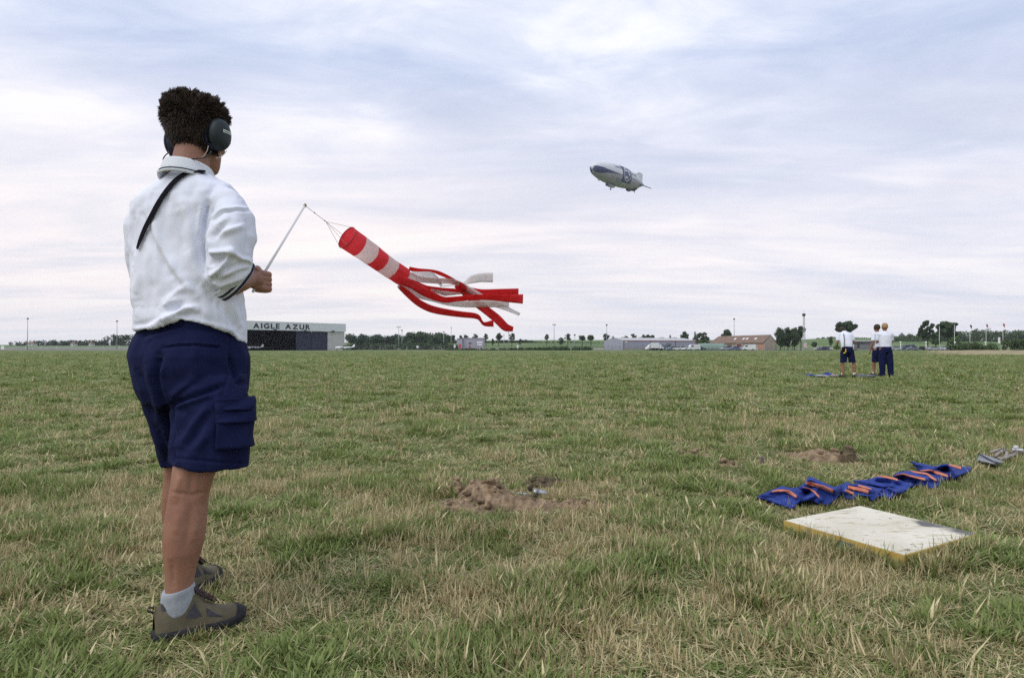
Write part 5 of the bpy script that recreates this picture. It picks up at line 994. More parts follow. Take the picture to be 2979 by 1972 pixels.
# tousled locks standing out of the crop
nk = 95; qk = r.random(nk)*2*np.pi; zk = .055+.073*r.random(nk)**.8; zk[:22] = .03+.05*r.random(22); rk = headpt(zk, qk, .012); ok_ = headpt(zk, qk, .05)-rk; ok_ /= np.linalg.norm(ok_, axis=1)[:, None]
dk = ok_*.35+up_*(.5+1.0*sstep(.05, .12, zk))[:, None]+hf*.05+.30*r.normal(size=(nk, 3)); dk /= np.linalg.norm(dk, axis=1)[:, None]; Lk = .013+.024*r.random(nk)*sstep(.05, .12, zk); SV = []; SF = []; c0 = 0
for i in range(nk):
    tipk = rk[i]+dk[i]*Lk[i]+hf*.006
    for j in range(34):
        s_ = rk[i]+.008*r.normal(size=3); t_ = tipk+.0032*r.normal(size=3)-dk[i]*(.010*r.random()); m2 = (s_+t_)/2+ok_[i]*.004; sd2 = np.cross(t_-s_, [.3, 1, .2]); sd2 = sd2/np.linalg.norm(sd2)*.0011
        SV += [s_-sd2, s_+sd2, m2+sd2*.8, m2-sd2*.8, t_-sd2*.15, t_+sd2*.15]; SF += [(c0, c0+1, c0+2, c0+3), (c0+3, c0+2, c0+5, c0+4)]; c0 += 6
part('hair_locks', np.array(SV), np.array(SF), HAIR, hair, kind='stuff')
# --- ear defenders ---
CUP = mat('dark_green_grey_cup', (.012, .019, .024), (.018, .027, .032), 6, .5, spec=.3); PAD = mat('navy_cushion', (.012, .016, .05), (.018, .024, .065), 10, .6); TAG = mat('paper_tag', (.45, .52, .46), (.55, .6, .55), 20, .7)
ed = thing('ear_defenders', 'dark ear defenders with a pale label worn by the man with the windsock', 'ear defenders', tuple(HC))
CR = W(642, 397.5, 2.385)
def shell(c, out, tab, m, name, par=ed, tall=1.28):
    fw_ = np.cross(out, up_); fw_ /= np.linalg.norm(fw_); u2 = np.cross(fw_, out); rings = []
    for o_, r_ in tab:
        q = np.arange(28)/28*2*np.pi; rings.append(c+out*o_+r_*(np.cos(q)[:, None]*fw_+tall*np.sin(q)[:, None]*u2))
    v, f = loft(rings); return part(name, v, f, m, par, True)
for sg in (1, -1):
    out = hl*sg; c0 = hp(.002, sg*.078, -.003) if sg > 0 else hp(-.012, sg*.074, -.012)
    shell(c0, out, [(-.006, .036), (.0, .041), (.016, .041), (.02, .036)], PAD, 'cushion'); cu = shell(c0, out, [(.018, .043), (.022, .045), (.034, .0445), (.046, .040), (.054, .032), (.058, .018), (.059, .003)] if sg > 0 else [(.016, .042), (.02, .043), (.026, .041), (.031, .032), (.033, .016), (.034, .003)], CUP, 'ear_cup')
    if sg > 0:
        fw_ = np.cross(out, up_); fw_ /= np.linalg.norm(fw_); fw_ = fw_ if fw_@hf > 0 else -fw_
        A_, B_ = np.meshgrid(np.linspace(-1, 1, 8), np.linspace(-1, 1, 4), indexing='ij'); ca = .008+.020*A_; cb_ = .008+.0055*B_; rr = np.hypot(ca, cb_/1.28); o_ = np.interp(rr, [.003, .018, .032, .040, .0445], [.059, .058, .054, .046, .034])+.001
        P = c0+out*o_[..., None]+fw_*ca[..., None]+up_*cb_[..., None]; v, f = grid(P); part('label', v, f, TAG, cu); P2 = c0+out*(o_+.0012)[..., None]+fw_*(ca*.8)[..., None]+up_*(.008+.0022*B_)[..., None]
        v, f = scrawl(9, 3); v[:, 0] = (v[:, 0]-v[:, 0].min())/np.ptp(v[:, 0]); v[:, 1] /= v[:, 1].max(); ca = -.008+v[:, 0]*.03; cb_ = .0055+v[:, 1]*.0055; rr = np.hypot(ca, cb_/1.28); o_ = np.interp(rr, [.003, .018, .032, .040, .0445], [.059, .058, .054, .046, .034])+.0022
        part('lettering', c0+out*o_[:, None]+fw_*ca[:, None]+up_*cb_[:, None], f, LET, cu)
        m_ = MB(); m_.tube([c0+out*.03+up_*.03-fw_*.035, c0+out*.02+up_*-.0-fw_*.052, c0+out*.02-up_*.04-fw_*.035], .004, 8); m_.build('yoke', BLK, ed, True)
WIRE = mat('dark_cable', (.02, .018, .02), (.03, .028, .03), 10, .6)
m_ = MB(); Yc = 2.30; pts = [W(492, 444, 2.42), W(484, 449, 2.41), W(474, 461, 2.40), W(475, 474, 2.39), W(486, 480, 2.385), (W(496, 472, 2.375)), W(512, 467, 2.345), W(545, 464, 2.33), W(580, 461, 2.33), W(600, 458, 2.335), W(611, 450, 2.34), W(614, 440, 2.35)]
def smooth(P, n=60):
    P = np.array(P); s = np.linspace(0, len(P)-1, n); Q = np.stack([np.interp(s, range(len(P)), P[:, j]) for j in range(3)], -1)
    for _ in range(6): Q[1:-1] = (Q[:-2]+Q[1:-1]*2+Q[2:])/4
    return Q
m_.tube(smooth(pts), .0022, 8); m_.build('cable', WIRE, ed, True); m_ = MB(); m_.tube(smooth([W(490, 440, 2.42), W(498, 460, 2.39), W(505, 475, 2.38), W(508, 482, 2.38)], 20), .0028, 8); m_.build('cable', WIRE, ed, True)
m_ = MB(); m_.tube(smooth([W(606, 425, 2.34), W(603, 440, 2.335), W(592, 456, 2.33), W(585, 459, 2.33)], 20), .0012, 6); m_.tube(smooth([W(628, 460, 2.34), W(640, 459, 2.35), W(652, 450, 2.37), W(660, 438, 2.38)], 20), .0012, 6); m_.build('thin_wire', mat('pale_wire', (.4, .36, .3), (.45, .4, .34), 5, .5), ed, True)
sg_ = thing('sunglasses', 'dark sunglasses on the man, just showing beyond the ear cup', 'sunglasses', tuple(hp(.1, 0, .02)))
FR = mat('glasses_black', (.012, .012, .014), (.02, .02, .022), 4, .25, spec=.5)
for s in (-1, 1):
    P = np.array([[hp(.108-.35*(abs(l_)-.02)**1.0*.6, s*abs(l_), u_) for l_ in np.linspace(.006, .062, 9)] for u_ in np.linspace(.036, -.004, 6)]); v, f = slab(P, .002); part('lens', v, f, FR, sg_, True)
    m_ = MB(); m_.tube([hp(.088, s*.064, .024), hp(.05, s*.077, .024), hp(.0, s*.083, .02)], .003, 6); m_.build('temple', FR, sg_, True)
# ---------------- windsock on a stick ----------------
RD = mat('red_nylon', (.76, .05, .065), (.84, .07, .085), 30, .6, bump=.3, bscale=200, trans=.5, spec=.3); WN = mat('white_nylon', (.84, .81, .80), (.88, .86, .85), 40, .6, bump=.3, bscale=200, trans=.72, spec=.3)
wsock = thing('windsock', 'red and white striped hand windsock with long streamers on a white stick', 'windsock', tuple(S0))
m_ = MB(); lo = S0-sdv*.10; m_.tube([lo, S1], [.0050, .0042], 12); m_.build('stick', mat('white_stick', (.70, .70, .70), (.76, .76, .76), 8, .4), wsock, True)
m_ = MB(); m_.tube([S1-sdv*.004, S1+sdv*.006], .0058, 8); m_.build('stick_cap', mat('brass_swivel', (.3, .25, .12), (.4, .34, .18), 20, .4, .7), wsock, True)
Yo = 2.93; OC = W(1008, 690.5, Yo); EC = W(1173, 806, 3.16); AX = (EC-OC)/np.linalg.norm(EC-OC); rS = 34.5/F*Yo
e1s = W(1027, 662, Yo)-W(988.5, 718, Yo); e1s = e1s-(e1s@AX)*AX; e1s /= np.linalg.norm(e1s); e2s = np.cross(AX, e1s); LS = np.linalg.norm(EC-OC)
def sock_pt(t, q, off=0): r_ = rS*(1-.17*t)+off+.0035*(fbm(np.sin(q)*2+5, t*7, 3)-.5)+.002*np.sin(q*9+t*5)*t**2; return OC+AX*(t*LS)[..., None]+(r_+.0025*np.sin(q*3+t*7)*t)[..., None]*(np.cos(q)[..., None]*e1s+np.sin(q)[..., None]*e2s)
bands = [0, .235, .455, .63, .815, 1.0]; 
bw = [0, .20, .42, .60, .79, 1.0]
for i in range(5):
    T_, Q_ = np.meshgrid(np.linspace(bw[i], bw[i+1]+(.004 if i < 4 else 0), 8), np.linspace(0, 2*np.pi, 49), indexing='ij'); v, f = grid(sock_pt(T_, Q_, .0004*(i % 2))); part('band', v, f, (RD, WN)[i % 2], wsock, True, 'red nylon band' if i % 2 == 0 else 'white nylon band')
m_ = MB(); q = np.linspace(0, 2*np.pi, 41); m_.tube(sock_pt(np.zeros(41)+.006, q, -.0005), .0024, 6); m_.build('hoop', mat('hoop_red', (.3, .02, .03), (.4, .03, .04), 4, .5), wsock, True)
BR = W(948, 645, 2.86); m_ = MB(); m_.tube([S1, BR], .0011, 6)
for q_ in (.05, 2.1, 3.6, 4.7): m_.tube([BR, sock_pt(np.array(.006), np.array(q_))], .0008, 5)
m_.build('bridle', mat('cord', (.3, .27, .2), (.36, .32, .25), 20, .8), wsock); 
for t in (0.05, .45, .95): m_ = MB(); c = S1*(1-t)+BR*t; m_.tube([c-(BR-S1)*.03, c, c+(BR-S1)*.03], [.001, .003, .001], 8); m_.build('swivel', DARK, wsock, True)
c4 = lambda L: [(740+x/2.889, 560+y/2.889) for x, y in L]
def streamer(mid, wd, Y0, Y1, m, label, tw=.0):
    """mid: crop points of the middle line; wd: width in crop pixels (edge dir given by line normal)"""
    M_ = np.array(c4([(a_, b_) for a_, b_ in mid]), float); w_ = np.array(wd, float)*1.22/2.889/2; s = np.linspace(0, len(M_)-1, 70)
    cx = np.interp(s, range(len(M_)), M_[:, 0]); cy = np.interp(s, range(len(M_)), M_[:, 1]); w2 = np.interp(s, range(len(M_)), w_)
    for _ in range(10): cx[1:-1] = (cx[:-2]+cx[1:-1]*2+cx[2:])/4; cy[1:-1] = (cy[:-2]+cy[1:-1]*2+cy[2:])/4; w2[1:-1] = (w2[:-2]+w2[1:-1]*2+w2[2:])/4
    tx_, ty_ = np.gradient(cx), np.gradient(cy); tl_ = np.hypot(tx_, ty_); nx_, ny_ = -ty_/tl_, tx_/tl_; Yk = Y0+(Y1-Y0)*(s/s[-1]); real = 27./1975*3.1/2; P = []
    for k in (-1, -.5, 0, .5, 1):
        dep = np.sqrt(np.clip(real**2-(w2/F*3.1)**2, 0, None))*k*np.where(tw >= 0, 1, -1); P.append(W(cx+nx_*w2*k, cy+ny_*w2*k, Yk+dep))
    P = np.stack(P, 1); P[..., 1] += .022*(fbm(P[..., 0]*22, P[..., 2]*22, len(mid), 3)-.5)*sstep(0, .2, np.linspace(0, 1, 70))[:, None]; v, f = slab(P, .0006); return part('streamer', v, f, m, wsock, True, label)
streamer([(1300, 640), (1370, 652), (1480, 652), (1560, 680), (1640, 715), (1740, 790), (1800, 820), (1900, 840), (2050, 838), (2220, 838)], [28, 24, 14, 28, 20, 48, 40, 40, 44, 52], 3.15, 3.42, RD, 'red streamer')
streamer([(1255, 745), (1340, 775), (1420, 830), (1500, 870), (1590, 905), (1700, 895), (1850, 880), (2000, 880), (2120, 890), (2258, 895)], [60, 62, 60, 52, 40, 36, 36, 40, 50, 66], 3.10, 3.30, RD, 'red streamer')
streamer([(1230, 730), (1330, 755), (1440, 800), (1560, 815), (1700, 825), (1830, 840)], [40, 40, 30, 26, 26, 30], 3.18, 3.36, RD, 'red streamer')
streamer([(1220, 790), (1290, 850), (1380, 930), (1480, 980), (1600, 1005), (1740, 1025), (1880, 1035), (1905, 1080), (1930, 1110), (2000, 1100), (2010, 1100)], [30, 46, 48, 50, 46, 40, 40, 14, 26, 44, 50], 3.12, 3.25, RD, 'red streamer')
streamer([(1690, 780), (1760, 830), (1860, 920), (1950, 990), (2040, 1060), (2110, 1135), (2175, 1148)], [28, 50, 60, 56, 60, 56, 32], 3.32, 3.42, RD, 'red streamer')
streamer([(1290, 700), (1400, 735), (1540, 745), (1680, 745), (1780, 800), (1880, 865), (1980, 920), (2100, 965), (2230, 1025)], [60, 36, 40, 36, 40, 44, 50, 34, 20], 3.17, 3.45, WN, 'white streamer')
streamer([(1215, 770), (1290, 820), (1400, 870), (1500, 900), (1620, 930), (1760, 940), (1900, 935), (2030, 935), (2140, 930)], [50, 46, 44, 26, 34, 44, 50, 50, 46], 3.14, 3.40, WN, 'white streamer')
streamer([(1320, 680), (1400, 685), (1470, 695), (1530, 730), (1575, 785)], [36, 50, 62, 40, 12], 3.20, 3.28, WN, 'white streamer')
streamer([(1560, 790), (1700, 775), (1770, 762), (1830, 730), (1900, 715), (2005, 715)], [10, 10, 20, 56, 62, 66], 3.34, 3.50, WN, 'white streamer')
streamer([(1480, 820), (1600, 850), (1740, 850)], [16, 34, 8], 3.26, 3.32, WN, 'white streamer')
# ---------------- two-tone board lying in the grass ----------------
zt_ = .060
BQ = [G(2280, 1514, zt_), G(2501, 1471, zt_), G(2846, 1553, zt_), G(2631, 1616, zt_)]
def board_mats():
    m = bpy.data.materials.new('worn_white_board'); m.use_nodes = True; nt = m.node_tree; N = nt.nodes; L = nt.links; b = N['Principled BSDF']; b.inputs['Roughness'].default_value = .6
    tc = N.new('ShaderNodeTexCoord')
    def noise(sc, st, det=8):
        mp = N.new('ShaderNodeMapping'); mp.inputs['Scale'].default_value = st; L.new(tc.outputs['Object'], mp.inputs[0]); t = N.new('ShaderNodeTexNoise'); t.inputs['Scale'].default_value = sc; t.inputs['Detail'].default_value = det; t.inputs['Roughness'].default_value = .65; L.new(mp.outputs[0], t.inputs['Vector']); return t.outputs[0]
    def ramp(f, a, b_, ca, cb): r = N.new('ShaderNodeValToRGB'); e = r.color_ramp.elements; e[0].position = a; e[1].position = b_; e[0].color = (*ca, 1); e[1].color = (*cb, 1); L.new(f, r.inputs[0]); return r.outputs[0]
    def mix(f, a, c, mode='MIX'):
        k = N.new('ShaderNodeMix'); k.data_type = 'RGBA'; k.blend_type = mode
        for v, s in ((f, k.inputs[0]), (a, k.inputs[6]), (c, k.inputs[7])):
            if hasattr(v, 'links'): L.new(v, s)
            else: s.default_value = (*v, 1) if isinstance(v, tuple) else v
        return k.outputs[2]
    base = ramp(noise(3, (1, 1, 1)), .35, .65, (.56, .52, .40), (.70, .66, .55))
    st = ramp(noise(9, (1, 4, 1)), .55, .66, (0, 0, 0), (1, 1, 1)); base = mix(st, base, (.42, .36, .22))
    st2 = ramp(noise(22, (1, 1, 1)), .62, .68, (0, 0, 0), (1, 1, 1)); base = mix(st2, base, (.25, .22, .17))
    at = N.new('ShaderNodeAttribute'); at.attribute_name = 'grime'; ad = N.new('ShaderNodeMath'); ad.operation = 'MULTIPLY_ADD'; L.new(noise(7, (1, 1.5, 1)), ad.inputs[0]); ad.inputs[1].default_value = 1.6; ad.inputs[2].default_value = -.8
    a2_ = N.new('ShaderNodeMath'); a2_.operation = 'ADD'; L.new(ad.outputs[0], a2_.inputs[0]); L.new(at.outputs['Fac'], a2_.inputs[1]); g = ramp(a2_.outputs[0], .35, .75, (0, 0, 0), (1, 1, 1)); base = mix(g, base, (.10, .095, .085)); L.new(base, b.inputs['Base Color']); return m
B0 = np.mean(BQ, 0)*[1, 1, 0]; bd = thing('base_board', 'thick yellow-edged white board with a black smear lying in the grass', 'board', tuple(B0))
U, V_ = np.meshgrid(np.linspace(0, 1, 26), np.linspace(0, 1, 26), indexing='ij'); q_ = [np.array(x) for x in BQ]
P = (q_[0]*((1-U)*(1-V_))[..., None]+q_[1]*(U*(1-V_))[..., None]+q_[2]*(U*V_)[..., None]+q_[3]*((1-U)*V_)[..., None]); cen_ = P.reshape(-1, 3).mean(0)
ins = cen_+(P-cen_)*.985; ins[..., 2] += .002; grime = sstep(.34, .0, np.hypot((1-U)*1.2, (1-V_)*.6))*.8+.75*np.exp(-(((U-.93)/.1)**2+((V_-.62)/.1)**2)); v, f = grid(ins); part('top_face', v, f, board_mats(), bd, attrs={'grime': grime.ravel()})
YE = mat('yellow_edge', (.40, .26, .055), (.52, .40, .12), 9, .7, bump=.3, detail=8)
rm = [np.array(x) for x in BQ]; low = [x-np.array([0, 0, .056]) for x in rm]; tpv = [cen_+(x-cen_)*1.0 for x in rm]; inn = [cen_+(x-cen_)*.983 for x in rm]
v = low+rm+[i_+np.array([0, 0, .001]) for i_ in inn]; f = [(0, 1, 5, 4), (1, 2, 6, 5), (2, 3, 7, 6), (3, 0, 4, 7), (4, 5, 9, 8), (5, 6, 10, 9), (6, 7, 11, 10), (7, 4, 8, 11), (3, 2, 1, 0)]; part('yellow_edge', v, f, YE, bd)
STL = mat('galvanised', (.30, .31, .33), (.4, .41, .43), 12, .35, .8)
ed_ = rm[0]*.43+rm[3]*.57; dE = (rm[3]-rm[0])/np.linalg.norm(rm[3]-rm[0]); out_ = np.array([dE[1], -dE[0], 0]); out_ = out_ if out_[1] < 0 else -out_
c = ed_-np.array([0, 0, .028])+out_*.006; m_ = MB(); m_.box(c, (.075, .012, .03), rot=np.stack([dE, out_, up_], 1)); m_.build('latch', STL, bd); m_ = MB(); q = np.linspace(-.3, math.pi+.3, 14); m_.tube([c+out_*(.008+.02*math.sin(k))+dE*.025*math.cos(k)-up_*.004 for k in q], .0045, 8); m_.build('handle_ring', STL, bd, True)
# ---------------- blue cloth bags with orange handles strips ----------------
BLU = mat('blue_canvas', (.018, .038, .20), (.03, .058, .27), 12, .85, bump=.5, bscale=180, bdist=.0015, spec=.2); ORG_M = mat('orange_webbing', (.52, .17, .095), (.60, .22, .13), 40, .75, bump=.4, bscale=250)
cA = lambda L: [(2190+x/7.18, 1320+y/7.18) for x, y in L]; cB = lambda L: [(2440+x/5.64, 1320+y/5.64) for x, y in L]
def cloth(label, near_, far_, rid, strips, seed, n1=70, n2=26, th=.012):
    """near_/far_: photo outline; rid: ridges [(polyline, height, width px)] rising off the ground"""
    def rs(L, n): A_ = np.array(L, float); d_ = np.r_[0, np.cumsum(np.hypot(*np.diff(A_, axis=0).T))]; s = np.linspace(0, d_[-1], n); return np.stack([np.interp(s, d_, A_[:, 0]), np.interp(s, d_, A_[:, 1])], -1)
    Nn_, Ff = rs(near_, n1), rs(far_, n1); w_ = np.linspace(0, 1, n2)
    PX = Nn_[:, None]*(1-w_)[None, :, None]+Ff[:, None]*w_[None, :, None]
    hgt = np.zeros(PX.shape[:2])
    base = G(PX[..., 0], PX[..., 1], .03)
    for poly, h_, wd in rid: hgt = np.maximum(hgt, 0)+h_*np.exp(-(seg_d(PX[..., 0], PX[..., 1], poly)/wd)**2)
    nzp = fbm(base[..., 0]*9, base[..., 1]*9, seed, 4)-.5; hgt += .010*nzp+.008*(fbm(base[..., 0]*26, base[..., 1]*26, seed+3, 3)-.5)
    edge = np.minimum(1, np.minimum.reduce([w_[None]*6+0*hgt, (1-w_)[None]*9+0*hgt, (np.arange(n1)/n1)[:, None]*10+0*hgt, (1-np.arange(n1)/n1)[:, None]*10+0*hgt]))
    z = .040+hgt*.8-.02*(1-np.sqrt(np.clip(edge, 0, 1)))
    P = G(PX[..., 0], PX[..., 1], z)        # stays on its outline, depth follows its height
    v, f = slab(P, th); r_ = thing('blue_bag', label, 'cloth bag', tuple(np.mean(v, 0)*[1, 1, 0]), 'blue canvas bags lying in a row'); part('canvas', v, f, BLU, r_, True)
    pxs, pys = proj(P)
    for L in strips:
        A_ = np.array(L, float); n = 24; s = np.linspace(0, len(A_)-1, n); cx, cy, hw_ = [np.interp(s, range(len(A_)), A_[:, j]) for j in range(3)]
        for _ in range(3): cx[1:-1] = (cx[:-2]+2*cx[1:-1]+cx[2:])/4; cy[1:-1] = (cy[:-2]+2*cy[1:-1]+cy[2:])/4
        rows = []
        for k in (-1, -.33, .33, 1):
            row = []
            for i in range(n):
                yy = cy[i]+k*hw_[i]; d_ = np.hypot(pxs-cx[i], (pys-yy)*1.5); j = np.unravel_index(np.argmin(d_), d_.shape); d2 = P[j][1]; row.append((cx[i], yy, d2))
            rows.append(row)
        rw = np.array(rows)
        for _ in range(5): rw[:, 1:-1, 2] = (rw[:, :-2, 2]+2*rw[:, 1:-1, 2]+rw[:, 2:, 2])/4
        Q = W(rw[..., 0], rw[..., 1], rw[..., 2]-.022); Q[..., 2] += .002; v, f = slab(Q, .003); 
        if f: part('handle_strip', v, f, ORG_M, r_, True)
    return r_
cloth('leftmost blue bag, one arched orange strip on its top', cA([(80, 900), (350, 1000), (560, 1085), (830, 1165), (900, 1090), (960, 1040), (1060, 985)]), cA([(85, 885), (400, 745), (560, 685), (600, 665), (780, 705), (950, 700), (1130, 790)]),
 [(cA([(200, 830), (560, 720), (800, 760), (900, 860)]), .045, 14), (cA([(620, 660), (780, 720), (1000, 770)]), .03, 8)], [[(*cA([(400, 790)])[0], 1.5), (*cA([(520, 770)])[0], 3.5), (*cA([(680, 775)])[0], 4), (*cA([(800, 830)])[0], 5.5), (*cA([(910, 900)])[0], 5)]], 1)
cloth('blue bag raised to a peak with a broad orange strip, second from the left', cA([(960, 1040), (1080, 975), (1200, 985), (1350, 1045), (1560, 1085), (1700, 1000), (1830, 860)]), cA([(935, 700), (1090, 600), (1160, 470), (1290, 500), (1450, 580), (1700, 690), (1930, 610)]),
 [(cA([(1100, 560), (1200, 490), (1400, 600), (1700, 730)]), .10, 18), (cA([(1000, 700), (1300, 780), (1420, 930)]), .03, 9), (cA([(1080, 970), (1250, 850)]), .035, 10), (cA([(1040, 860), (1220, 800)]), -.03, 8)],
 [[(*cA([(1110, 610)])[0], 4.5), (*cA([(1300, 655)])[0], 5.2), (*cA([(1500, 725)])[0], 6), (*cA([(1670, 795)])[0], 5.6)], [(*cA([(1040, 705)])[0], 1.), (*cA([(1160, 725)])[0], 1.5), (*cA([(1290, 800)])[0], 3.5), (*cA([(1390, 905)])[0], 3.8)]], 2)
cloth('blue bag with three crowded orange strips in the middle of the row', cB([(20, 650), (130, 760), (240, 755), (330, 700), (480, 730), (560, 790), (680, 700), (850, 745), (960, 660), (1060, 620)]), cB([(0, 520), (120, 455), (240, 490), (330, 480), (500, 520), (620, 540), (740, 555), (830, 540), (900, 560), (1080, 610)]),
 [(cB([(100, 600), (150, 480), (300, 500), (520, 580)]), .045, 12), (cB([(420, 650), (700, 600)]), .02, 12), (cB([(700, 700), (800, 580)]), -.05, 7), (cB([(820, 560), (960, 620), (1080, 620)]), .04, 7)],
 [[(*cB([(160, 545)])[0], 4.5), (*cB([(300, 580)])[0], 4.8), (*cB([(400, 600)])[0], 6), (*cB([(480, 625)])[0], 5.2)], [(*cB([(110, 600)])[0], 3), (*cB([(180, 625)])[0], 4), (*cB([(250, 650)])[0], 3)], [(*cB([(320, 520)])[0], 2), (*cB([(420, 545)])[0], 2.6), (*cB([(540, 580)])[0], 1.4)]], 3)
cloth('blue bag folded flat behind the middle one, no strip on its left flap', cB([(240, 445), (400, 500), (600, 540), (760, 570), (860, 560), (960, 620), (1110, 625), (1150, 560), (1250, 520)]), cB([(235, 430), (400, 425), (520, 410), (620, 370), (730, 360), (860, 370), (960, 410), (1060, 440), (1260, 480)]),
 [(cB([(300, 440), (520, 470), (700, 520), (860, 530)]), .03, 8), (cB([(520, 420), (700, 450), (810, 480)]), -.04, 5), (cB([(620, 390), (800, 390), (980, 440)]), .04, 9)],
 [[(*cB([(620, 365)])[0], .8), (*cB([(740, 372)])[0], 2.2), (*cB([(860, 395)])[0], 3.2), (*cB([(970, 425)])[0], 2.6)]], 4)
cloth('blue bag with a long orange strip and a bent one, second from the right', cB([(900, 500), (1000, 580), (1120, 600), (1220, 530), (1360, 530), (1560, 590), (1600, 580), (1690, 480)]), cB([(890, 350), (960, 300), (1080, 280), (1180, 272), (1300, 290), (1400, 300), (1500, 310), (1640, 330)]),
 [(cB([(940, 330), (1060, 310), (1250, 370), (1430, 420)]), .05, 10), (cB([(1180, 280), (1440, 330), (1600, 430)]), .03, 7), (cB([(1000, 450), (1100, 500), (1250, 490)]), -.03, 9)],
 [[(*cB([(920, 352)])[0], 1), (*cB([(1060, 337)])[0], 3), (*cB([(1180, 378)])[0], 4.2), (*cB([(1420, 425)])[0], 4)], [(*cB([(1170, 282)])[0], 1.2), (*cB([(1320, 308)])[0], 2.4), (*cB([(1450, 325)])[0], 2.4), (*cB([(1530, 390)])[0], 5), (*cB([(1600, 438)])[0], 3)]], 5)
cloth('rightmost blue bag with a pointed corner and a tall dark fold', cB([(1310, 275), (1500, 420), (1680, 470), (1780, 440), (1920, 430), (2000, 350), (2150, 290)]), cB([(1165, 118), (1380, 160), (1500, 185), (1600, 200), (1690, 168), (1780, 160), (1850, 175), (2000, 200), (2195, 215)]),
 [(cB([(1180, 125), (1350, 170), (1560, 210)]), .05, 9), (cB([(1680, 180), (1790, 165), (1860, 230), (1950, 350)]), .085, 9), (cB([(1400, 260), (1600, 270), (1790, 370)]), .03, 8), (cB([(1640, 270), (1720, 290)]), -.03, 8)],
 [[(*cB([(1330, 280)])[0], 1.2), (*cB([(1480, 272)])[0], 3), (*cB([(1620, 310)])[0], 4.6), (*cB([(1790, 365)])[0], 3.8)], [(*cB([(1810, 180)])[0], 1.6), (*cB([(1900, 202)])[0], 3.8), (*cB([(2010, 235)])[0], 3.6)]], 6)
# ---------------- grey sack with hoses at the right edge ----------------
cS = lambda x, y: (2780+x/11.9, 1280+y/11.9)
GS = mat('grey_canvas', (.22, .23, .25), (.29, .30, .32), 20, .85, bump=.5, bscale=150); HOSE = mat('muddy_hose', (.24, .21, .18), (.33, .30, .28), 25, .7, bump=.4)
sk = thing('canvas_pouch', 'grey canvas pouch with loose hoses at the right edge of the grass', 'pouch', tuple(G(2885, 1352)))
U, V_ = np.meshgrid(np.linspace(0, 1, 30), np.linspace(0, 1, 20), indexing='ij'); c0, c1, c2_, c3 = [np.array(cS(*p)) for p in ((720, 700), (1400, 900), (1720, 740), (830, 440))]
PX = c0*((1-U)*(1-V_))[..., None]+c1*(U*(1-V_))[..., None]+c2_*(U*V_)[..., None]+c3*((1-U)*V_)[..., None]
z = .02+.055*(np.sin(np.pi*np.clip(U*.96+.02, 0, 1))*np.sin(np.pi*np.clip(V_*.9+.1, 0, 1)))**.4-.012*np.exp(-((V_-.48)/.05)**2)+.01*(fbm(U*5, V_*5, 2)-.5); v, f = slab(G(PX[..., 0], PX[..., 1], z), .01); part('pouch', v, f, GS, sk, True)
ln = [G(*(np.array(cS(810, 465))*(1-k)+np.array(cS(1460, 830))*k), .02+.055*math.sin(math.pi*(.04+.92*k))**.4+.006) for k in np.linspace(0, 1, 14)]; m_ = MB(); m_.tube(ln, .0055, 8); m_.build('piping', mat('dark_piping', (.03, .035, .045), (.05, .055, .07), 5, .8), sk, True)
hz_ = [((1380, 560), (1480, 460), (1620, 370), (1780, 340), (1950, 370), (2100, 410)), ((1200, 430), (1400, 360), (1600, 300), (1800, 290), (1980, 340), (2150, 400)), ((1560, 680), (1720, 600), (1780, 480), (1760, 420)), ((1500, 620), (1700, 640), (1900, 540), (2100, 480), (2300, 420), (2420, 400)), ((1900, 420), (2100, 400), (2300, 400), (2420, 420))]
for L in hz_: m_ = MB(); m_.tube(smooth([G(*cS(*p), .035+.02*math.sin(i*1.1)) for i, p in enumerate(L)], 30), .013, 10); m_.build('hose', HOSE, sk, True)
m_ = MB(); m_.tube(smooth([G(*cS(*p), .07) for p in ((1990, 330), (2080, 310), (2200, 345), (2330, 350))], 14), .012, 8); m_.build('white_strap', mat('pale_strap', (.5, .52, .56), (.6, .62, .66), 10, .7), sk, True); m_ = MB(); c = G(*cS(2090, 285), .09); m_.tube([c, c+up_*.012, c+up_*.025], [.018, .022, .008], 12); m_.build('buckle', MATS['pale_strap'], sk, True)
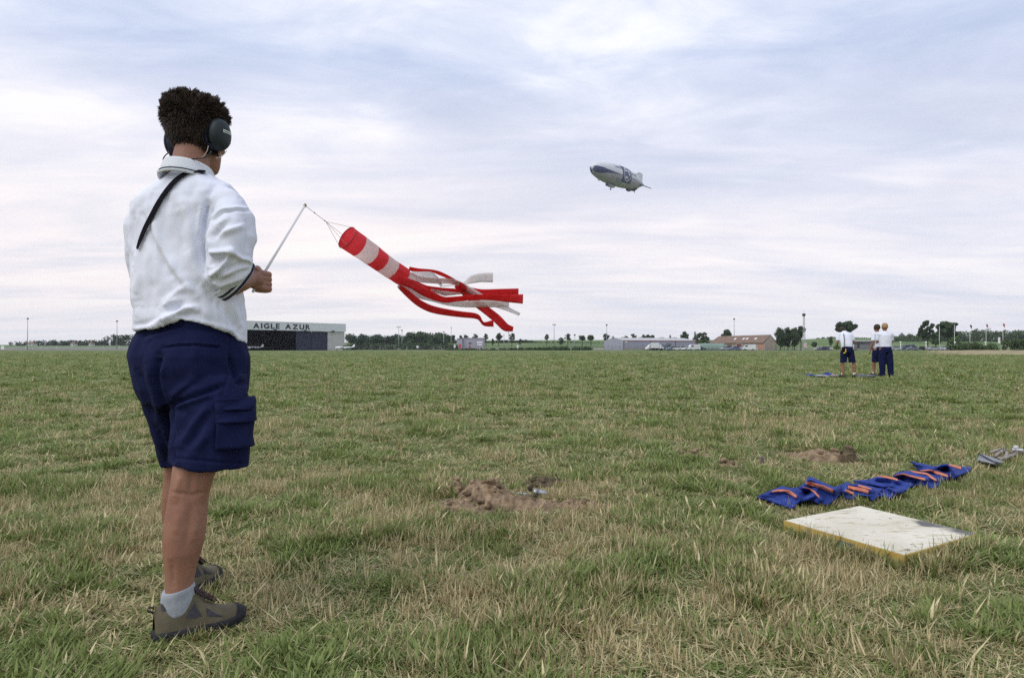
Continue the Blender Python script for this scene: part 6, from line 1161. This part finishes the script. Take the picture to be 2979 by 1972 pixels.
# ---------------- earth mounds, sods, stakes ----------------
SOIL = mat('dug_soil', (.13, .09, .055), (.34, .25, .16), 22, .97, bump=1.0, bscale=60, detail=9, bdist=.01)
def mound(name, label, nx, ny, rx, ry, h, seed, clods=0, cat='earth mound', rot=0, m=None, steep=1.0):
    c = G(nx, ny); r_ = thing(name, label, cat, tuple(c)); n = 60; U, V_ = np.meshgrid(np.linspace(-1, 1, n), np.linspace(-1, 1, n), indexing='ij'); ca, sa = math.cos(rot), math.sin(rot)
    X, Y = c[0]+1.3*(U*rx*ca-V_*ry*sa), c[1]+1.3*(U*rx*sa+V_*ry*ca); rr = np.hypot(U, V_)*1.3+(fbm(X*12, Y*12, seed)-.5)*.7
    Z = h*np.clip(1-rr, 0, 1)**steep*1.15+.055*(fbm(X*26, Y*26, seed+1, 4)-.5)-.03*np.abs(fbm(X*40, Y*40, seed+6, 3)-.5)*sstep(1.15, .8, rr)+.018*np.maximum(0, fbm(X*70, Y*70, seed+2, 3)-.5)*sstep(1.1, .8, rr)+H(X, Y)-.02*sstep(.85, 1.05, rr)+.006
    v, f = grid(np.stack([X, Y, Z], -1)); part('soil', v, f, m or SOIL, r_, True); rg = np.random.default_rng(seed)
    for i in range(clods):
        a = rg.random()*6.28; d_ = rg.random()**.5*1.05; x, y = c[0]+math.cos(a)*d_*rx, c[1]+math.sin(a)*d_*ry; iu, iv = int(np.clip((math.cos(a)*d_/1.3+1)/2*(n-1), 0, n-1)), int(np.clip((math.sin(a)*d_/1.3+1)/2*(n-1), 0, n-1)); s = .008+.022*rg.random()**2
        t = np.linspace(-1.4, 1.4, 6); v, f = tube([(x, y, Z[iu, iv]+s*.5+s*.8*math.sin(k)) for k in t], s*np.cos(t), 8); v = v+(fbm3(v*60, seed, 2)*s*.9)[:, None]; part('clod', v, f, m or SOIL, r_, True)
    return r_
mound('earth_mound', 'pointed heap of dug brown soil in the middle of the grass', 1408, 1450, .18, .17, .105, 3, 26, steep=.8)
mound('earth_mound', 'low crumbly soil spread left below the pointed heap', 1318, 1486, .17, .13, .05, 5, 14); mound('earth_mound', 'dark sod clump to the left of the pointed heap', 1322, 1437, .10, .08, .06, 6, 8)
mound('earth_mound', 'loose soil bank in front of the metal peg', 1500, 1478, .24, .10, .06, 8, 16); mound('earth_mound', 'thin bare soil fan right of the metal peg', 1640, 1478, .30, .09, .025, 9, 14)
mound('earth_mound', 'flat heap of brown soil behind the blue bags', 2395, 1335, .30, .22, .07, 11, 14); mound('earth_mound', 'small bare soil hump far left of the dark stub', 2025, 1338, .17, .12, .05, 12, 6); mound('earth_mound', 'small flat soil patch nearest the dark stub', 2108, 1363, .11, .1, .03, 13, 4)
mound('sod_clump', 'upright dark sod clump with grass roots beside the flat heap', 2462, 1345, .075, .06, .13, 14, 10, 'sod', m=mat('dark_sod', (.06, .05, .03), (.16, .12, .075), 25, .97, bump=1, bscale=70, bdist=.01), steep=.45)
mound('sod_clump', 'rough dark sod bank behind the metal peg', 1590, 1417, .20, .07, .05, 15, 12, 'sod', m=MATS['dark_sod'])
c7 = lambda x, y: (1220+x/3.948, 1340+y/3.948)
pg = thing('ground_anchor', 'silver metal anchor peg with a long thin rod lying on the bare soil', 'anchor peg', tuple(G(*c7(1340, 440)))); CH_ = mat('polished_steel', (.34, .36, .38), (.44, .46, .48), 20, .35, .85); yA = G(*c7(1340, 455))[1]+.04
p = lambda x, y, d=0: W(*c7(x, y), yA+d)
m_ = MB(); m_.tube([p(1305, 362), p(1330, 358), p(1345, 366), p(1350, 366), p(1395, 368), p(1440, 374), p(1460, 378), p(1474, 379)], [.016, .022, .021, .017, .021, .017, .010, .008], 18); m_.build('anchor_body', CH_, pg, True); m_ = MB(); m_.tube([p(1290, 381), p(1175, 379)], .0045, 10); m_.tube([p(1178, 379), p(1172, 379)], .010, 12).tube([p(1148, 377), p(1140, 377)], .013, 14).tube([p(1172, 378), p(1148, 377)], .006, 10); m_.build('rod', CH_, pg, True)
m_ = MB(); m_.tube([p(1255, 290), p(1270, 310), p(1285, 345)], [.012, .015, .012], 10); m_.tube([p(1310, 395), p(1345, 410), p(1370, 420), p(1410, 405)], [.018, .026, .022, .012], 12); m_.build('base_block', mat('rusty_iron', (.04, .028, .02), (.08, .05, .035), 30, .8, bump=.6), pg, True)
m_ = MB(); m_.tube([p(1292, 350), p(1280, 400), p(1268, 440)], .004, 6); m_.build('strap', mat('straw_strap', (.45, .36, .18), (.5, .4, .2), 10, .8), pg)
st_ = thing('stub_post', 'small dark weathered stub poking from the grass', 'post', tuple(G(2216, 1358))); g_ = G(2216, 1358); m_ = MB(); m_.tube([g_, g_+up_*.05, g_+up_*.085+np.array([.006, 0, 0])], [.013, .014, .010], 8); m_.build('stub', mat('weathered_stub', (.06, .045, .05), (.16, .13, .15), 40, .9, bump=.8), st_, True)
# far blue cloth at the feet of the distant men
g0 = G(2352, 1096); g1 = G(2520, 1099); 
def heap(name, label, nx0, nx1, ny, h, m, seed):
    a_, b_ = G(nx0, ny), G(nx1, ny); n = int(max(8, (nx1-nx0)/1.2)); U, V_ = np.meshgrid(np.linspace(0, 1, n), np.linspace(0, 1, 10), indexing='ij'); X = a_[0]+(b_[0]-a_[0])*U; Y = a_[1]-.25+.5*V_+.1*np.sin(U*9+seed); Z = .05+h*np.maximum(0, fbm(U*n/5, V_*2.5, seed, 3)-.25)*1.8*np.sin(np.pi*V_)*np.clip(np.sin(np.pi*U)*3, 0, 1)
    v, f = grid(np.stack([X, Y, Z], -1)); return solo(name, v, f, m, label, 'cloth', 'far cloths spread before the three men', True)
heap('cloth_heap', 'blue cloth heap at the left of the far cloths', 2352, 2372, 1096, .08, BLU, 1); heap('cloth_heap', 'bright blue cloth crumpled left of the bending man', 2398, 2416, 1095, .11, BLU, 2); heap('cloth_heap', 'pale grey cloth strip between the two blue heaps', 2368, 2400, 1097, .06, mat('grey_cloth', (.2, .22, .26), (.35, .35, .36), 5, .9), 3)
heap('cloth_heap', 'grey and pink cloth just left of the bending man', 2414, 2450, 1097, .08, mat('pinkish_cloth', (.3, .2, .2), (.2, .24, .34), 6, .9), 4); heap('cloth_heap', 'low blue-grey cloth trailing between the two groups of men', 2490, 2545, 1097.5, .05, mat('slate_cloth', (.1, .12, .22), (.18, .18, .2), 6, .9), 5)
# ---------------- three distant men ----------------
HAIR_D = mat('hair_dark', (.03, .02, .014), (.06, .04, .03), 30, .8); HAIR_B = mat('hair_blond', (.30, .18, .085), (.38, .25, .13), 30, .8); SHOE = mat('dark_shoe', (.02, .02, .022), (.035, .035, .04), 20, .8)
def far_person(label, nx, ny, th, pose):
    g_ = G(nx, ny); r_ = thing('person', label, 'person', tuple(g_), 'three men standing across the field'); fv, lv = vec(R(th)); k = pose.get('h', 1.78)/1.78
    def p(l_, f_, z): return g_+(lv*l_+fv*f_+up_*z)*k
    bend = pose.get('bend', 0); spr = pose.get('spread', .13); hb = np.array([0., 0, 0])
    def sp(z): f_ = bend*np.clip((z-.95)/.55, 0, 1)**1.5; return f_    # forward lean along the spine
    B = MB(); feet = pose.get('feet', ((-spr, .03), (spr, -.02)))
    for s, (fl_, ff) in zip((-1, 1), feet):
        B.tube([p(s*.09, 0, .95), p((s*.10+fl_)/2, ff*.3, .72), p(s*.03+fl_*.85, ff*.6, .50), p(fl_, ff*.8, .36), p(fl_, ff-.02, .10), p(fl_, ff, .05)], [.10, .082, .056, .058, .038, .036], 14); B.tube([p(fl_, ff-.05, .045), p(fl_+s*.01, ff+.06, .045), p(fl_+s*.03, ff+.17, .03)], [.04, .042, .03], 10)
    B.tube([p(0, 0, .88), p(0, sp(1.1), 1.1), p(0, sp(1.3), 1.3), p(0, sp(1.45), 1.44)], [.13, .13, .15, .08], 16, flat=.66, up=fv)
    B.tube([p(0, sp(1.42), 1.42), p(0, sp(1.5)+.01+bend*.3, 1.53-bend*.25)], [.055, .052], 12)
    hc = p(0, sp(1.6)+.02+bend*.75, 1.645-bend*.55); t = np.linspace(-1.45, 1.45, 9); B.tube([hc+up_*.118*math.sin(a_)+fv*.0 for a_ in t], .083*np.cos(t)**.8, 16, flat=1.15, up=fv); B.tube([hc+fv*.08-up_*.01, hc+fv*.105-up_*.025], [.014, .01], 8)
    arms = pose.get('arms'); 
    for s, (el, wr) in zip((-1, 1), arms):
        sh_ = p(s*.18, sp(1.4), 1.40); B.tube([sh_, p(*el)], [.048, .038], 12); B.tube([p(*el), p(*wr)], [.038, .025], 12); w_ = p(*wr); dr_ = w_-p(*el); dr_ /= np.linalg.norm(dr_); B.tube([w_, w_+dr_*.05, w_+dr_*.10], [.025, .036, .022], 10, flat=.6)
        for q_ in (-.02, -.007, .007, .02): B.tube([w_+dr_*.07+fv*q_, w_+dr_*.135+fv*q_*1.2], [.011, .008], 6)
    v, f, n_ = remesh(*B.arr(), .011, 2); part('body', v, f, SKIN, r_, True)
    B = MB(); tuck = pose.get('tuck', .93); B.tube([p(0, 0, tuck), p(0, sp(1.05), 1.05), p(0, sp(1.22), 1.22), p(0, sp(1.36), 1.36), p(0, sp(1.43), 1.44), p(0, sp(1.49), 1.50)], [.18, .175, .19, .185, .13, .065], 20, flat=.66, up=fv)
    for s, (el, wr) in zip((-1, 1), arms): sh_ = p(s*.17, sp(1.4), 1.405); e_ = p(*el); B.tube([p(s*.10, sp(1.4), 1.41), sh_, sh_*.25+e_*.75], [.07, .075, .068], 14)
    v, f, n_ = remesh(*B.arr(), .012, 3); v = v+n_*(.02*fbm3(v*9, 3, 3))[:, None]; part('shirt', v, f, COT, r_, True)
    B = MB(); B.tube([p(0, sp(1.0), 1.0), p(0, 0, .9), p(0, 0, .80)], [.172, .185, .17], 20, flat=.76, up=fv); hem = pose.get('hem', .5)
    for s, (fl_, ff) in zip((-1, 1), feet):
        kx = lambda z: (s*.09+(fl_-s*.02)*(.95-z)/.9) if True else 0
        zs = np.linspace(.88, hem, 5); B.tube([p(s*.09+(fl_-s*.09)*min(1, (.95-z)/.85), ff*(.95-z)/.9, z) for z in zs], [.105, .108, .105, .10 if hem > .3 else .085, .105 if hem > .3 else .085], 16)
    v, f, n_ = remesh(*B.arr(), .012, 2); v = v+n_*(.02*fbm3(v*10, 5, 3))[:, None]; part('trousers' if hem < .3 else 'shorts', v, f, NAV, r_, True)
    hairm = pose['hair']; t = np.linspace(-.35, 1.5, 9); B = MB(); B.tube([hc-fv*.018+up_*(.012+.122*math.sin(a_)) for a_ in t], .096*np.cos(t)**.7+.001, 18, flat=1.12, up=fv); v, f = B.arr(); v = v+(fbm3(v*40, 2, 2)*.02)[:, None]; part('hair', v, f, hairm, r_, True)
    for s, (fl_, ff) in zip((-1, 1), feet):
        B = MB(); B.tube([p(fl_, ff-.09, .05), p(fl_, ff-.03, .06), p(fl_+s*.01, ff+.08, .055), p(fl_+s*.035, ff+.2, .04)], [.03, .05, .052, .03], 12); part('shoe', *B.arr(), SHOE, r_, True)
        if hem > .3: B = MB(); B.tube([p(fl_, ff-.01, .07), p(fl_, ff-.015, .17)], .043, 12); B.build('sock', mat('white_sock', (.55, .56, .58), (.62, .63, .65), 30, .9), r_, True)
    return r_, p, sp
r1, p1, sp1 = far_person('man in white shirt and dark shorts bending his head down, yellow strap at his hip', 2465, 1099, 4, dict(h=1.76, bend=.22, spread=.15, feet=((-.13, .04), (.20, -.03)), arms=(((-.26, .12, 1.12), (-.17, .36, 1.05)), ((.27, .12, 1.12), (.15, .38, 1.05))), hair=HAIR_D, hem=.50, tuck=.90))
r2, p2, sp2 = far_person('dark-haired man in shorts half hidden behind the blond man', 2556, 1095, -14, dict(h=1.76, bend=.03, spread=.12, feet=((-.15, .05), (.10, -.03)), arms=(((-.24, -.02, 1.12), (-.25, .08, .88)), ((.22, .10, 1.13), (.10, .32, 1.1))), hair=HAIR_D, hem=.48))
r3, p3, sp3 = far_person('blond man in white shirt and long navy trousers seen from behind', 2577, 1098, 10, dict(h=1.77, bend=.03, spread=.13, feet=((-.10, .02), (.15, -.02)), arms=(((-.23, .10, 1.13), (-.08, .32, 1.18)), ((.23, .10, 1.13), (.08, .32, 1.18))), hair=HAIR_B, hem=.06, tuck=.98))
sbp = MB(); sbp.tube([p1(-.10, -.13+sp1(1.4)*.9, 1.42), p1(-.12, -.155+sp1(1.2), 1.22), p1(-.15, -.145, 1.0), p1(-.16, -.14, .94)], .011, 6); v, f = sbp.arr(); solo('shoulder_strap', v, f, BLK, 'dark strap down the back of the bending man', 'strap')
kb = thing('belt_pouch', 'dark pouch with a yellow strap on the hip of the bending man', 'pouch', tuple(p1(-.17, -.15, .82))); B = MB(); B.tube([p1(-.17, -.15, .97), p1(-.17, -.16, .92), p1(-.17, -.15, .83)], [.04, .06, .035], 10); B.build('pouch', BLK, kb, True); B = MB(); B.tube([p1(-.13, -.19, .93), p1(-.12, -.2, .86), p1(-.16, -.2, .80), p1(-.20, -.19, .79)], .016, 8); B.build('yellow_strap', mat('yellow_strap', (.6, .42, .03), (.66, .48, .05), 5, .7), kb, True)
# ---------------- grass: clumps of real blades set over the field ----------------
GR = bpy.data.materials.new('grass_blades'); GR.use_nodes = True
def grass_mat():
    nt = GR.node_tree; N = nt.nodes; L = nt.links; b = N['Principled BSDF']; b.inputs['Roughness'].default_value = .55; b.inputs['Specular IOR Level'].default_value = .25
    a = N.new('ShaderNodeAttribute'); a.attribute_name = 'tone'; d = N.new('ShaderNodeAttribute'); d.attribute_name = 'dry'; geo = N.new('ShaderNodeNewGeometry')
    def noise(sc, det, st=(1, 1, .1)):
        mp = N.new('ShaderNodeMapping'); mp.inputs['Scale'].default_value = st; L.new(geo.outputs['Position'], mp.inputs[0]); t = N.new('ShaderNodeTexNoise'); t.inputs['Scale'].default_value = sc; t.inputs['Detail'].default_value = det; t.inputs['Roughness'].default_value = .6; L.new(mp.outputs[0], t.inputs['Vector']); return t.outputs[0]
    def mx(f, x, y):
        k = N.new('ShaderNodeMix'); k.data_type = 'RGBA'
        for v, s in ((f, k.inputs[0]), (x, k.inputs[6]), (y, k.inputs[7])):
            if hasattr(v, 'links'): L.new(v, s)
            else: s.default_value = (*v, 1) if isinstance(v, tuple) else v
        return k.outputs[2]
    def M(op, x, y):
        k = N.new('ShaderNodeMath'); k.operation = op
        for v, s in ((x, k.inputs[0]), (y, k.inputs[1])):
            if hasattr(v, 'links'): L.new(v, s)
            else: s.default_value = v
        return k.outputs[0]
    def mr(v, p, q, x=0, y=1):
        k = N.new('ShaderNodeMapRange'); k.inputs[1].default_value = p; k.inputs[2].default_value = q; k.inputs[3].default_value = x; k.inputs[4].default_value = y; L.new(v, k.inputs[0]); return k.outputs[0]
    green = mx(a.outputs['Fac'], (.115, .168, .042), (.31, .375, .13)); green = mx(mr(noise(1.1, 4), .4, .66), green, (.19, .235, .065))
    straw = mx(a.outputs['Fac'], (.28, .225, .11), (.74, .64, .38))
    sp = N.new('ShaderNodeSeparateXYZ'); L.new(geo.outputs['Position'], sp.inputs[0])
    # how much of the turf is dry: patchy, less so farther out
    p = M('ADD', M('MULTIPLY', noise(2.6, 7), .72), M('MULTIPLY', noise(.35, 4), .38)); p = M('SUBTRACT', p, mr(sp.outputs[1], 2.6, 18, .0, .15))
    thr = mr(p, .46, .70, .09, .76)
    f = mr(M('SUBTRACT', thr, d.outputs['Fac']), -.02, .04)
    c = mx(f, green, straw); L.new(c, b.inputs['Base Color']); tr = N.new('ShaderNodeBsdfTranslucent'); L.new(c, tr.inputs[0]); ms = N.new('ShaderNodeMixShader'); ms.inputs[0].default_value = .3; L.new(b.outputs[0], ms.inputs[1]); L.new(tr.outputs[0], ms.inputs[2]); L.new(ms.outputs[0], N['Material Output'].inputs[0])
grass_mat()
clumps = bpy.data.collections.new('clumps')
def clump(kind, seed, wscale=1.0, spread=.035, nb=22):
    r = np.random.default_rng(seed); n = nb if kind != 'straw' else 3; a = r.random(n)*6.28; rr = spread*np.sqrt(r.random(n)); x, y = rr*np.cos(a), rr*np.sin(a); d = r.random(n)*6.28
    if kind == 'turf': Lb = .018+.030*r.random(n); el = R(8)+R(58)*r.random(n); w = .0013+.0010*r.random(n); dry = r.random(n); curl = .9
    elif kind == 'mat': Lb = .03+.06*r.random(n); el = R(2)+R(22)*r.random(n); w = .0010+.0009*r.random(n); dry = r.random(n)**1.6; curl = .35
    elif kind == 'tuft': Lb = .035+.045*r.random(n); el = R(25)+R(55)*r.random(n); w = .0015+.0012*r.random(n); dry = .25+.75*r.random(n); curl = .8; d = a+.8*r.normal(size=n)
    elif kind == 'straw': Lb = .05+.09*r.random(n); el = R(0)+R(40)*r.random(n)**1.5; w = .0013+.0008*r.random(n); dry = r.random(n)*.04; curl = .1
    else: Lb = .03+.055*r.random(n); el = R(30)+R(58)*r.random(n); w = .0009+.0007*r.random(n); dry = r.random(n)*.22; curl = .12
    w = w*wscale*1.5; dx = np.stack([np.cos(d)*np.cos(el), np.sin(d)*np.cos(el), np.sin(el)], -1); sd = np.stack([-np.sin(d), np.cos(d), 0*d], -1)*w[:, None]; base = np.stack([x, y, -.004+.010*r.random(n)*(kind == 'mat')], -1)
    dn = np.stack([np.cos(d)*.5, np.sin(d)*.5, -np.ones(n)*.6], -1)*curl
    m1 = base+dx*(Lb*.5)[:, None]+dn*(Lb*.06)[:, None]; tp = base+dx*(Lb*.93)[:, None]+dn*(Lb*.33)[:, None]; tp[:, 2] = np.maximum(tp[:, 2], .004)
    V = np.stack([base-sd, base+sd, m1+sd*.85, m1-sd*.85, tp], 1).reshape(-1, 3); b5 = np.arange(n)[:, None]*5
    f = [(5*i, 5*i+1, 5*i+2, 5*i+3) for i in range(n)]+[(5*i+3, 5*i+2, 5*i+4) for i in range(n)]; tone = np.repeat(np.clip(.5+.28*r.normal(size=n), 0, 1), 5)
    me = mkmesh('clump', V, f, GR, False, {'tone': tone, 'dry': np.repeat(dry, 5)}); o = bpy.data.objects.new('clump_%02d' % len(clumps.objects), me); clumps.objects.link(o)
kinds = ['turf']*6+['mat']*5+['tuft']*4+['stub']*4+['straw']*6
for i, k in enumerate(kinds): clump(k, i, 1.0)
for i, k in enumerate(['turf']*4+['mat']*3+['tuft']*2+['stub']*2): clump(k, 50+i, 2.0, .09, 34)      # broader patches for farther out
KI = {'turf': range(0, 6), 'mat': range(6, 11), 'tuft': range(11, 15), 'stub': range(15, 19)}; KI['straw'] = range(19, 25); KF = {'turf': range(25, 29), 'mat': range(29, 32), 'tuft': range(32, 34), 'stub': range(34, 36), 'straw': range(29, 32)}
_bp = cA([(80, 895), (350, 960), (560, 1040), (830, 1110), (960, 1000), (1080, 950), (1350, 1000), (1560, 1040), (1830, 850)])+cB([(130, 730), (240, 730), (330, 690), (480, 710), (560, 760), (680, 690), (850, 720), (960, 640), (1120, 590), (1220, 520), (1360, 520), (1560, 570), (1690, 470), (1780, 430), (1920, 420), (2000, 345), (2180, 270)])+cB([(2195, 225), (1780, 200), (1500, 200), (1200, 150), (1080, 290), (890, 360), (600, 400), (235, 440), (120, 470)])+cA([(1700, 720), (1160, 640), (935, 710), (560, 720)])
BAGPOLY = [np.array([G(a_, b_, .03)[:2] for a_, b_ in _bp]), np.array([G(*cS(*p), .02)[:2] for p in ((720, 700), (1400, 880), (1720, 740), (830, 440))])]
def scatter():
    r = np.random.default_rng(21); PP = []; RR = []; SS = []; II = []
    def zone(y0, y1, dens, K, sc, mix_):
        xw = 1.0 if y0 < 40 else .85; xa = lambda y: xw*y+2.0; A = (xa(y0)+xa(y1))*(y1-y0); n = int(A*dens); y = y0+(y1-y0)*r.random(int(n*1.6)); x = (r.random(len(y))*2-1)*xa(y1); k = (np.abs(x) < xa(y)); x, y = x[k], y[k]
        dd = dirt(x, y) if y0 < 8 else 0*x; keep = r.random(len(x)) > dd*.88
        # nothing grows through the board, bags or boots
        q = np.array(BQ)[:, :2]; c = q.mean(0); q = c+(q-c)*.97; ins = np.ones(len(x), bool)
        for i in range(4): a_, b_ = q[i], q[(i+1) % 4]; ins &= ((b_[0]-a_[0])*(y-a_[1])-(b_[1]-a_[1])*(x-a_[0])) < 0
        keep &= ~ins
        if y0 < 9:
            for pg_ in BAGPOLY:
                h_ = np.zeros(len(x), bool)
                for (ax_, ay_), (bx_, by_) in zip(pg_, np.roll(pg_, -1, 0)): h_ ^= ((ay_ > y) != (by_ > y)) & (x < (bx_-ax_)*(y-ay_)/(by_-ay_+1e-12)+ax_)
                keep &= ~h_
        for c_, e_, w_ in ((hR, toeR, .035), (hL, hL+np.array([.05, .27, 0]), .035)):
            vx, vy = (e_-c_)[:2]; t = np.clip(((x-c_[0])*vx+(y-c_[1])*vy)/(vx*vx+vy*vy), 0, 1); keep &= np.hypot(x-c_[0]-t*vx, y-c_[1]-t*vy) > w_
        x, y, dd = x[keep], y[keep], dd[keep]
        f1 = fbm(x*3.1+3, y*2.6, 31, 4); f2 = fbm(x*.7, y*.7, 37, 3); f3 = fbm(x*3.1, y*3.1, 41, 3); u = r.random(len(x))
        pt = mix_[2]*sstep(.52, .66, f1)*1.9; ps = mix_[3]*(.25+sstep(.50, .65, f2)*1.6); pm = mix_[1]*(1.0+1.0*sstep(.4, .6, f3)); kd = np.where(u > 1-mix_[4], 4, np.where(u < pt, 2, np.where(u < pt+ps, 3, np.where(u < pt+ps+pm, 1, 0))))
        idx = np.zeros(len(x), int)
        for j, nm in enumerate(('turf', 'mat', 'tuft', 'stub', 'straw')): rg = np.array(list(K[nm])); m = kd == j; idx[m] = rg[r.integers(len(rg), size=m.sum())]
        s = sc*(.65+.7*r.random(len(x)))*(.75+.6*f1)*np.where(dd > .2, .7, 1); PP.append(np.stack([x, y, H(x, y)+.0*x], -1)); RR.append(np.stack([r.normal(size=len(x))*.12, r.normal(size=len(x))*.12, r.random(len(x))*6.28], -1)); SS.append(s); II.append(idx)
    zone(1.15, 3.2, 1500, KI, 1.0, (1, .30, .34, .12, .06)); zone(3.2, 5.5, 1050, KI, 1.05, (1, .30, .30, .12, .05)); zone(5.5, 9, 420, KI, 1.35, (1, .32, .2, .12, .04))
    zone(9, 18, 70, KF, 1.35, (1, .3, .14, .08, 0)); zone(18, 40, 11, KF, 2.2, (1, .3, .10, .05, 0)); zone(40, 90, 2.2, KF, 2.8, (1, .3, .06, .03, 0)); zone(90, 170, .35, KF, 4.0, (1, .4, 0, 0, 0))
    def hem(pts, n, off, sc):       # longer tufts left standing along the edges of things
        pts = np.array(pts)[:, :2]; d_ = np.r_[0, np.cumsum(np.hypot(*np.diff(pts, axis=0).T))]; s = r.random(n)*d_[-1]; x = np.interp(s, d_, pts[:, 0])+off[0]+.02*r.normal(size=n); y = np.interp(s, d_, pts[:, 1])+off[1]-np.abs(.03*r.normal(size=n))
        PP.append(np.stack([x, y, H(x, y)], -1)); RR.append(np.stack([r.normal(size=n)*.15, r.normal(size=n)*.15, r.random(n)*6.28], -1)); SS.append(sc*(.6+.8*r.random(n))); II.append(np.where(r.random(n) < .7, r.integers(11, 15, size=n), r.integers(15, 19, size=n)))
    b0_, b1_, b2_, b3_ = BQ; hem([b0_, b3_], 90, (0, -.03), 1.15); hem([b3_, b2_], 210, (.035, -.03), 1.35); hem([b0_, b1_], 40, (0, .04), .9)
    hem([G(2205, 1448), G(2300, 1484), G(2400, 1472), G(2480, 1452), G(2600, 1448), G(2720, 1422), G(2800, 1398)], 110, (0, -.05), .8)
    hem([hR, toeR], 26, (.01, -.05), .8); hem([hL, hL+np.array([.06, .27, 0])], 20, (.05, -.02), .9)
    P, Q, S, I = map(np.concatenate, (PP, RR, SS, II)); me = bpy.data.meshes.new('grass'); me.vertices.add(len(P)); me.vertices.foreach_set('co', P.astype(np.float32).ravel())
    for nm, t, a in (('rot', 'FLOAT_VECTOR', Q), ('scl', 'FLOAT', S), ('idx', 'INT', I)):
        at = me.attributes.new(nm, t, 'POINT'); at.data.foreach_set('vector' if t == 'FLOAT_VECTOR' else 'value', (a.astype(np.int32) if t == 'INT' else a.astype(np.float32)).ravel())
    o = bpy.data.objects.new('grass', me); COL.objects.link(o); o['kind'] = 'stuff'; tag(o, 'rough mown grass with dry straw-coloured patches covering the airfield', 'grass')
    ng = bpy.data.node_groups.new('grass_scatter', 'GeometryNodeTree'); ng.interface.new_socket('Geometry', in_out='INPUT', socket_type='NodeSocketGeometry'); ng.interface.new_socket('Geometry', in_out='OUTPUT', socket_type='NodeSocketGeometry'); N = ng.nodes; L = ng.links
    gi, go = N.new('NodeGroupInput'), N.new('NodeGroupOutput'); ci = N.new('GeometryNodeCollectionInfo'); ci.inputs[0].default_value = clumps; ci.inputs['Separate Children'].default_value = True; ci.inputs['Reset Children'].default_value = True
    ip_ = N.new('GeometryNodeInstanceOnPoints'); ip_.inputs['Pick Instance'].default_value = True; mp = N.new('GeometryNodeMeshToPoints')
    def attr(nm, t): a = N.new('GeometryNodeInputNamedAttribute'); a.data_type = t; a.inputs[0].default_value = nm; return a.outputs[0]
    er = N.new('FunctionNodeEulerToRotation'); L.new(attr('rot', 'FLOAT_VECTOR'), er.inputs[0])
    L.new(gi.outputs[0], mp.inputs[0]); L.new(mp.outputs[0], ip_.inputs['Points']); L.new(ci.outputs[0], ip_.inputs['Instance']); L.new(attr('idx', 'INT'), ip_.inputs['Instance Index']); L.new(er.outputs[0], ip_.inputs['Rotation']); L.new(attr('scl', 'FLOAT'), ip_.inputs['Scale']); L.new(ip_.outputs[0], go.inputs[0])
    o.modifiers.new('scatter', 'NODES').node_group = ng; print('GRASS', len(P))
scatter()
# ---------------- thin summer haze ----------------
hm = bpy.data.materials.new('haze_air'); hm.use_nodes = True; hm.node_tree.nodes.clear()
vs = hm.node_tree.nodes.new('ShaderNodeVolumePrincipled'); vs.inputs['Color'].default_value = (.86, .90, 1, 1); vs.inputs['Density'].default_value = .00011; vs.inputs['Anisotropy'].default_value = .2
hm.node_tree.links.new(vs.outputs[0], hm.node_tree.nodes.new('ShaderNodeOutputMaterial').inputs['Volume'])
m_ = MB(); m_.box((0, 850, 75), (3500, 1900, 190)); v, f = m_.arr(); v[:, 2] = np.where(v[:, 2] < 0, -12, 170); v[:, 0] *= 1.1; v[:, 1] = np.where(v[:, 1] < 800, -110, 1850); hz_o = part('haze', v, f, hm); hz_o['kind'] = 'stuff'; hz_o['label'] = 'thin pale summer haze over the whole airfield'
